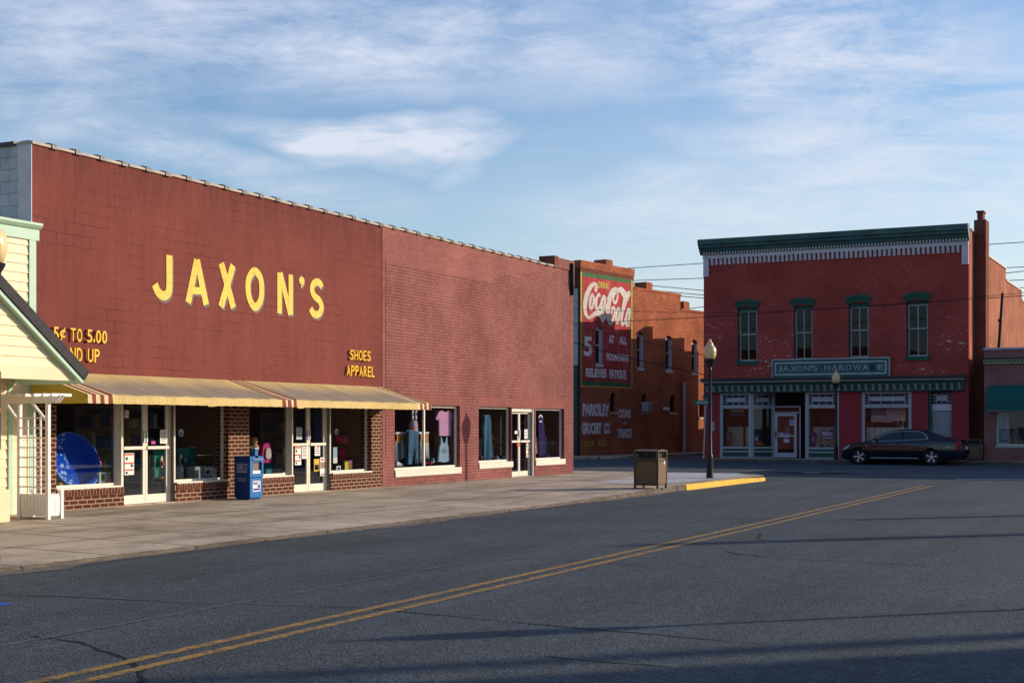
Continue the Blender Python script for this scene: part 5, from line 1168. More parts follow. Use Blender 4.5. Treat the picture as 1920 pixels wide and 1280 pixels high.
# note: a is X and rises to the right
mb = MB(); mb.wall(HF, XL, XR, sv+.02, zt_-.3, up, .35); mb.build('upper_front', M['hw_brick'], hw)
mb = MB(); mb.wall(HF.sub(0,0,-.003), XL, XR, .05, sv+.018, [(a,b,.10,sv+.03) for a,b,_,_ in lo], .35); mb.build('ground_floor_wall', M['hw_plain'], hw)
mb = MB(); mb.wall(Fr((XR,0,0),(0,1,0),(1,0,0)), HY+.36, 92, .05, 3, (), .3)
r_ = lambda px, py: onX(px, py, XR)
ya, yb_, yc_, yd = r_(1852,500)[0], r_(1886,500)[0], r_(1916,560)[0], 92
zs1, zs2, zs3, zs4 = r_(1820,432)[1], r_(1868,492)[1], r_(1900,536)[1], r_(1918,566)[1]
RF = Fr((XR,0,0),(0,1,0),(1,0,0))
mb = MB(); mb.wall(RF, HY+.36, ya, .05, zs1, (), .3); mb.wall(RF, ya, yb_, .05, zs2, (), .3); mb.wall(RF, yb_, yc_, .05, zs3, (), .3); mb.wall(RF, yc_, yd, .05, zs4, (), .3)
mb.build('side_wall', M['hw_side'], hw)
mb = MB(); 
for a, b, z in ((HY+.5,ya,zs1),(ya,yb_,zs2),(yb_,yc_,zs3),(yc_,yd,zs4)): mb.box(XR-.36,XR+.05,a+.01,b,z+.001,z+.09)
mb.build('side_coping', paint('grey_tin_coping', (.45,.45,.46), .5), hw)
mb = MB(); LW = Fr((XL,0,0),(0,-1,0),(-1,0,0))
for y0, y1, z in ((HY+.36,73.9,9.55),(73.9,75.3,9.15),(75.3,80.2,8.65),(80.2,81.6,7.9),(81.6,92,3.5)): mb.wall(LW, -y1, -y0, .05, z, (), .3)
mb.build('side_wall', M['hw_brick'], hw)
mb = MB(); mb.box(XL+.3,XR-.3,HY+.36,81.3,7.75,7.85); mb.box(XL+.31,XR-.31,81.3,81.6,.1,7.8); mb.box(XL+.3,XR-.3,81.6,92,3.0,3.1); mb.box(XL,XR,91.7,92.3,.1,3.2); mb.build('roof', M['roof'], hw)
for y, zq in ((72.9, 9.98), (76.5, 9.3)): MB().box(XL+.02,XL+.75,y,y+.75,7,zq).build('chimney', M['hw_chim'], hw)
# tall chimney breast on the right flank
yq = r_(1826, 600)[0]; cx1 = onY(1848.5, 600, yq)[0]
zch = onY(1836, 412, yq)[1]
MB().box(XR+.002,cx1,yq,yq+.9,.05,zch).build('chimney', M['hw_chim'], hw)
MB().box(XR+.12,cx1-.14,yq+.1,yq+.7,zch,zch+.33).build('chimney', M['hw_chim'], hw); MB().box(XR+.08,cx1-.1,yq+.06,yq+.74,zch+.33,zch+.40).build('chimney_cap', M['hw_chim'], hw)
# main cornice: green tin, dentils, white band and corbels
CL, CR_ = Hx(1314.5), XR+.04
prof = [(0,zcb),(.16,zcb),(.18,zcb+.10),(.26,zcb+.13),(.30,zcb+.24),(.40,zcb+.30),(.42,zcb+.40),(.50,zcb+.44),(.52,zt_),(.0,zt_+.06)]
kk = len(prof)
mb = MB().mesh([HF.p(CL,z,d) for d,z in prof]+[HF.p(CR_,z,d) for d,z in prof], [tuple(range(kk))[::-1],tuple(range(kk,2*kk))]+[(i,(i+1)%kk,kk+(i+1)%kk,kk+i) for i in range(kk)]); mb.build('cornice', M['green_corn'], hw)
zw = zcb-.17
MB().fb(HF, XL-.02, XR, zw, zcb-.002, .0, .10).build('white_band', M['white_old'], hw)
n = 86
for i in range(n):
    a = XL+(XR-XL)*(i+.3)/n
    if i == 0: d0_ = MB().fb(HF, a, a+.06, zcb+.0, zcb+.13, .17, .20).build('small_dentil', M['white_old'], hw)
    else: o = d0_.copy(); COL.objects.link(o); o.parent = hw; o.location = ((XR-XL)*i/n, 0, 0)
n = 54; mb = MB()
for i in range(n):
    a = XL+.36+(XR-XL-.85)*i/(n-1); mb2 = MB()
    for j in range(4): mb2.fb(HF, a, a+.115, zw-.075*(j+1)+.008, zw-.075*j, 0, .09-.012*j)
    mb2.build('corbel_block', M['white_old'], hw)
for a, b in ((XL-.0, XL+.26), (XR-.28, XR)): MB().fb(HF, a, b, zw-.82, zw-.002, 0, .085).build('corner_bracket', M['white_old'], hw, bevel=.01)
# sash windows
for i, (a0, a1, z0, z1) in enumerate(up):
    d = -.16; zm = (z0+z1)/2+.0; m_ = (a0+a1)/2
    mb = MB(); mb.fb(HF,a0,a0+.05,z0,z1,d-.12,d+.03); mb.fb(HF,a1-.05,a1,z0,z1,d-.12,d+.03); mb.fb(HF,a0+.05,a1-.05,z1-.16,z1,d-.1,d+.02); mb.build('window_casing', M['green_dark'], hw)
    b0, b1, c0, c1 = a0+.051, a1-.051, z0+.01, z1-.161
    mb = MB(); f = .05
    for x0, x1 in ((b0,b0+f),(b1-f,b1)): mb.fb(HF,x0,x1,c0,zm,d-.09,d-.045); mb.fb(HF,x0,x1,zm,c1,d-.04,d)
    mb.fb(HF,b0+f,b1-f,c0,c0+.07,d-.09,d-.046); mb.fb(HF,b0+f,b1-f,c1-f,c1,d-.04,d-.001); mb.fb(HF,b0+f,b1-f,zm-.02,zm+.03,d-.085,d-.001)
    mb.fb(HF,m_-.02,m_+.02,c0+.07,zm-.02,d-.085,d-.047); mb.fb(HF,m_-.02,m_+.02,zm+.03,c1-f,d-.035,d-.002)
    o = mb.build('sash_window', M['trim_grey'], hw); MB().fb(HF,b0+.03,b1-.03,zm,c1-.03,d-.024,d-.018).build('pane', M['glass_old'], o); MB().fb(HF,b0+.03,b1-.03,c0+.03,zm,d-.072,d-.066).build('pane', M['glass_old'], o)
    MB().fb(HF,a0-.06,a1+.06,z0-.16,z0+.005,-.1,.06).build('window_sill', M['green_dark'], hw)
    for j, (r0, r1) in enumerate(((.10,.22),(.225,.33),(.335,.44))):
        w = (a1-a0)/2+.05+j*.035; pts = lambda r: [(m_+w*x/8, z1-.16+r*.9+.13*(1-(x/8)**2)) for x in range(-8, 9)]
        MB().prism(pts(r1)+pts(r0)[::-1], HF, -.10, .05+j*.03).build('window_hood', M['green_dark'], hw)
# name board
s0, s1_, zs0, zs1_ = Hx(1450.5), Hx(1668), Hz(1560, 706.5), Hz(1560, 673.5)
nb_ = MB().fb(HF, s0, s1_, zs0, zs1_, .0, .14).build('sign_board', paint('faded_green_sign', (.045,.125,.115), .6, .25, 2), hw)
mb = MB(); q = .10
for a0, a1, b0, b1 in ((s0-.03,s1_+.03,zs1_-.0,zs1_+.045),(s0-.03,s1_+.03,zs0-.045,zs0),(s0-.03,s0,zs0,zs1_),(s1_,s1_+.03,zs0,zs1_)): mb.fb(HF,a0,a1,b0,b1,.0,.19)
for a0, a1, b0, b1 in ((s0+q,s1_-q,zs1_-q-.06,zs1_-q),(s0+q,s1_-q,zs0+q,zs0+q+.06),(s0+q,s0+q+.06,zs0+q+.06,zs1_-q-.06),(s1_-q-.06,s1_-q,zs0+q+.06,zs1_-q-.06)): mb.fb(HF,a0,a1,b0,b1,.14,.165)
mb.build('sign_frame', paint('weathered_frame', (.40,.46,.46), .6, .15), nb_)
tx = lambda x: Hx(1440+x/8)
lt = [('J',155,225),('A',232,330),('X',352,445),('O',455,540),('N',555,648),("'",655,680),('S',680,758),('H',862,945),('A',965,1058),('R',1080,1165),('D',1185,1265),('W',1290,1410),('A',1425,1525),('R',1545,1630),('E',1655,1755)]
zz0, zz1 = zs0+.27, zs1_-.27; neon = paint('dead_neon_letter', (.33,.33,.34), .6, .35, 14)
for i, (ch, x0, x1) in enumerate(lt):
    b1 = zz1 if ch != "'" else zz1+.05; b0 = zz0 if ch != "'" else zz1-.1
    mb = MB(); text_into(mb, ch, HF, tx(x0), tx(x1), b0, b1, .141, .175, .015); o = mb.build('sign_letter', neon if i != 13 else paint('bare_letter_black', (.02,.02,.025), .6), nb_)
    if i == 13: o['label'] = 'blackened sign letter R without its grey face'
# shop cornice
zc0, zc1 = Hz(1560, 734.5), Hz(1560, 710.5)
c0_, c1_ = Hx(1322), Hx(1808.5)
MB().fb(HF, c0_, c1_, zc0, zc1-.10, .0, .16).build('shop_cornice', M['green_dark'], hw)
MB().fb(HF, c0_-.06, c1_+.06, zc1-.10, zc1-.055, .0, .38).build('cornice_fillet', M['white_old'], hw)
MB().fb(HF, c0_-.08, c1_+.08, zc1-.054, zc1+.09, .0, .44).build('cornice_crown', paint('blackish_tin', (.03,.04,.045), .5, .2), hw)
n = 38
for i in range(n):
    a = c0_+.12+(c1_-c0_-.36)*i/(n-1); z_ = zc1-.11
    zq_ = zc0+(z_-zc0)*.68; mb = MB().mesh([HF.p(x,z,d) for x in (a,a+.11) for d,z in ((.16,zc0+.04),(.19,zc0+.05),(.22,zq_-.12),(.27,zq_-.07),(.27,zq_),(.16,zq_))], [(0,1,2,3,4,5),(11,10,9,8,7,6)]+[(i_,i_+6,(i_+1)%6+6,(i_+1)%6) for i_ in range(6)])
    mb.build('cornice_bracket', paint('bracket_cream', (.28,.25,.23), .75, .3), hw)
# shop windows
def transom(fr, a0, a1, b0, b1, par, d, cols=3, deep=(.02,.03,.09)):
    """leaded transom: pale centre light with a border of dark lights"""
    w = .17; mb = MB(); z2, z1_ = b0+.15, b1-.13; f = .028
    for z in (z2, z1_): mb.fb(fr,a0+w,a1-w,z-f/2,z+f/2,d-.04,d)
    for x in (a0+w, a1-w): mb.fb(fr,x-f/2,x+f/2,b0,b1,d-.04,d+.001)
    for i in range(1, cols):
        x = a0+w+(a1-a0-2*w)*i/cols; mb.fb(fr,x-f/2,x+f/2,b0,z2-f/2,d-.04,d); mb.fb(fr,x-f/2,x+f/2,z1_+f/2,b1,d-.04,d)
    for i in range(1, 4):
        z = b0+(b1-b0)*i/4; mb.fb(fr,a0,a0+w-f/2,z-f/2,z+f/2,d-.04,d); mb.fb(fr,a1-w+f/2,a1,z-f/2,z+f/2,d-.04,d)
    o = mb.build('transom', M['trim_grey'], par)
    MB().fb(fr,a0+w+f/2,a1-w-f/2,z2+f/2,z1_-f/2,d-.03,d-.015).build('pale_light', paint('opal_glass', (.42,.41,.42), .35), o)
    MB().fb(fr,a0,a1,b0,b1,d-.046,d-.041).build('dark_lights', paint('cobalt_glass', deep, .15), o)
def showwin(fr, a0, a1, par, cols=3):
    z_s, z_p0, z_p1, z_t = Hz(1400,838), Hz(1400,855), Hz(1400,847.5), Hz(1400,761.5); d = -.06
    mb = MB()
    for x0, x1 in ((a0,a0+.13),(a1-.13,a1)): mb.fb(fr,x0,x1,.12,sv,d-.10,d+.04)
    for z0, z1 in ((.12,z_p0-.02),(z_p1+.0,z_p1+.06),(z_s-.07,z_s+.02),(z_t-.10,z_t+.06),(sv-.09,sv)): mb.fb(fr,a0+.13,a1-.13,z0,z1,d-.09,d+.03)
    o = mb.build('shop_window', M['trim_grey'], par)
    MB().fb(fr,a0+.13,a1-.13,z_p0-.02,z_p1,d-.09,d).build('kick_panel', M['green_dark'], o); MB().fb(fr,a0+.13,a1-.13,z_p1+.06,z_s-.07,d-.09,d+.0).build('stall_board', M['green_dark'], o)
    MB().fb(fr,a0+.10,a1-.10,z_s,z_t-.08,d-.05,d-.044).build('pane', M['glass'], o); transom(fr, a0+.13, a1-.13, z_t+.06, sv-.09, o, d-.01, cols)
    return o
wa, wb = Hx(1349.5), Hx(1408.5)
showwin(HF, wa, wb, hw)
pA = HF.p(wb+.0,0,0); pB = HF.p(Hx(1443),0,-.9); AF = Fr(pA, (pB-pA), V((0,0,1)).cross(pB-pA)*-1); La = (pB-pA).length
showwin(AF, .02, La, hw, 2)
wc, wd = Hx(1509.5), Hx(1573)
showwin(HF, wc, wd, hw)
pC = HF.p(Hx(1502),0,-.9); pD = HF.p(wc,0,0); AF2 = Fr(pC, (pD-pC), V((0,0,1)).cross(pD-pC)*-1); showwin(AF2, .0, (pD-pC).length-.02, hw, 2)
showwin(HF, Hx(1615.5), Hx(1709), hw)
# entrance
DF = HF.sub(0,0,-.9); e0, e1 = onY(1446,800,HY+.9)[0], onY(1501,800,HY+.9)[0]; zd1, zd2 = onY(1470,774,HY+.9)[1], onY(1470,761,HY+.9)[1]
lil = paint('lilac_white_door_paint', (.52,.48,.56), .5, .05)
mb = MB(); f = .05
mb.fb(DF,e0,e0+f,.14,zd2,-.06,.0); mb.fb(DF,e1-f,e1,.14,zd2,-.06,.0); mb.fb(DF,e0+f,e1-f,zd2-f,zd2,-.06,-.001); mb.fb(DF,e0+f,e1-f,zd1,zd1+f,-.06,-.001); mb.build('entrance_frame', lil, hw)
MB().fb(DF,e0+f,e1-f,.14,zd2-f,-.04,-.034).build('sidelight_pane', M['glass'], hw)
da, db = onY(1453,800,HY+.9)[0], onY(1494,800,HY+.9)[0]; st_ = .12
mb = MB(); mb.fb(DF,da,da+st_,.15,zd1-.02,-.03,.02); mb.fb(DF,db-st_,db,.15,zd1-.02,-.03,.02); mb.fb(DF,da+st_,db-st_,.15,.36,-.03,.019); mb.fb(DF,da+st_,db-st_,zd1-.14,zd1-.02,-.03,.019); o = mb.build('door', lil, hw)
MB().fb(DF,da+.1,db-.1,.3,zd1-.1,-.008,-.002).build('pane', M['glass'], o); MB().fb(DF,da+.1,db-.1,1.10,1.15,.021,.05).build('push_bar', M['white_old'], o); MB().fb(DF,da+.03,da+.08,1.0,1.35,.021,.05).build('handle', M['black'], o)
M['int_red'] = paint('hardware_interior_red', (.10,.022,.02), .9, .4, 1.5)
mb = MB(); mb.fb(HF, Hx(1440), Hx(1512), zd2+.02, sv, -1.0, -.92); mb.build('entry_fascia', M['int_night'], hw)
mb = MB(); mb.fb(HF, wa, Hx(1573), sv+.0, sv+.015, -3.6, -.36); mb.fb(HF, wa-.1, Hx(1573)+.1, .10, sv, -3.7, -3.6); mb.fb(HF, wa-.1, wa-.02, .1, sv, -3.6, -.37); mb.fb(HF, Hx(1573)+.02, Hx(1573)+.1, .1, sv, -3.6, -.37); mb.fb(HF,Hx(1615.5)-.1,Hx(1709)+.1,.1,sv,-2.7,-2.6); mb.build('interior_wall', M['int_red'], hw)
mb = MB(); mb.fb(HF, wa, wd, .10, .135, -3.6, .0); mb.fb(HF,Hx(1615.5),Hx(1709),.1,.135,-2.6,-.1); mb.build('shop_floor', M['int_floor'], hw)
cream_w = paint('cream_partition', (.36,.33,.24), .8, .08)
for a0, a1, d in ((wa+.14, Hx(1384), -.75), (Hx(1388), wb-.12, -.80), (wc+.15, wd-.14, -.8)):
    MB().fb(HF, a0, a1, .55, Hz(1400,800), d-.03, d).build('display_partition', cream_w, hw)
MB().fb(HF, wa+.1, wb, .52, .56, -.8, -.13).build('display_floor', M['int_floor'], hw); MB().fb(HF, wc+.1, wd, .52, .56, -.8, -.13).build('display_floor', M['int_floor'], hw)
# right hand door
g0, g1 = Hx(1741), Hx(1783.5); d = -.20
mb = MB(); mb.fb(HF,g0,g0+.10,.12,sv,d-.05,d+.15); mb.build('door_casing', M['green_dark'], hw); 
transom(HF, g0+.12, g1-.02, Hz(1760,757), sv-.05, hw, d, 2, (.02,.04,.16))
MB().fb(HF,g0+.101,g1,Hz(1760,769.5),Hz(1760,757)-.005,d-.06,d).build('door_header', M['white_old'], hw)
mb = MB(); zh = Hz(1760,770.5); mb.fb(HF,g0+.101,g1-.01,.13,zh,d-.06,d-.03)
for r0 in range(4):
    for c0 in range(3):
        wq = (g1-g0-.18)/3; hq = (zh-.3)/4; mb.fb(HF,g0+.14+c0*wq,g0+.14+c0*wq+wq-.035,.22+r0*hq,.22+r0*hq+hq-.05,d-.029,d-.012)
mb.build('panel_door', paint('grey_panel_door', (.30,.31,.33), .6, .08), hw)
# near-black back wall and floor: dark of the rooms behind the sashes, as colour
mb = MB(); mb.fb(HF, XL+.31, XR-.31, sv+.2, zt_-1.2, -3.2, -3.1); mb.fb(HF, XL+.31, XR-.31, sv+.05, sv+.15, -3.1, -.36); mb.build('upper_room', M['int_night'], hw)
# notices and goods
nt = lambda name, label, cat, px0, px1, py0, py1, dd, mat, bands=(), lines=0: hsheet(name, label, cat, px0, px1, py0, py1, dd, mat, bands, lines)
def hsheet(name, label, cat, px0, px1, py0, py1, dd, mat, bands=(), lines=0, th=.012):
    Yp = HY-dd; a0, a1 = onY(px0,800,Yp)[0], onY(px1,800,Yp)[0]; b1, b0 = onY((px0+px1)/2,py0,Yp)[1], onY((px0+px1)/2,py1,Yp)[1]
    t = thing(name, label, cat, ((a0+a1)/2, Yp, b0)); fr = HF.sub(0,0,dd); MB().fb(fr,a0,a1,b0,b1,0,th).build('sheet', mat, t); w, h = a1-a0, b1-b0
    for x0,x1,y0,y1,m in bands: MB().fb(fr,a0+w*x0,a0+w*x1,b0+h*y0,b0+h*y1,th,th+.003).build('print', m, t)
    if lines:
        mb = MB()
        for i in range(lines): z_ = b0+h*(.9-.8*i/lines); mb.fb(fr,a0+w*.12,a0+w*.85,z_-h*.3/lines,z_,th,th+.003)
        mb.build('print', M['ink'], t)
    return t
lv = paint('lavender_paper', (.55,.53,.68), .8, .03)
nt('wall_notice', 'pale lavender notice on the brick pier behind the near lamp post', 'notice', 1331, 1339.5, 791, 806.5, .0, lv, lines=5)
nt('hanging_sign', 'dark hanging board with a yellow line of script in the left show window', 'sign', 1367.5, 1398, 766.5, 780, -.35, paint('board_purple', (.05,.03,.06), .7), [(.15,.85,.62,.88,paint('yellow_script', (.50,.48,.03), .6))])
nt('door_notice', 'white notice high on the hardware store door', 'notice', 1480.5, 1490, 786, 797, -.885, lv, lines=3)
nt('door_notice', 'white card at the left of the hardware store door bar', 'notice', 1460, 1468, 811, 819, -.885, lv, [(.1,.4,.2,.8,M['ink'])])
nt('door_notice', 'white card in the middle of the hardware store door bar', 'notice', 1469, 1480, 812, 820, -.885, lv, lines=3)
nt('door_notice', 'white card below the bar of the hardware store door', 'notice', 1469.5, 1480.5, 822.5, 829.5, -.885, lv)
nt('door_notice', 'brown notice just above the hardware store door bar', 'notice', 1472, 1480.5, 799, 810, -.886, paint('kraft_notice', (.25,.12,.08), .8))
nt('window_sign', 'purple window sign with white lettering and arrow in the show window by the lamp post', 'sign', 1539.5, 1563.5, 806, 822.5, -.3, paint('sign_purple', (.07,.015,.13), .6), [(.08,.40,.62,.85,lv),(.45,.70,.66,.85,lv),(.08,.85,.38,.56,lv),(.72,.92,.5,.72,lv),(.05,.95,.10,.20,lv)])
def htee(label, px0, px1, py0, py1, dd, mat, pr):
    Yp = HY-dd; a0, a1 = onY(px0,800,Yp)[0], onY(px1,800,Yp)[0]; b1, b0 = onY(px0,py0,Yp)[1], onY(px0,py1,Yp)[1]
    tee = [(.0,.60),(.14,.55),(.19,.68),(.18,0),(.82,0),(.81,.68),(.86,.55),(1,.60),(.84,.93),(.64,1),(.5,.94),(.36,1),(.16,.93)]
    t = thing('t_shirt', label, 'shirt', ((a0+a1)/2,Yp,b0)); fr = HF.sub(0,0,dd); w, h = a1-a0, b1-b0
    MB().prism([(a0+w*x,b0+h*y) for x,y in tee], fr, -.05, 0).build('cloth', mat, t, bevel=.012); MB().prism([(a0+w*(.5+.2*math.cos(q)), b0+h*(.5+.2*math.sin(q))) for q in [k*math.pi/8 for k in range(16)]], fr, .001, .005).build('print', pr, t)
htee('dark purple t-shirt low in the show window by the lamp post', 1516.5, 1532, 809, 836.5, -.35, paint('plum_cotton', (.04,.02,.09), .9), paint('grey_blue_print', (.16,.20,.28), .8))
htee('grey camouflage t-shirt low in the left show window', 1359.5, 1373, 809, 833, -.45, paint('camo_cotton', (.09,.09,.085), .9, .5, 12), paint('grey_blue_print', (.16,.20,.28), .8))
htee('purple t-shirt in the angled window beside the entrance', 1413, 1424, 813, 832, -.75, paint('plum_bright', (.10,.04,.16), .9), lv)
c = V((*onY(1424,831,HY+.7),0)); 
t = thing('orange_cap', 'bright orange cap on the sill of the angled window', 'cap', (c.x, HY+.62, c.y-.05)); MB().lathe([(.17,-.06),(.16,.02),(.10,.07),(0,.09)], (c.x,HY+.62,c.y), 16).build('crown', paint('hunter_orange', (.75,.10,.02), .7), t, smooth=True); MB().box(c.x-.1,c.x+.3,HY+.50,HY+.74,c.y-.075,c.y-.06).build('brim', paint('hunter_orange', (.75,.10,.02), .7), t)
for i, a in enumerate((1543, 1556)):
    x = onY(a,833,HY+.4)[0]; z = .56; t = thing('work_shoe', ('left','right')[i]+' dark shoe under the purple window sign', 'shoe', (x,HY+.4,z)); fr = Fr((x,HY+.4,z),(1,0,0),(0,-1,0)); MB().prism([(-.15,0),(.15,0),(.15,.03),(-.15,.03)], fr, -.05, .05).build('sole', M['paper'], t); MB().prism([(-.14,.03),(.14,.03),(.12,.09),(0,.15),(-.12,.20)], fr, -.045, .045).build('upper', M['ink'], t, bevel=.02)
# flag in the third show window
fa, fb_ = onY(1633,780,HY+.5)[0], onY(1698.5,780,HY+.5)[0]; f1, f0 = onY(1660,764.5,HY+.5)[1], onY(1660,791,HY+.5)[1]
fl = thing('flag', 'national flag with stars and stripes hung behind the right show window', 'flag', ((fa+fb_)/2, HY+.5, f0))
mb = MB(); ns = 24
fy = lambda x, z: HY+.5-.035*math.sin((x-fa)*5.5)*(f1-z+.1); fz = lambda x, z: z-.03*math.sin((x-fa)*3.4)-.02*math.cos((x-fa)*8)
for s_ in range(13):
    z0, z1 = f1-(f1-f0)*(s_+1)/13, f1-(f1-f0)*s_/13
    for i in range(ns):
        x0, x1 = fa+(fb_-fa)*i/ns, fa+(fb_-fa)*(i+1)/ns
        mi = 2 if (s_ < 7 and i < ns*.4) else (0 if s_ % 2 == 0 else 1)
        q = [(x,fy(x,z),fz(x,z)) for x,z in ((x0,z0),(x1,z0),(x1,z1),(x0,z1))]; mb.face(q, mi); mb.face([(x,y+.006,z) for x,y,z in q][::-1], mi)
mb.build('cloth', [paint('flag_red', (.42,.05,.06), .85), paint('flag_white', (.66,.60,.55), .85), paint('flag_blue', (.035,.03,.10), .85)], fl, smooth=True)
mb = MB()
for r0 in range(9):
    for c_ in range(6 if r0 % 2 == 0 else 5):
        x = fa+(fb_-fa)*.4*((c_+.5+(.5 if r0 % 2 else 0))/6); z = f1-(f1-f0)*7/13*(r0+.6)/9.3; mb.lathe([(0,0),(.018,0),(.018,.004),(0,.004)], (x,fy(x,z)-.006,fz(x,z)), 5, Matrix.Rotation(R(90),4,'X'))
mb.build('stars', paint('flag_white', (.66,.60,.55), .85), fl)
k0, k1 = Hx(1615.5)+.15, Hx(1709)-.14; mb = MB(); nn = 60
kz = [.55, Hz(1660,801)]
cv = lambda x: HY+.34+.035*math.sin((x-k0)*26)
for i in range(nn):
    x0, x1 = k0+(k1-k0)*i/nn, k0+(k1-k0)*(i+1)/nn; mb.hexa([(x0,cv(x0),kz[0]),(x1,cv(x1),kz[0]),(x1,cv(x1)+.01,kz[0]),(x0,cv(x0)+.01,kz[0]),(x0,cv(x0),kz[1]),(x1,cv(x1),kz[1]),(x1,cv(x1)+.01,kz[1]),(x0,cv(x0)+.01,kz[1])])
t = tag(mb.build('cafe_curtain', paint('curtain_cream', (.50,.47,.38), .9, .08), None, smooth=True, loc=((k0+k1)/2, HY+.34, .55)), 'cream half curtain across the right show window behind the car', 'curtain')

# ------------------------------------------------------------------ low brick shop at the right, with alley gate
BY = 62.15; BF = Fr((0,BY,0),(1,0,0),(0,-1,0)); Bx = lambda px: onY(px,800,BY)[0]; Bz = lambda px, py: onY(px,py,BY)[1]
bl, br = Bx(1845.5), 4.3
bs = thing('brick_shop', 'low plum brick shop with tan dentil band and green awning at the right edge', 'shop', (bl, BY, 0))
ztb = Bz(1880,655.5); w0, w1 = Bx(1868.5), Bx(1868.5)+3.4; wz0, wz1 = Bz(1890,835), Bz(1890,760)
mb = MB(); mb.wall(BF, bl, br, .08, ztb, [(w0,w1,wz0,wz1),(w1+.5,w1+1.6,.07,2.3),(w1+2.1,w1+4.6,wz0,wz1)], .3); mb.build('front_wall', M['shop2_brick'], bs)
MB().fb(BF, bl-.03, br+.03, ztb, ztb+.09, -.36, .07).build('parapet_cap', M['grey_paint'], bs)
zb_ = Bz(1880,681.5); MB().fb(BF, bl-.02, br, zb_, Bz(1880,674), 0, .12).build('frieze', M['tan_stripe'], bs); MB().fb(BF, bl-.02, br, Bz(1880,673.5), Bz(1880,670.5), 0, .15).build('frieze_cap', paint('blackish_tin', (.03,.04,.045), .5), bs)
nq = 110; zt0, zt1, zt2 = zb_+.05, zb_+.13, Bz(1880,674)-.03; comb = []
for i in range(nq):
    a = bl+(br-bl)*i/nq; w_ = (br-bl)/nq; comb += [(a, zt1), (a, zt0), (a+w_*.55, zt0), (a+w_*.55, zt1)]
MB().prism(comb+[(br, zt1), (br, zt2), (bl, zt2)], BF, .121, .15).build('dentil_course', M['green_dark'], bs)
mb = MB(); mb.wall(Fr((bl,0,0),(0,-1,0),(-1,0,0)), -75, -(BY+.31), .05, ztb-.05, (), .3); mb.build('side_wall', M['hw_chim'], bs)
mb = MB(); mb.box(bl+.3,br-.3,BY+.31,75,ztb-.6,ztb-.5); mb.box(bl,br,74.7,75,.05,ztb-.2); mb.box(br-.3,br,BY+.3,74.7,.05,ztb-.1); mb.build('roof', M['roof'], bs)
# rounded awning
a0, a1 = Bx(1855.5), Bx(1855.5)+4.4; z1a, z0a = Bz(1890,721.5), Bz(1890,770)
mb = MB(); n = 10
arcp = [(0,z1a)]+[(.95*math.sin(R(90*k/n)), z0a+.25+(z1a-z0a-.25)*math.cos(R(90*k/n))) for k in range(n+1)]+[(.96,z0a+.02)]
for i in range(len(arcp)-1):
    (d0,y0),(d1,y1) = arcp[i], arcp[i+1]; mb.face([BF.p(a0,y0,d0),BF.p(a1,y0,d0),BF.p(a1,y1,d1),BF.p(a0,y1,d1)])
for a in (a0, a1): mb.face([BF.p(a,z,d) for d,z in arcp[1:]]+[BF.p(a,z0a+.02,0)])
ga = mb.build('awning', paint('awning_green', (.012,.10,.085), .8, .15), bs, smooth=True)
mb = MB(); ns = 26
for i in range(ns):
    x0 = a0+(a1-a0)*i/ns; w = (a1-a0)/ns; mb.prism([(x0,z0a+.03)]+[(x0+w/2-w/2*math.cos(math.pi*k/6), z0a+.0-.05*math.sin(math.pi*k/6)) for k in range(7)]+[(x0+w,z0a+.03)], BF, .955, .968)
mb.build('scalloped_valance', paint('valance_grey_green', (.10,.15,.13), .8), ga)
win('shop_window', BF, w0, w1, wz0+.0, wz1, bs, .06, -.08); MB().fb(BF,w0-.05,w1+.05,wz0-.09,wz0,-.1,.05).build('window_sill', M['trim_grey'], bs); win('shop_window', BF, w1+2.1, w1+4.6, wz0, wz1, bs, .06, -.08)
MB().fb(BF,w1+.5,w1+1.6,.13,2.3,-.2,-.15).build('door', M['green_dark'], bs)
mb = MB(); mb.fb(BF,w0-.1,w1+.1,wz0-.3,wz1+.2,-2.6,-2.5); mb.fb(BF,w0-.1,w1+5,.1,.14,-2.5,-.3); mb.build('interior_wall', M['int_dark'], bs)
x = onY(1883,800,BY+.4)[0]; t = thing('banner_flag', 'tall pale blue and pink feather banner standing in the plum shop window', 'banner', (x, BY+.4, wz0)); fr = BF.sub(0,0,-.4)
o = MB().prism(cr([(x-.24,wz0+.02),(x-.27,wz0+.9),(x-.24,wz1-.1),(x+.10,wz1-.05),(x+.2,wz0+.9),(x+.24,wz0+.02)],3,True), fr, -.02, .0).build('banner_cloth', (lambda n: n.done(n.mix(n.ramp(n.n('SeparateXYZ',Vector=n.obj()).outputs[0], -.05, .2), (.30,.46,.60,1), (.45,.25,.30,1)), .8))(NT('banner_pastel')), t)
mb = MB()
for i in range(7): mb.fb(fr, x-.10+.03*(i%2), x+.04, wz1-.30-i*.12, wz1-.24-i*.12, .001, .004)
mb.fb(fr, x-.2, x+.18, wz0+.15, wz0+.24, .001, .004); mb.build('banner_lettering', paint('banner_teal', (.03,.22,.32), .7), t)
x = onY(1905,800,BY+.6)[0]; t = thing('white_tree', 'small white artificial tree in the plum shop window', 'tree', (x, BY+.6, wz0)); mb = MB()
for i in range(120):
    h = rnd.random(); r0 = .22*(1-h)+.03; w = rnd.uniform(0,6.28); p = V((x+r0*math.cos(w), BY+.6+r0*math.sin(w), wz0+.1+h*.62)); e = [V((rnd.uniform(-1,1),rnd.uniform(-1,1),rnd.uniform(-1,1)))*.05 for _ in range(3)]; mb.face([p+q for q in e])
mb.build('foliage', paint('pale_foliage', (.45,.50,.50), .8), t); MB().tube([(x,BY+.6,wz0),(x,BY+.6,wz0+.7)], .015, 5).build('trunk', M['galv'], t)
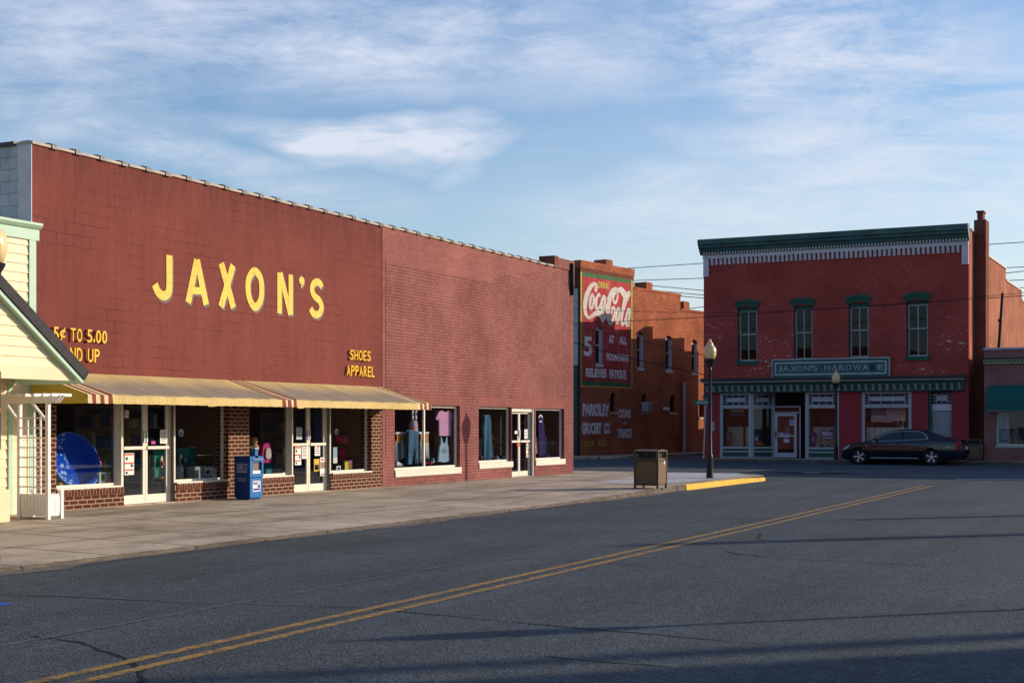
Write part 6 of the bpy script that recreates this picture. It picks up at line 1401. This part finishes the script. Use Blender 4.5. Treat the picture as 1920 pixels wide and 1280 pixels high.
# alley gate
gy = HY+2.2; q0, q1 = onY(1819,800,gy)[0], onY(1846.5,800,gy)[0]; gz = onY(1830,769,gy)[1]
gt = thing('alley_gate', 'dark alley doorway with narrow blue posts between the two brick shops', 'gate', ((q0+q1)/2, gy, 0)); bp = paint('gate_blue', (.02,.10,.22), .5)
for a, b in ((q0,q0+.07),(q1-.14,q1)): MB().box(a,b,gy-.05,gy+.05,.05,gz).build('post', bp, gt)
MB().box(q0+.07,q1-.14,gy,gy+.03,.12,gz-.0).build('leaf', M['int_night'], gt); MB().box(q0+.08,q1-.15,gy-.03,gy-.001,gz-.68,gz-.61).build('cross_rail', M['grey_paint'], gt)
mb = MB(); mb.box(XR-.5,bl+.3,HY+9,HY+9.3,.05,4.2); tag(mb.build('alley_wall', M['hw_chim'], None, loc=((XR+bl)/2,HY+9,.05)), 'brick wall closing the alley behind the blue gate posts', 'wall')
# leaning mast on the shop roof
mY = 66.5; p0, p1 = onY(1872.5,657,mY), onY(1880,549,mY); t = thing('roof_mast', 'dark leaning pipe mast on the roof of the plum brick shop', 'mast', (p0[0], mY, ztb-.6)); MB().tube([(p0[0]-.1,mY,ztb-.6),(p0[0],mY,p0[1]),(p1[0],mY,p1[1])], [.08,.075,.06], 8).build('pipe', M['black'], t); MB().lathe([(.10,0),(.10,.12)], ((p0[0]+p1[0])/2-.02,mY,(p0[1]+p1[1])/2), 10).build('coupling', M['black'], t)
# far bin by the gate
x = onZ(1829, 866, .12)[0]; litter = dup(lb, (onY(1827,800,61.5)[0], 61.5, .12), 'brown litter bin between the parked car and the plum brick shop')
# taller block further right (outside the picture; it shades the side street) and an unseen building at the viewer's right for the near road shadow
tb = thing('corner_block', 'tall plain brick block farther right along the side street', 'building', (4.5, HY, 0))
mb = MB(); mb.wall(Fr((0,HY,0),(1,0,0),(0,-1,0)), 4.5, 34, .05, 8.0, [(5.5+i*2.6, 6.6+i*2.6, 4.4, 6.4) for i in range(10)], .3); mb.box(4.5,4.8,HY+.31,78,.05,7.9); mb.box(4.8,34,HY+.31,78,7.3,7.4); mb.build('walls', M['far_brick'], tb)
sh = thing('unseen_building', 'unseen brick building that throws the shadow over the near road', 'building', (13.3, 25.2, 0))
mb = MB(); mb.box(13.3,24,9,25.2,.05,7.5); mb.box(13.1,24.3,8.7,25.4,7.5,7.65); mb.build('walls', M['far_brick'], sh)

# ------------------------------------------------------------------ utility poles and wires
def upole(x, y, h, r, label, arm=True):
    t = thing('utility_pole', label, 'utility pole', (x, y, 0), 'wooden utility poles')
    MB().tube([(x,y,-.2),(x,y,h)], [r, r*.65], 10).build('pole', paint('creosote_wood', (.10,.07,.05), .9, .25), t)
    if arm: MB().box(x-1.2,x+1.2,y-.06,y+.06,h-.6,h-.45).build('crossarm', paint('creosote_wood', (.10,.07,.05), .9, .25), t)
    return t
upole(18.6, 31.1, 11, .22, 'wooden utility pole nearest the viewer, right of the street')
upole(17.2, 41.6, 10, .30, 'unseen stout pole added at the right corner for its road shadow', False); upole(16.6, 46.1, 9.2, .26, 'unseen short pole added beyond the right corner for its road shadow', False)  # poles added out of view to throw streak shadows on the road
def wire(pp, Y, r, label, sag=True):
    q = [(onY(a,b,Y)[0], Y, onY(a,b,Y)[1]) for a, b in pp]; q = cr(q, 6)
    t = tag(MB().tube(q, r, 5).build('overhead_wire', M['black'], None, loc=q[0]), label, 'wire', 'overhead wires'); return t
WY = 58.5
upole(onY(2150,700,WY)[0], WY, 8.6, .16, 'wooden utility pole carrying the wires on the right, outside the picture'); upole(onY(1030,700,WY+1.5)[0], WY+1.5, 6.6, .16, 'wooden utility pole behind the brick store carrying the wires', False)
wire([(1030,609),(1290,596),(1600,576),(1910,555),(2150,538)], WY, .014, 'upper thick wire slanting across the hardware store windows')
wire([(1030,578),(1300,586),(1500,581),(1700,568),(1910,550),(2150,530)], WY+.3, .009, 'thin sagging wire just above the thick one across the hardware store')
wire([(1030,598),(1110,618),(1220,643),(1320,666)], WY+3.6, .013, 'upper service wire falling to the left corner of the hardware store')
wire([(1030,626),(1110,652),(1220,680),(1320,702)], WY+3.4, .022, 'thick lower service wire falling to the left corner of the hardware store')
for a, b, c_, d, lb_ in ((1100,507,1420,486,'highest distant wire beside the hardware cornice'),(1100,528,1420,517,'second distant wire beside the hardware cornice'),(1100,523,1420,553,'third distant wire, sloping down to the right'),(1160,538,1420,561,'fourth distant wire, sloping down to the right'),(1200,548,1420,566,'fifth distant wire, low beside the hardware wall'),(1285,578,1420,563,'lowest distant wire at the end of the grocery roof')):
    m0, q0, q1 = (d-b)/(c_-a), 260, 2900; wire([(q0,b+m0*(q0-a)),((a+c_)/2,(b+d)/2+1),(q1,b+m0*(q1-a))], 112, .03, lb_)
for a, b, c_, d, lb_ in ((1860,527,2100,515,'distant wire at the right edge above the mast'),(1860,541,2100,531,'lower distant wire at the right edge above the mast')): wire([(a,b),((a+c_)/2,(b+d)/2+1),(c_,d)], 118, .03, lb_)
SUN_E, SKY_S, EXPO, CLR, SAT, VAL = 4.4, .15, 0.18, 5.0, 1.36, .98
# ------------------------------------------------------------------ parked saloon car, nose to the left
CY = 59.55; HWD = .89
xF, xB = onY(1578, 800, CY-.5)[0], onY(1809, 800, CY-.5)[0]; CL_ = xB-xF; kx = CL_/4.87
car = thing('parked_car', 'dark navy saloon car parked nose left before the hardware store', 'car', ((xF+xB)/2, CY, 0))
def lerp(tab, x):
    for (a, b), (c, d) in zip(tab, tab[1:]):
        if x <= c: t = max(0, (x-a)/(c-a)); t = t*t*(3-2*t)*.35+t*.65; return b+(d-b)*t
    return tab[-1][1]
TOP = [(0,.56),(.05,.66),(.18,.74),(.40,.82),(.86,.92),(1.18,.985),(1.45,1.14),(1.73,1.29),(2.0,1.38),(2.3,1.43),(2.75,1.455),(3.2,1.43),(3.5,1.37),(3.8,1.255),(4.1,1.13),(4.32,1.065),(4.6,1.045),(4.74,1.0),(4.83,.86),(4.87,.62)]
BOT = [(0,.36),(.06,.22),(.3,.17),(.8,.16),(4.2,.17),(4.6,.22),(4.8,.32),(4.87,.42)]
WID = [(0,.55),(.05,.66),(.15,.74),(.35,.82),(.8,.875),(1.5,.89),(3.6,.89),(4.2,.86),(4.6,.80),(4.78,.72),(4.87,.62)]
BEL = [(0,.55),(.4,.74),(.86,.84),(1.2,.895),(2.5,.945),(3.5,1.0),(4.2,.99),(4.7,.93),(4.87,.6)]
def half(x, z):
    w = lerp(WID, x); b = lerp(BEL, x); t = lerp(TOP, x)
    if z <= b:
        u = (z-.62)/.45; y = w*(1-.055*u*u) if z < .62 else w*(1-.035*((z-.62)/.33)**2)
        if z < .30: y *= 1-.10*((.30-z)/.14)
    else:
        y0 = w*(1-.035*((b-.62)/.33)**2)*.965; y = y0-(z-b)*(.62 if t > 1.2 else .5)
    r = .07 if t > 1.1 else .06
    if z > t-r: y *= math.sqrt(max(0, 1-((z-(t-r))/r)**2))*.32+.68 if z < t-1e-4 else .0
    return max(y, 0)
WX = (.80, 3.655); WR = .325; AR_ = .385; WZ = .32
xs = sorted({0,.01,.03,.05,*[i*.0487 for i in range(2, 100)],4.82,4.84,4.86,4.87})
def XY(x, s, y, z): return (xF+x*kx, CY+s*y, z)
mb = MB(); NZ = 24
def secz(x):
    b, t = lerp(BOT, x), lerp(TOP, x); return [b+(t-b)*(1-(1-k/NZ)**1.25) for k in range(NZ+1)]
for s in (-1, 1):
    grid = []
    for x in xs:
        row = []
        for z in secz(x):
            px, pz = x, z
            for wx in WX:
                dx, dz = x-wx, z-WZ; r0 = math.hypot(dx, dz)
                if abs(r0-AR_) < .045 and r0 > 1e-6: px, pz = wx+dx/r0*AR_, WZ+dz/r0*AR_
            row.append((px, half(x, z), pz))
        grid.append(row)
    for i in range(len(xs)-1):
        for k in range(NZ):
            q = [grid[i][k],grid[i+1][k],grid[i+1][k+1],grid[i][k+1]]; cx_, cz_ = sum(p[0] for p in q)/4, sum(p[2] for p in q)/4
            if any(math.hypot(cx_-wx, cz_-WZ) < AR_-.012 for wx in WX): continue
            mb.face([XY(p[0], s, p[1], p[2]) for p in q])
        # roof / bonnet strip to the centre line
        q0, q1 = grid[i][NZ-1], grid[i+1][NZ-1]
    # underside
for i in range(len(xs)-1):
    b0, b1 = lerp(BOT, xs[i]), lerp(BOT, xs[i+1]); t0, t1 = lerp(TOP, xs[i]), lerp(TOP, xs[i+1])
    y0, y1 = half(xs[i], t0-.002), half(xs[i+1], t1-.002)
mb2 = MB()
for i in range(len(xs)-1):
    for k in range(10):
        pts = []
        for x, kk in ((xs[i],k),(xs[i+1],k),(xs[i+1],k+1),(xs[i],k+1)):
            t = lerp(TOP, x); zz = secz(x)[NZ-1]; y = half(x, zz); u = -1+2*kk/10
            pts.append((xF+x*kx, CY+y*u, zz+(t-zz)*(1-u*u)**.5 if abs(u) < 1 else zz))
        mb.face(pts)
navy = (lambda t: t.done((.003,.006,.014), .16, .2, None, .5, Coat_Weight=.45, Coat_Roughness=.04))(NT('navy_car_paint'))
# drop the last ring (top row collapses to zero width) before building
body = mb.build('body', navy, car, smooth=True, auto=50)
MB().box(xF+.25*kx, xF+4.62*kx, CY-.74, CY+.74, .17, .60).build('underbody', M['black'], car)
def side_patch(poly, off, s, n=14):
    """grid of points inside a side-view outline, laid on the body surface"""
    m = MB(); xs_ = [p[0] for p in poly]; x0, x1 = min(xs_), max(xs_)
    def span(x):
        h = []
        for (a, b), (c, d) in zip(poly, poly[1:]+poly[:1]):
            if (a <= x < c) or (c <= x < a): h.append(b+(d-b)*(x-a)/(c-a))
        return min(h), max(h)
    for i in range(n):
        xa, xb = x0+(x1-x0)*(i+.002)/n, x0+(x1-x0)*(i+.998)/n; A, B = span(xa), span(xb)
        for k in range(6):
            q = [(xa,A[0]+(A[1]-A[0])*k/6),(xb,B[0]+(B[1]-B[0])*k/6),(xb,B[0]+(B[1]-B[0])*(k+1)/6),(xa,A[0]+(A[1]-A[0])*(k+1)/6)]
            m.face([XY(x, s, half(x, z)+off, z) for x, z in q])
    return m
chrome = paint('chrome_trim', (.62,.66,.74), .25, .05, metal=.35)  # pale blue base colour stands in for sky reflected in the chrome
dlg = [(1.30,.925),(1.52,1.08),(1.80,1.235),(2.15,1.33),(2.75,1.355),(3.15,1.335),(3.36,1.24),(3.50,1.045)]
for s in (-1, 1):
    MBf = side_patch([(1.46,.948),(1.56,1.06),(1.82,1.205),(2.16,1.30),(2.44,1.318),(2.47,.972)], .004, s); MBf.build('side_window', M['car_glass'], car, smooth=True)
    side_patch([(2.56,.98),(2.54,1.32),(2.76,1.325),(3.12,1.305),(3.29,1.22),(3.40,1.045)], .004, s).build('side_window', M['car_glass'], car, smooth=True)
    side_patch([(2.465,.97),(2.455,1.32),(2.535,1.325),(2.555,.98)], .005, s, 3).build('door_pillar', M['black'], car)
    tr = cr(dlg, 4); mb = MB(); mb.tube([XY(x, s, half(x, z)+.006, z) for x, z in tr], .012, 6); mb.tube([XY(x, s, half(x, z)+.006, z) for x, z in [(1.30+(3.5-1.30)*k/12, .925+(1.045-.925)*k/12) for k in range(13)]], .010, 6); mb.build('chrome_trim', chrome, car, smooth=True)
    mb = MB()
    for pp in ([(1.43,.93),(1.42,.6),(1.45,.27)], [(2.50,.96),(2.50,.6),(2.52,.27)], [(3.42,1.0),(3.36,.75),(3.22,.5)]): mb.tube([XY(x, s, half(x, z)+.0005, z) for x, z in cr(pp, 5)], .005, 5)
    mb.build('door_seam', M['black'], car)
    mb = MB(); mb.tube([XY(x, s, half(x, .275)+.008, .275) for x in [1.25+k*.19 for k in range(11)]], .014, 6); mb.build('sill_trim', chrome, car, smooth=True)
    for x in (2.28, 3.16): MB().bar(XY(x, s, half(x,.86)+.022, .86), XY(x+.19, s, half(x+.19,.87)+.022, .87), .03, .028).build('door_handle', navy, car, bevel=.008)
    MB().fb(Fr((0,0,0),(1,0,0),(0,s,0)),xF+1.44*kx,xF+1.56*kx,.955,1.06,s*CY+half(1.5,.95)+.0,s*CY+half(1.5,.95)+.17).build('side_mirror', navy, car, bevel=.03)
    side_patch([(.075,.60),(.10,.67),(.24,.745),(.42,.79),(.38,.72),(.20,.62)], .006, s, 10).build('headlight', paint('headlamp_lens', (.55,.58,.62), .08, .05, metal=.5), car, smooth=True)
    side_patch([(4.50,.93),(4.62,.975),(4.80,.90),(4.83,.66),(4.70,.60),(4.60,.74)], .006, s, 8).build('tail_light', paint('tail_lamp_red', (.30,.010,.010), .1, .05), car, smooth=True)
    side_patch([(4.20,.735),(4.20,.765),(4.40,.765),(4.40,.735)], .006, s, 4).build('marker_light', paint('pale_marker', (.55,.40,.38), .2), car); side_patch([(1.06,.755),(1.07,.785),(1.15,.785),(1.14,.755)], .006, s, 4).build('badge', chrome, car)
MB().box(xB-.045, xB+.004, CY-.26, CY+.26, .62, .76).build('number_plate', M['white_old'], car)
MB().box(xB-.12, xB+.01, CY-.60, CY+.60, .40, .46).build('bumper_strip', M['black'], car)
def across(xa, xb, yk, off, n=10):
    m = MB()
    for i in range(n):
        for k in range(8):
            pts = []
            for x, kk in ((xa+(xb-xa)*i/n,k),(xa+(xb-xa)*(i+1)/n,k),(xa+(xb-xa)*(i+1)/n,k+1),(xa+(xb-xa)*i/n,k+1)):
                t = lerp(TOP, x); zz = secz(x)[NZ-1]; y = half(x, zz); u = (-1+2*kk/8)*yk; pts.append((xF+x*kx, CY+y*u, zz+(t-zz)*(1-u*u)**.5+off))
            m.face(pts)
    return m
across(1.24, 1.86, .92, .006).build('windscreen', M['car_glass'], car, smooth=True); across(3.52, 4.22, .92, .006).build('rear_window', M['car_glass'], car, smooth=True)
MB().box(xF+1.7*kx, xF+2.3*kx, CY-.55, CY+.55, .75, .98).build('front_seats', paint('seat_grey', (.20,.19,.17), .9), car); MB().box(xF+2.9*kx, xF+3.4*kx, CY-.6, CY+.6, .75, 1.02).build('rear_seats', paint('seat_grey', (.20,.19,.17), .9), car)
for wx in WX:
    for s in (-1, 1):
        c = V(XY(wx, s, HWD-.12, WZ)); Mw = Matrix.Rotation(R(90)*(1 if s < 0 else -1), 4, 'X')
        w = MB().lathe([(.20,-.10),(.30,-.10),(.322,-.06),(.325,.0),(.322,.06),(.30,.095),(.245,.10),(.235,.08),(.2,.05)], c, 40, Mw).build('wheel', paint('tyre_rubber', (.015,.015,.016), .85, .1), car, smooth=True)
        rm = MB().lathe([(.225,.06),(.245,.098),(.238,.104),(.215,.085),(.20,.055),(0,.05)], c, 40, Mw).build('rim', paint('dark_wheel_barrel', (.035,.035,.04), .4), w, smooth=True)
        mb = MB(); rot = .3 if wx < 2 else -.05
        for k in range(5):
            a = 2*math.pi*k/5+math.pi/2+rot
            P_ = lambda r, t, h: c + Mw.to_3x3() @ V((r*math.cos(a)-t*math.sin(a), r*math.sin(a)+t*math.cos(a), h))
            mb.hexa([P_(.03,-.020,.06),P_(.215,-.044,.075),P_(.215,.044,.075),P_(.03,.020,.06),P_(.03,-.016,.095),P_(.218,-.036,.100),P_(.218,.036,.100),P_(.03,.016,.095)])
        mb.lathe([(0,.06),(.055,.06),(.05,.102),(0,.106)], c, 16, Mw); mb.build('spokes', paint('polished_alloy', (.55,.55,.58), .35, .05, metal=.7), w, bevel=.006)
        MB().lathe([(AR_+.004,-.25),(AR_+.004,.10)], c, 32, Mw, cap=False).build('wheel_arch', M['black'], car)

# ------------------------------------------------------------------ sky, sun, camera
EL_, AZ = R(16.4), math.atan2(.70, .713)      # sun over the side street, right of the view
sd = V((math.cos(EL_)*math.cos(AZ), math.cos(EL_)*math.sin(AZ), math.sin(EL_)))
su = bpy.data.lights.new('sun', 'SUN'); su.energy = SUN_E; su.angle = R(.53); su.color = (1.0, .84, .67)
so = bpy.data.objects.new('sun', su); COL.objects.link(so); so.location = (20, 20, 60); so.rotation_euler = (-sd).to_track_quat('-Z', 'Y').to_euler()
w = bpy.data.worlds.new('World'); sc.world = w; w.use_nodes = True; t = w.node_tree; t.nodes.clear()
class WT(NT):
    def __init__(s, tree): s.t = tree; s.out = tree.nodes.new('ShaderNodeOutputWorld')
n = WT(t)
sky = n.n('TexSky', {'sky_type': 'NISHITA', 'sun_disc': False, 'sun_elevation': EL_, 'sun_rotation': math.pi/2-AZ, 'altitude': 10, 'air_density': 1.0, 'dust_density': 1.2, 'ozone_density': 2.2})
g = n.n('TexCoord').outputs['Generated']; sep = n.n('SeparateXYZ', Vector=g)
zc = n.math('MAXIMUM', sep.outputs[2], .03)
# project the view direction on a high flat layer, then stretch: thin cirrus
u = n.math('DIVIDE', sep.outputs[0], n.math('ADD', zc, .16)); v = n.math('DIVIDE', sep.outputs[1], n.math('ADD', zc, .16))
cv = n.n('CombineXYZ', X=u, Y=v).outputs[0]
def dirblob(px, py, rx, ry, ang=0):
    """a patch of sky around a bearing, wide along the horizon and soft at its rim"""
    d = V(ray(px, py)).normalized(); hx = V((-d.y, d.x, 0)).normalized()*-1; vy = hx.cross(d).normalized()
    if ang: hx, vy = hx*math.cos(ang)+vy*math.sin(ang), vy*math.cos(ang)-hx*math.sin(ang)
    nw = n.n('TexNoise', Vector=g, Scale=5.0, Detail=3.0).outputs['Color']
    gg = n.n('VectorMath', {'operation':'ADD'}, i0=g, i1=n.n('VectorMath', {'operation':'SCALE'}, i0=n.n('VectorMath', {'operation':'SUBTRACT'}, i0=nw, i1=(.5,.5,.5)).outputs[0], Scale=.10).outputs[0]).outputs[0]
    a = n.n('VectorMath', {'operation':'DOT_PRODUCT'}, i0=gg, i1=tuple(hx)).outputs['Value']; b = n.n('VectorMath', {'operation':'DOT_PRODUCT'}, i0=gg, i1=tuple(vy)).outputs['Value']
    b = n.math('SUBTRACT', b, 0.0); q = n.math('ADD', n.math('POWER', n.math('DIVIDE', a, rx), 2.0), n.math('POWER', n.math('DIVIDE', b, ry), 2.0))
    return n.ramp(q, 1.0, .0, 0, 1)
k = 1/SF
rotv = n.map(cv, rot=(0,0,R(-20)))
n1 = n.noise(1.1, 8, .62, n.map(rotv, scale=(.55,1.45,1)), .9); n2 = n.noise(3.2, 8, .68, n.map(rotv, scale=(.5,1.5,1)), 1.2); n3 = n.noise(.55, 5, .55, n.map(cv, loc=(1.3,.4,0)))
fine = n.math('ADD', n.math('MULTIPLY', n1, .6), n.math('MULTIPLY', n2, .45))
veil = n.ramp(n.math('ADD', n.math('MULTIPLY', n3, .5), n.math('MULTIPLY', fine, .75)), .56, .84, 0, .75)
n4 = n.noise(11.0, 11, .70, n.map(g, scale=(1,1,3.6), rot=(0,0,0)), .35); n5 = n.noise(2.6, 6, .6, n.map(g, scale=(1,1,3.0), loc=(4,2,1)), .5)
wisp = n.ramp(n.math('ADD', n.math('ADD', n.math('MULTIPLY', n4, .5), n.math('MULTIPLY', n5, .35)), n.math('MULTIPLY', n2, .2)), .43, .63, .04, 1.15)
patches = None
for px, py, rx, ry, amt, ang in ((150,70,900,150,.60,.04),(1150,70,900,150,.50,0),(1640,110,420,150,.60,-.25),(560,258,170,30,.55,-.05),(700,268,210,36,.60,-.04),(845,264,130,32,.55,.06),(650,296,150,24,.4,-.1),(770,238,150,20,.4,.05),(830,315,60,26,.35,.3),(1150,230,500,120,.10,0),(170,250,260,80,.40,0),(430,320,380,40,.45,-.10),(1480,255,260,45,.35,0),(1650,360,800,110,.50,.03),(1100,355,400,50,.12,0),(1800,250,350,120,.30,0),(1300,560,1500,130,.30,0)):
    b_ = n.math('MULTIPLY', dirblob(px, py, rx*k, ry*k, ang), amt); b_ = n.math('MULTIPLY', b_, wisp)
    patches = b_ if patches is None else n.math('ADD', patches, b_)
back = n.math('MULTIPLY', n.ramp(sep.outputs[1], .15, -.45, 0, .2), n.ramp(n5, .35, .6, .35, 1))     # cloud brightness added behind the viewer, unseen, to fill the shaded fronts
fac = n.math('MINIMUM', n.math('ADD', n.math('ADD', n.math('ADD', n.math('MULTIPLY', veil, .16), n.ramp(sep.outputs[1], .2, .7, 0, .08)), back), patches), .93)
cloud = n.mix(n.ramp(sep.outputs[2], .05, .30), (CLR*1.04, CLR*1.06, CLR*1.12, 1), (CLR*.77, CLR*.86, CLR*1.05, 1))
low = n.ramp(sep.outputs[2], .22, .03, 0, .42)
blue = n.mix(low, n.n('HueSaturation', Hue=.508, Saturation=SAT, Value=VAL, Color=sky.outputs[0]).outputs[0], (CLR*.80, CLR*.94, CLR*1.12, 1))
bgn = n.n('Background', Color=n.mix(fac, blue, cloud), Strength=SKY_S)
t.links.new(bgn.outputs[0], n.out.inputs[0])
cam = bpy.data.cameras.new('camera'); cam.sensor_width = 36; cam.lens = SF/1920*36; cam.shift_y = (SHY-640)/1920; cam.clip_end = 5000; cam.clip_start = .05
co = bpy.data.objects.new('camera', cam); COL.objects.link(co); co.location = (0, 0, EYE); co.rotation_euler = (R(90), 0, math.atan(.5)); sc.camera = co
sc.view_settings.view_transform = 'Standard'; sc.view_settings.look = 'None'; sc.view_settings.gamma = 1; sc.view_settings.exposure = EXPO
sc.render.engine = 'CYCLES'; sc.cycles.use_denoising = True; sc.cycles.max_bounces = 8; sc.cycles.transparent_max_bounces = 16; sc.cycles.caustics_reflective = False; sc.cycles.caustics_refractive = False
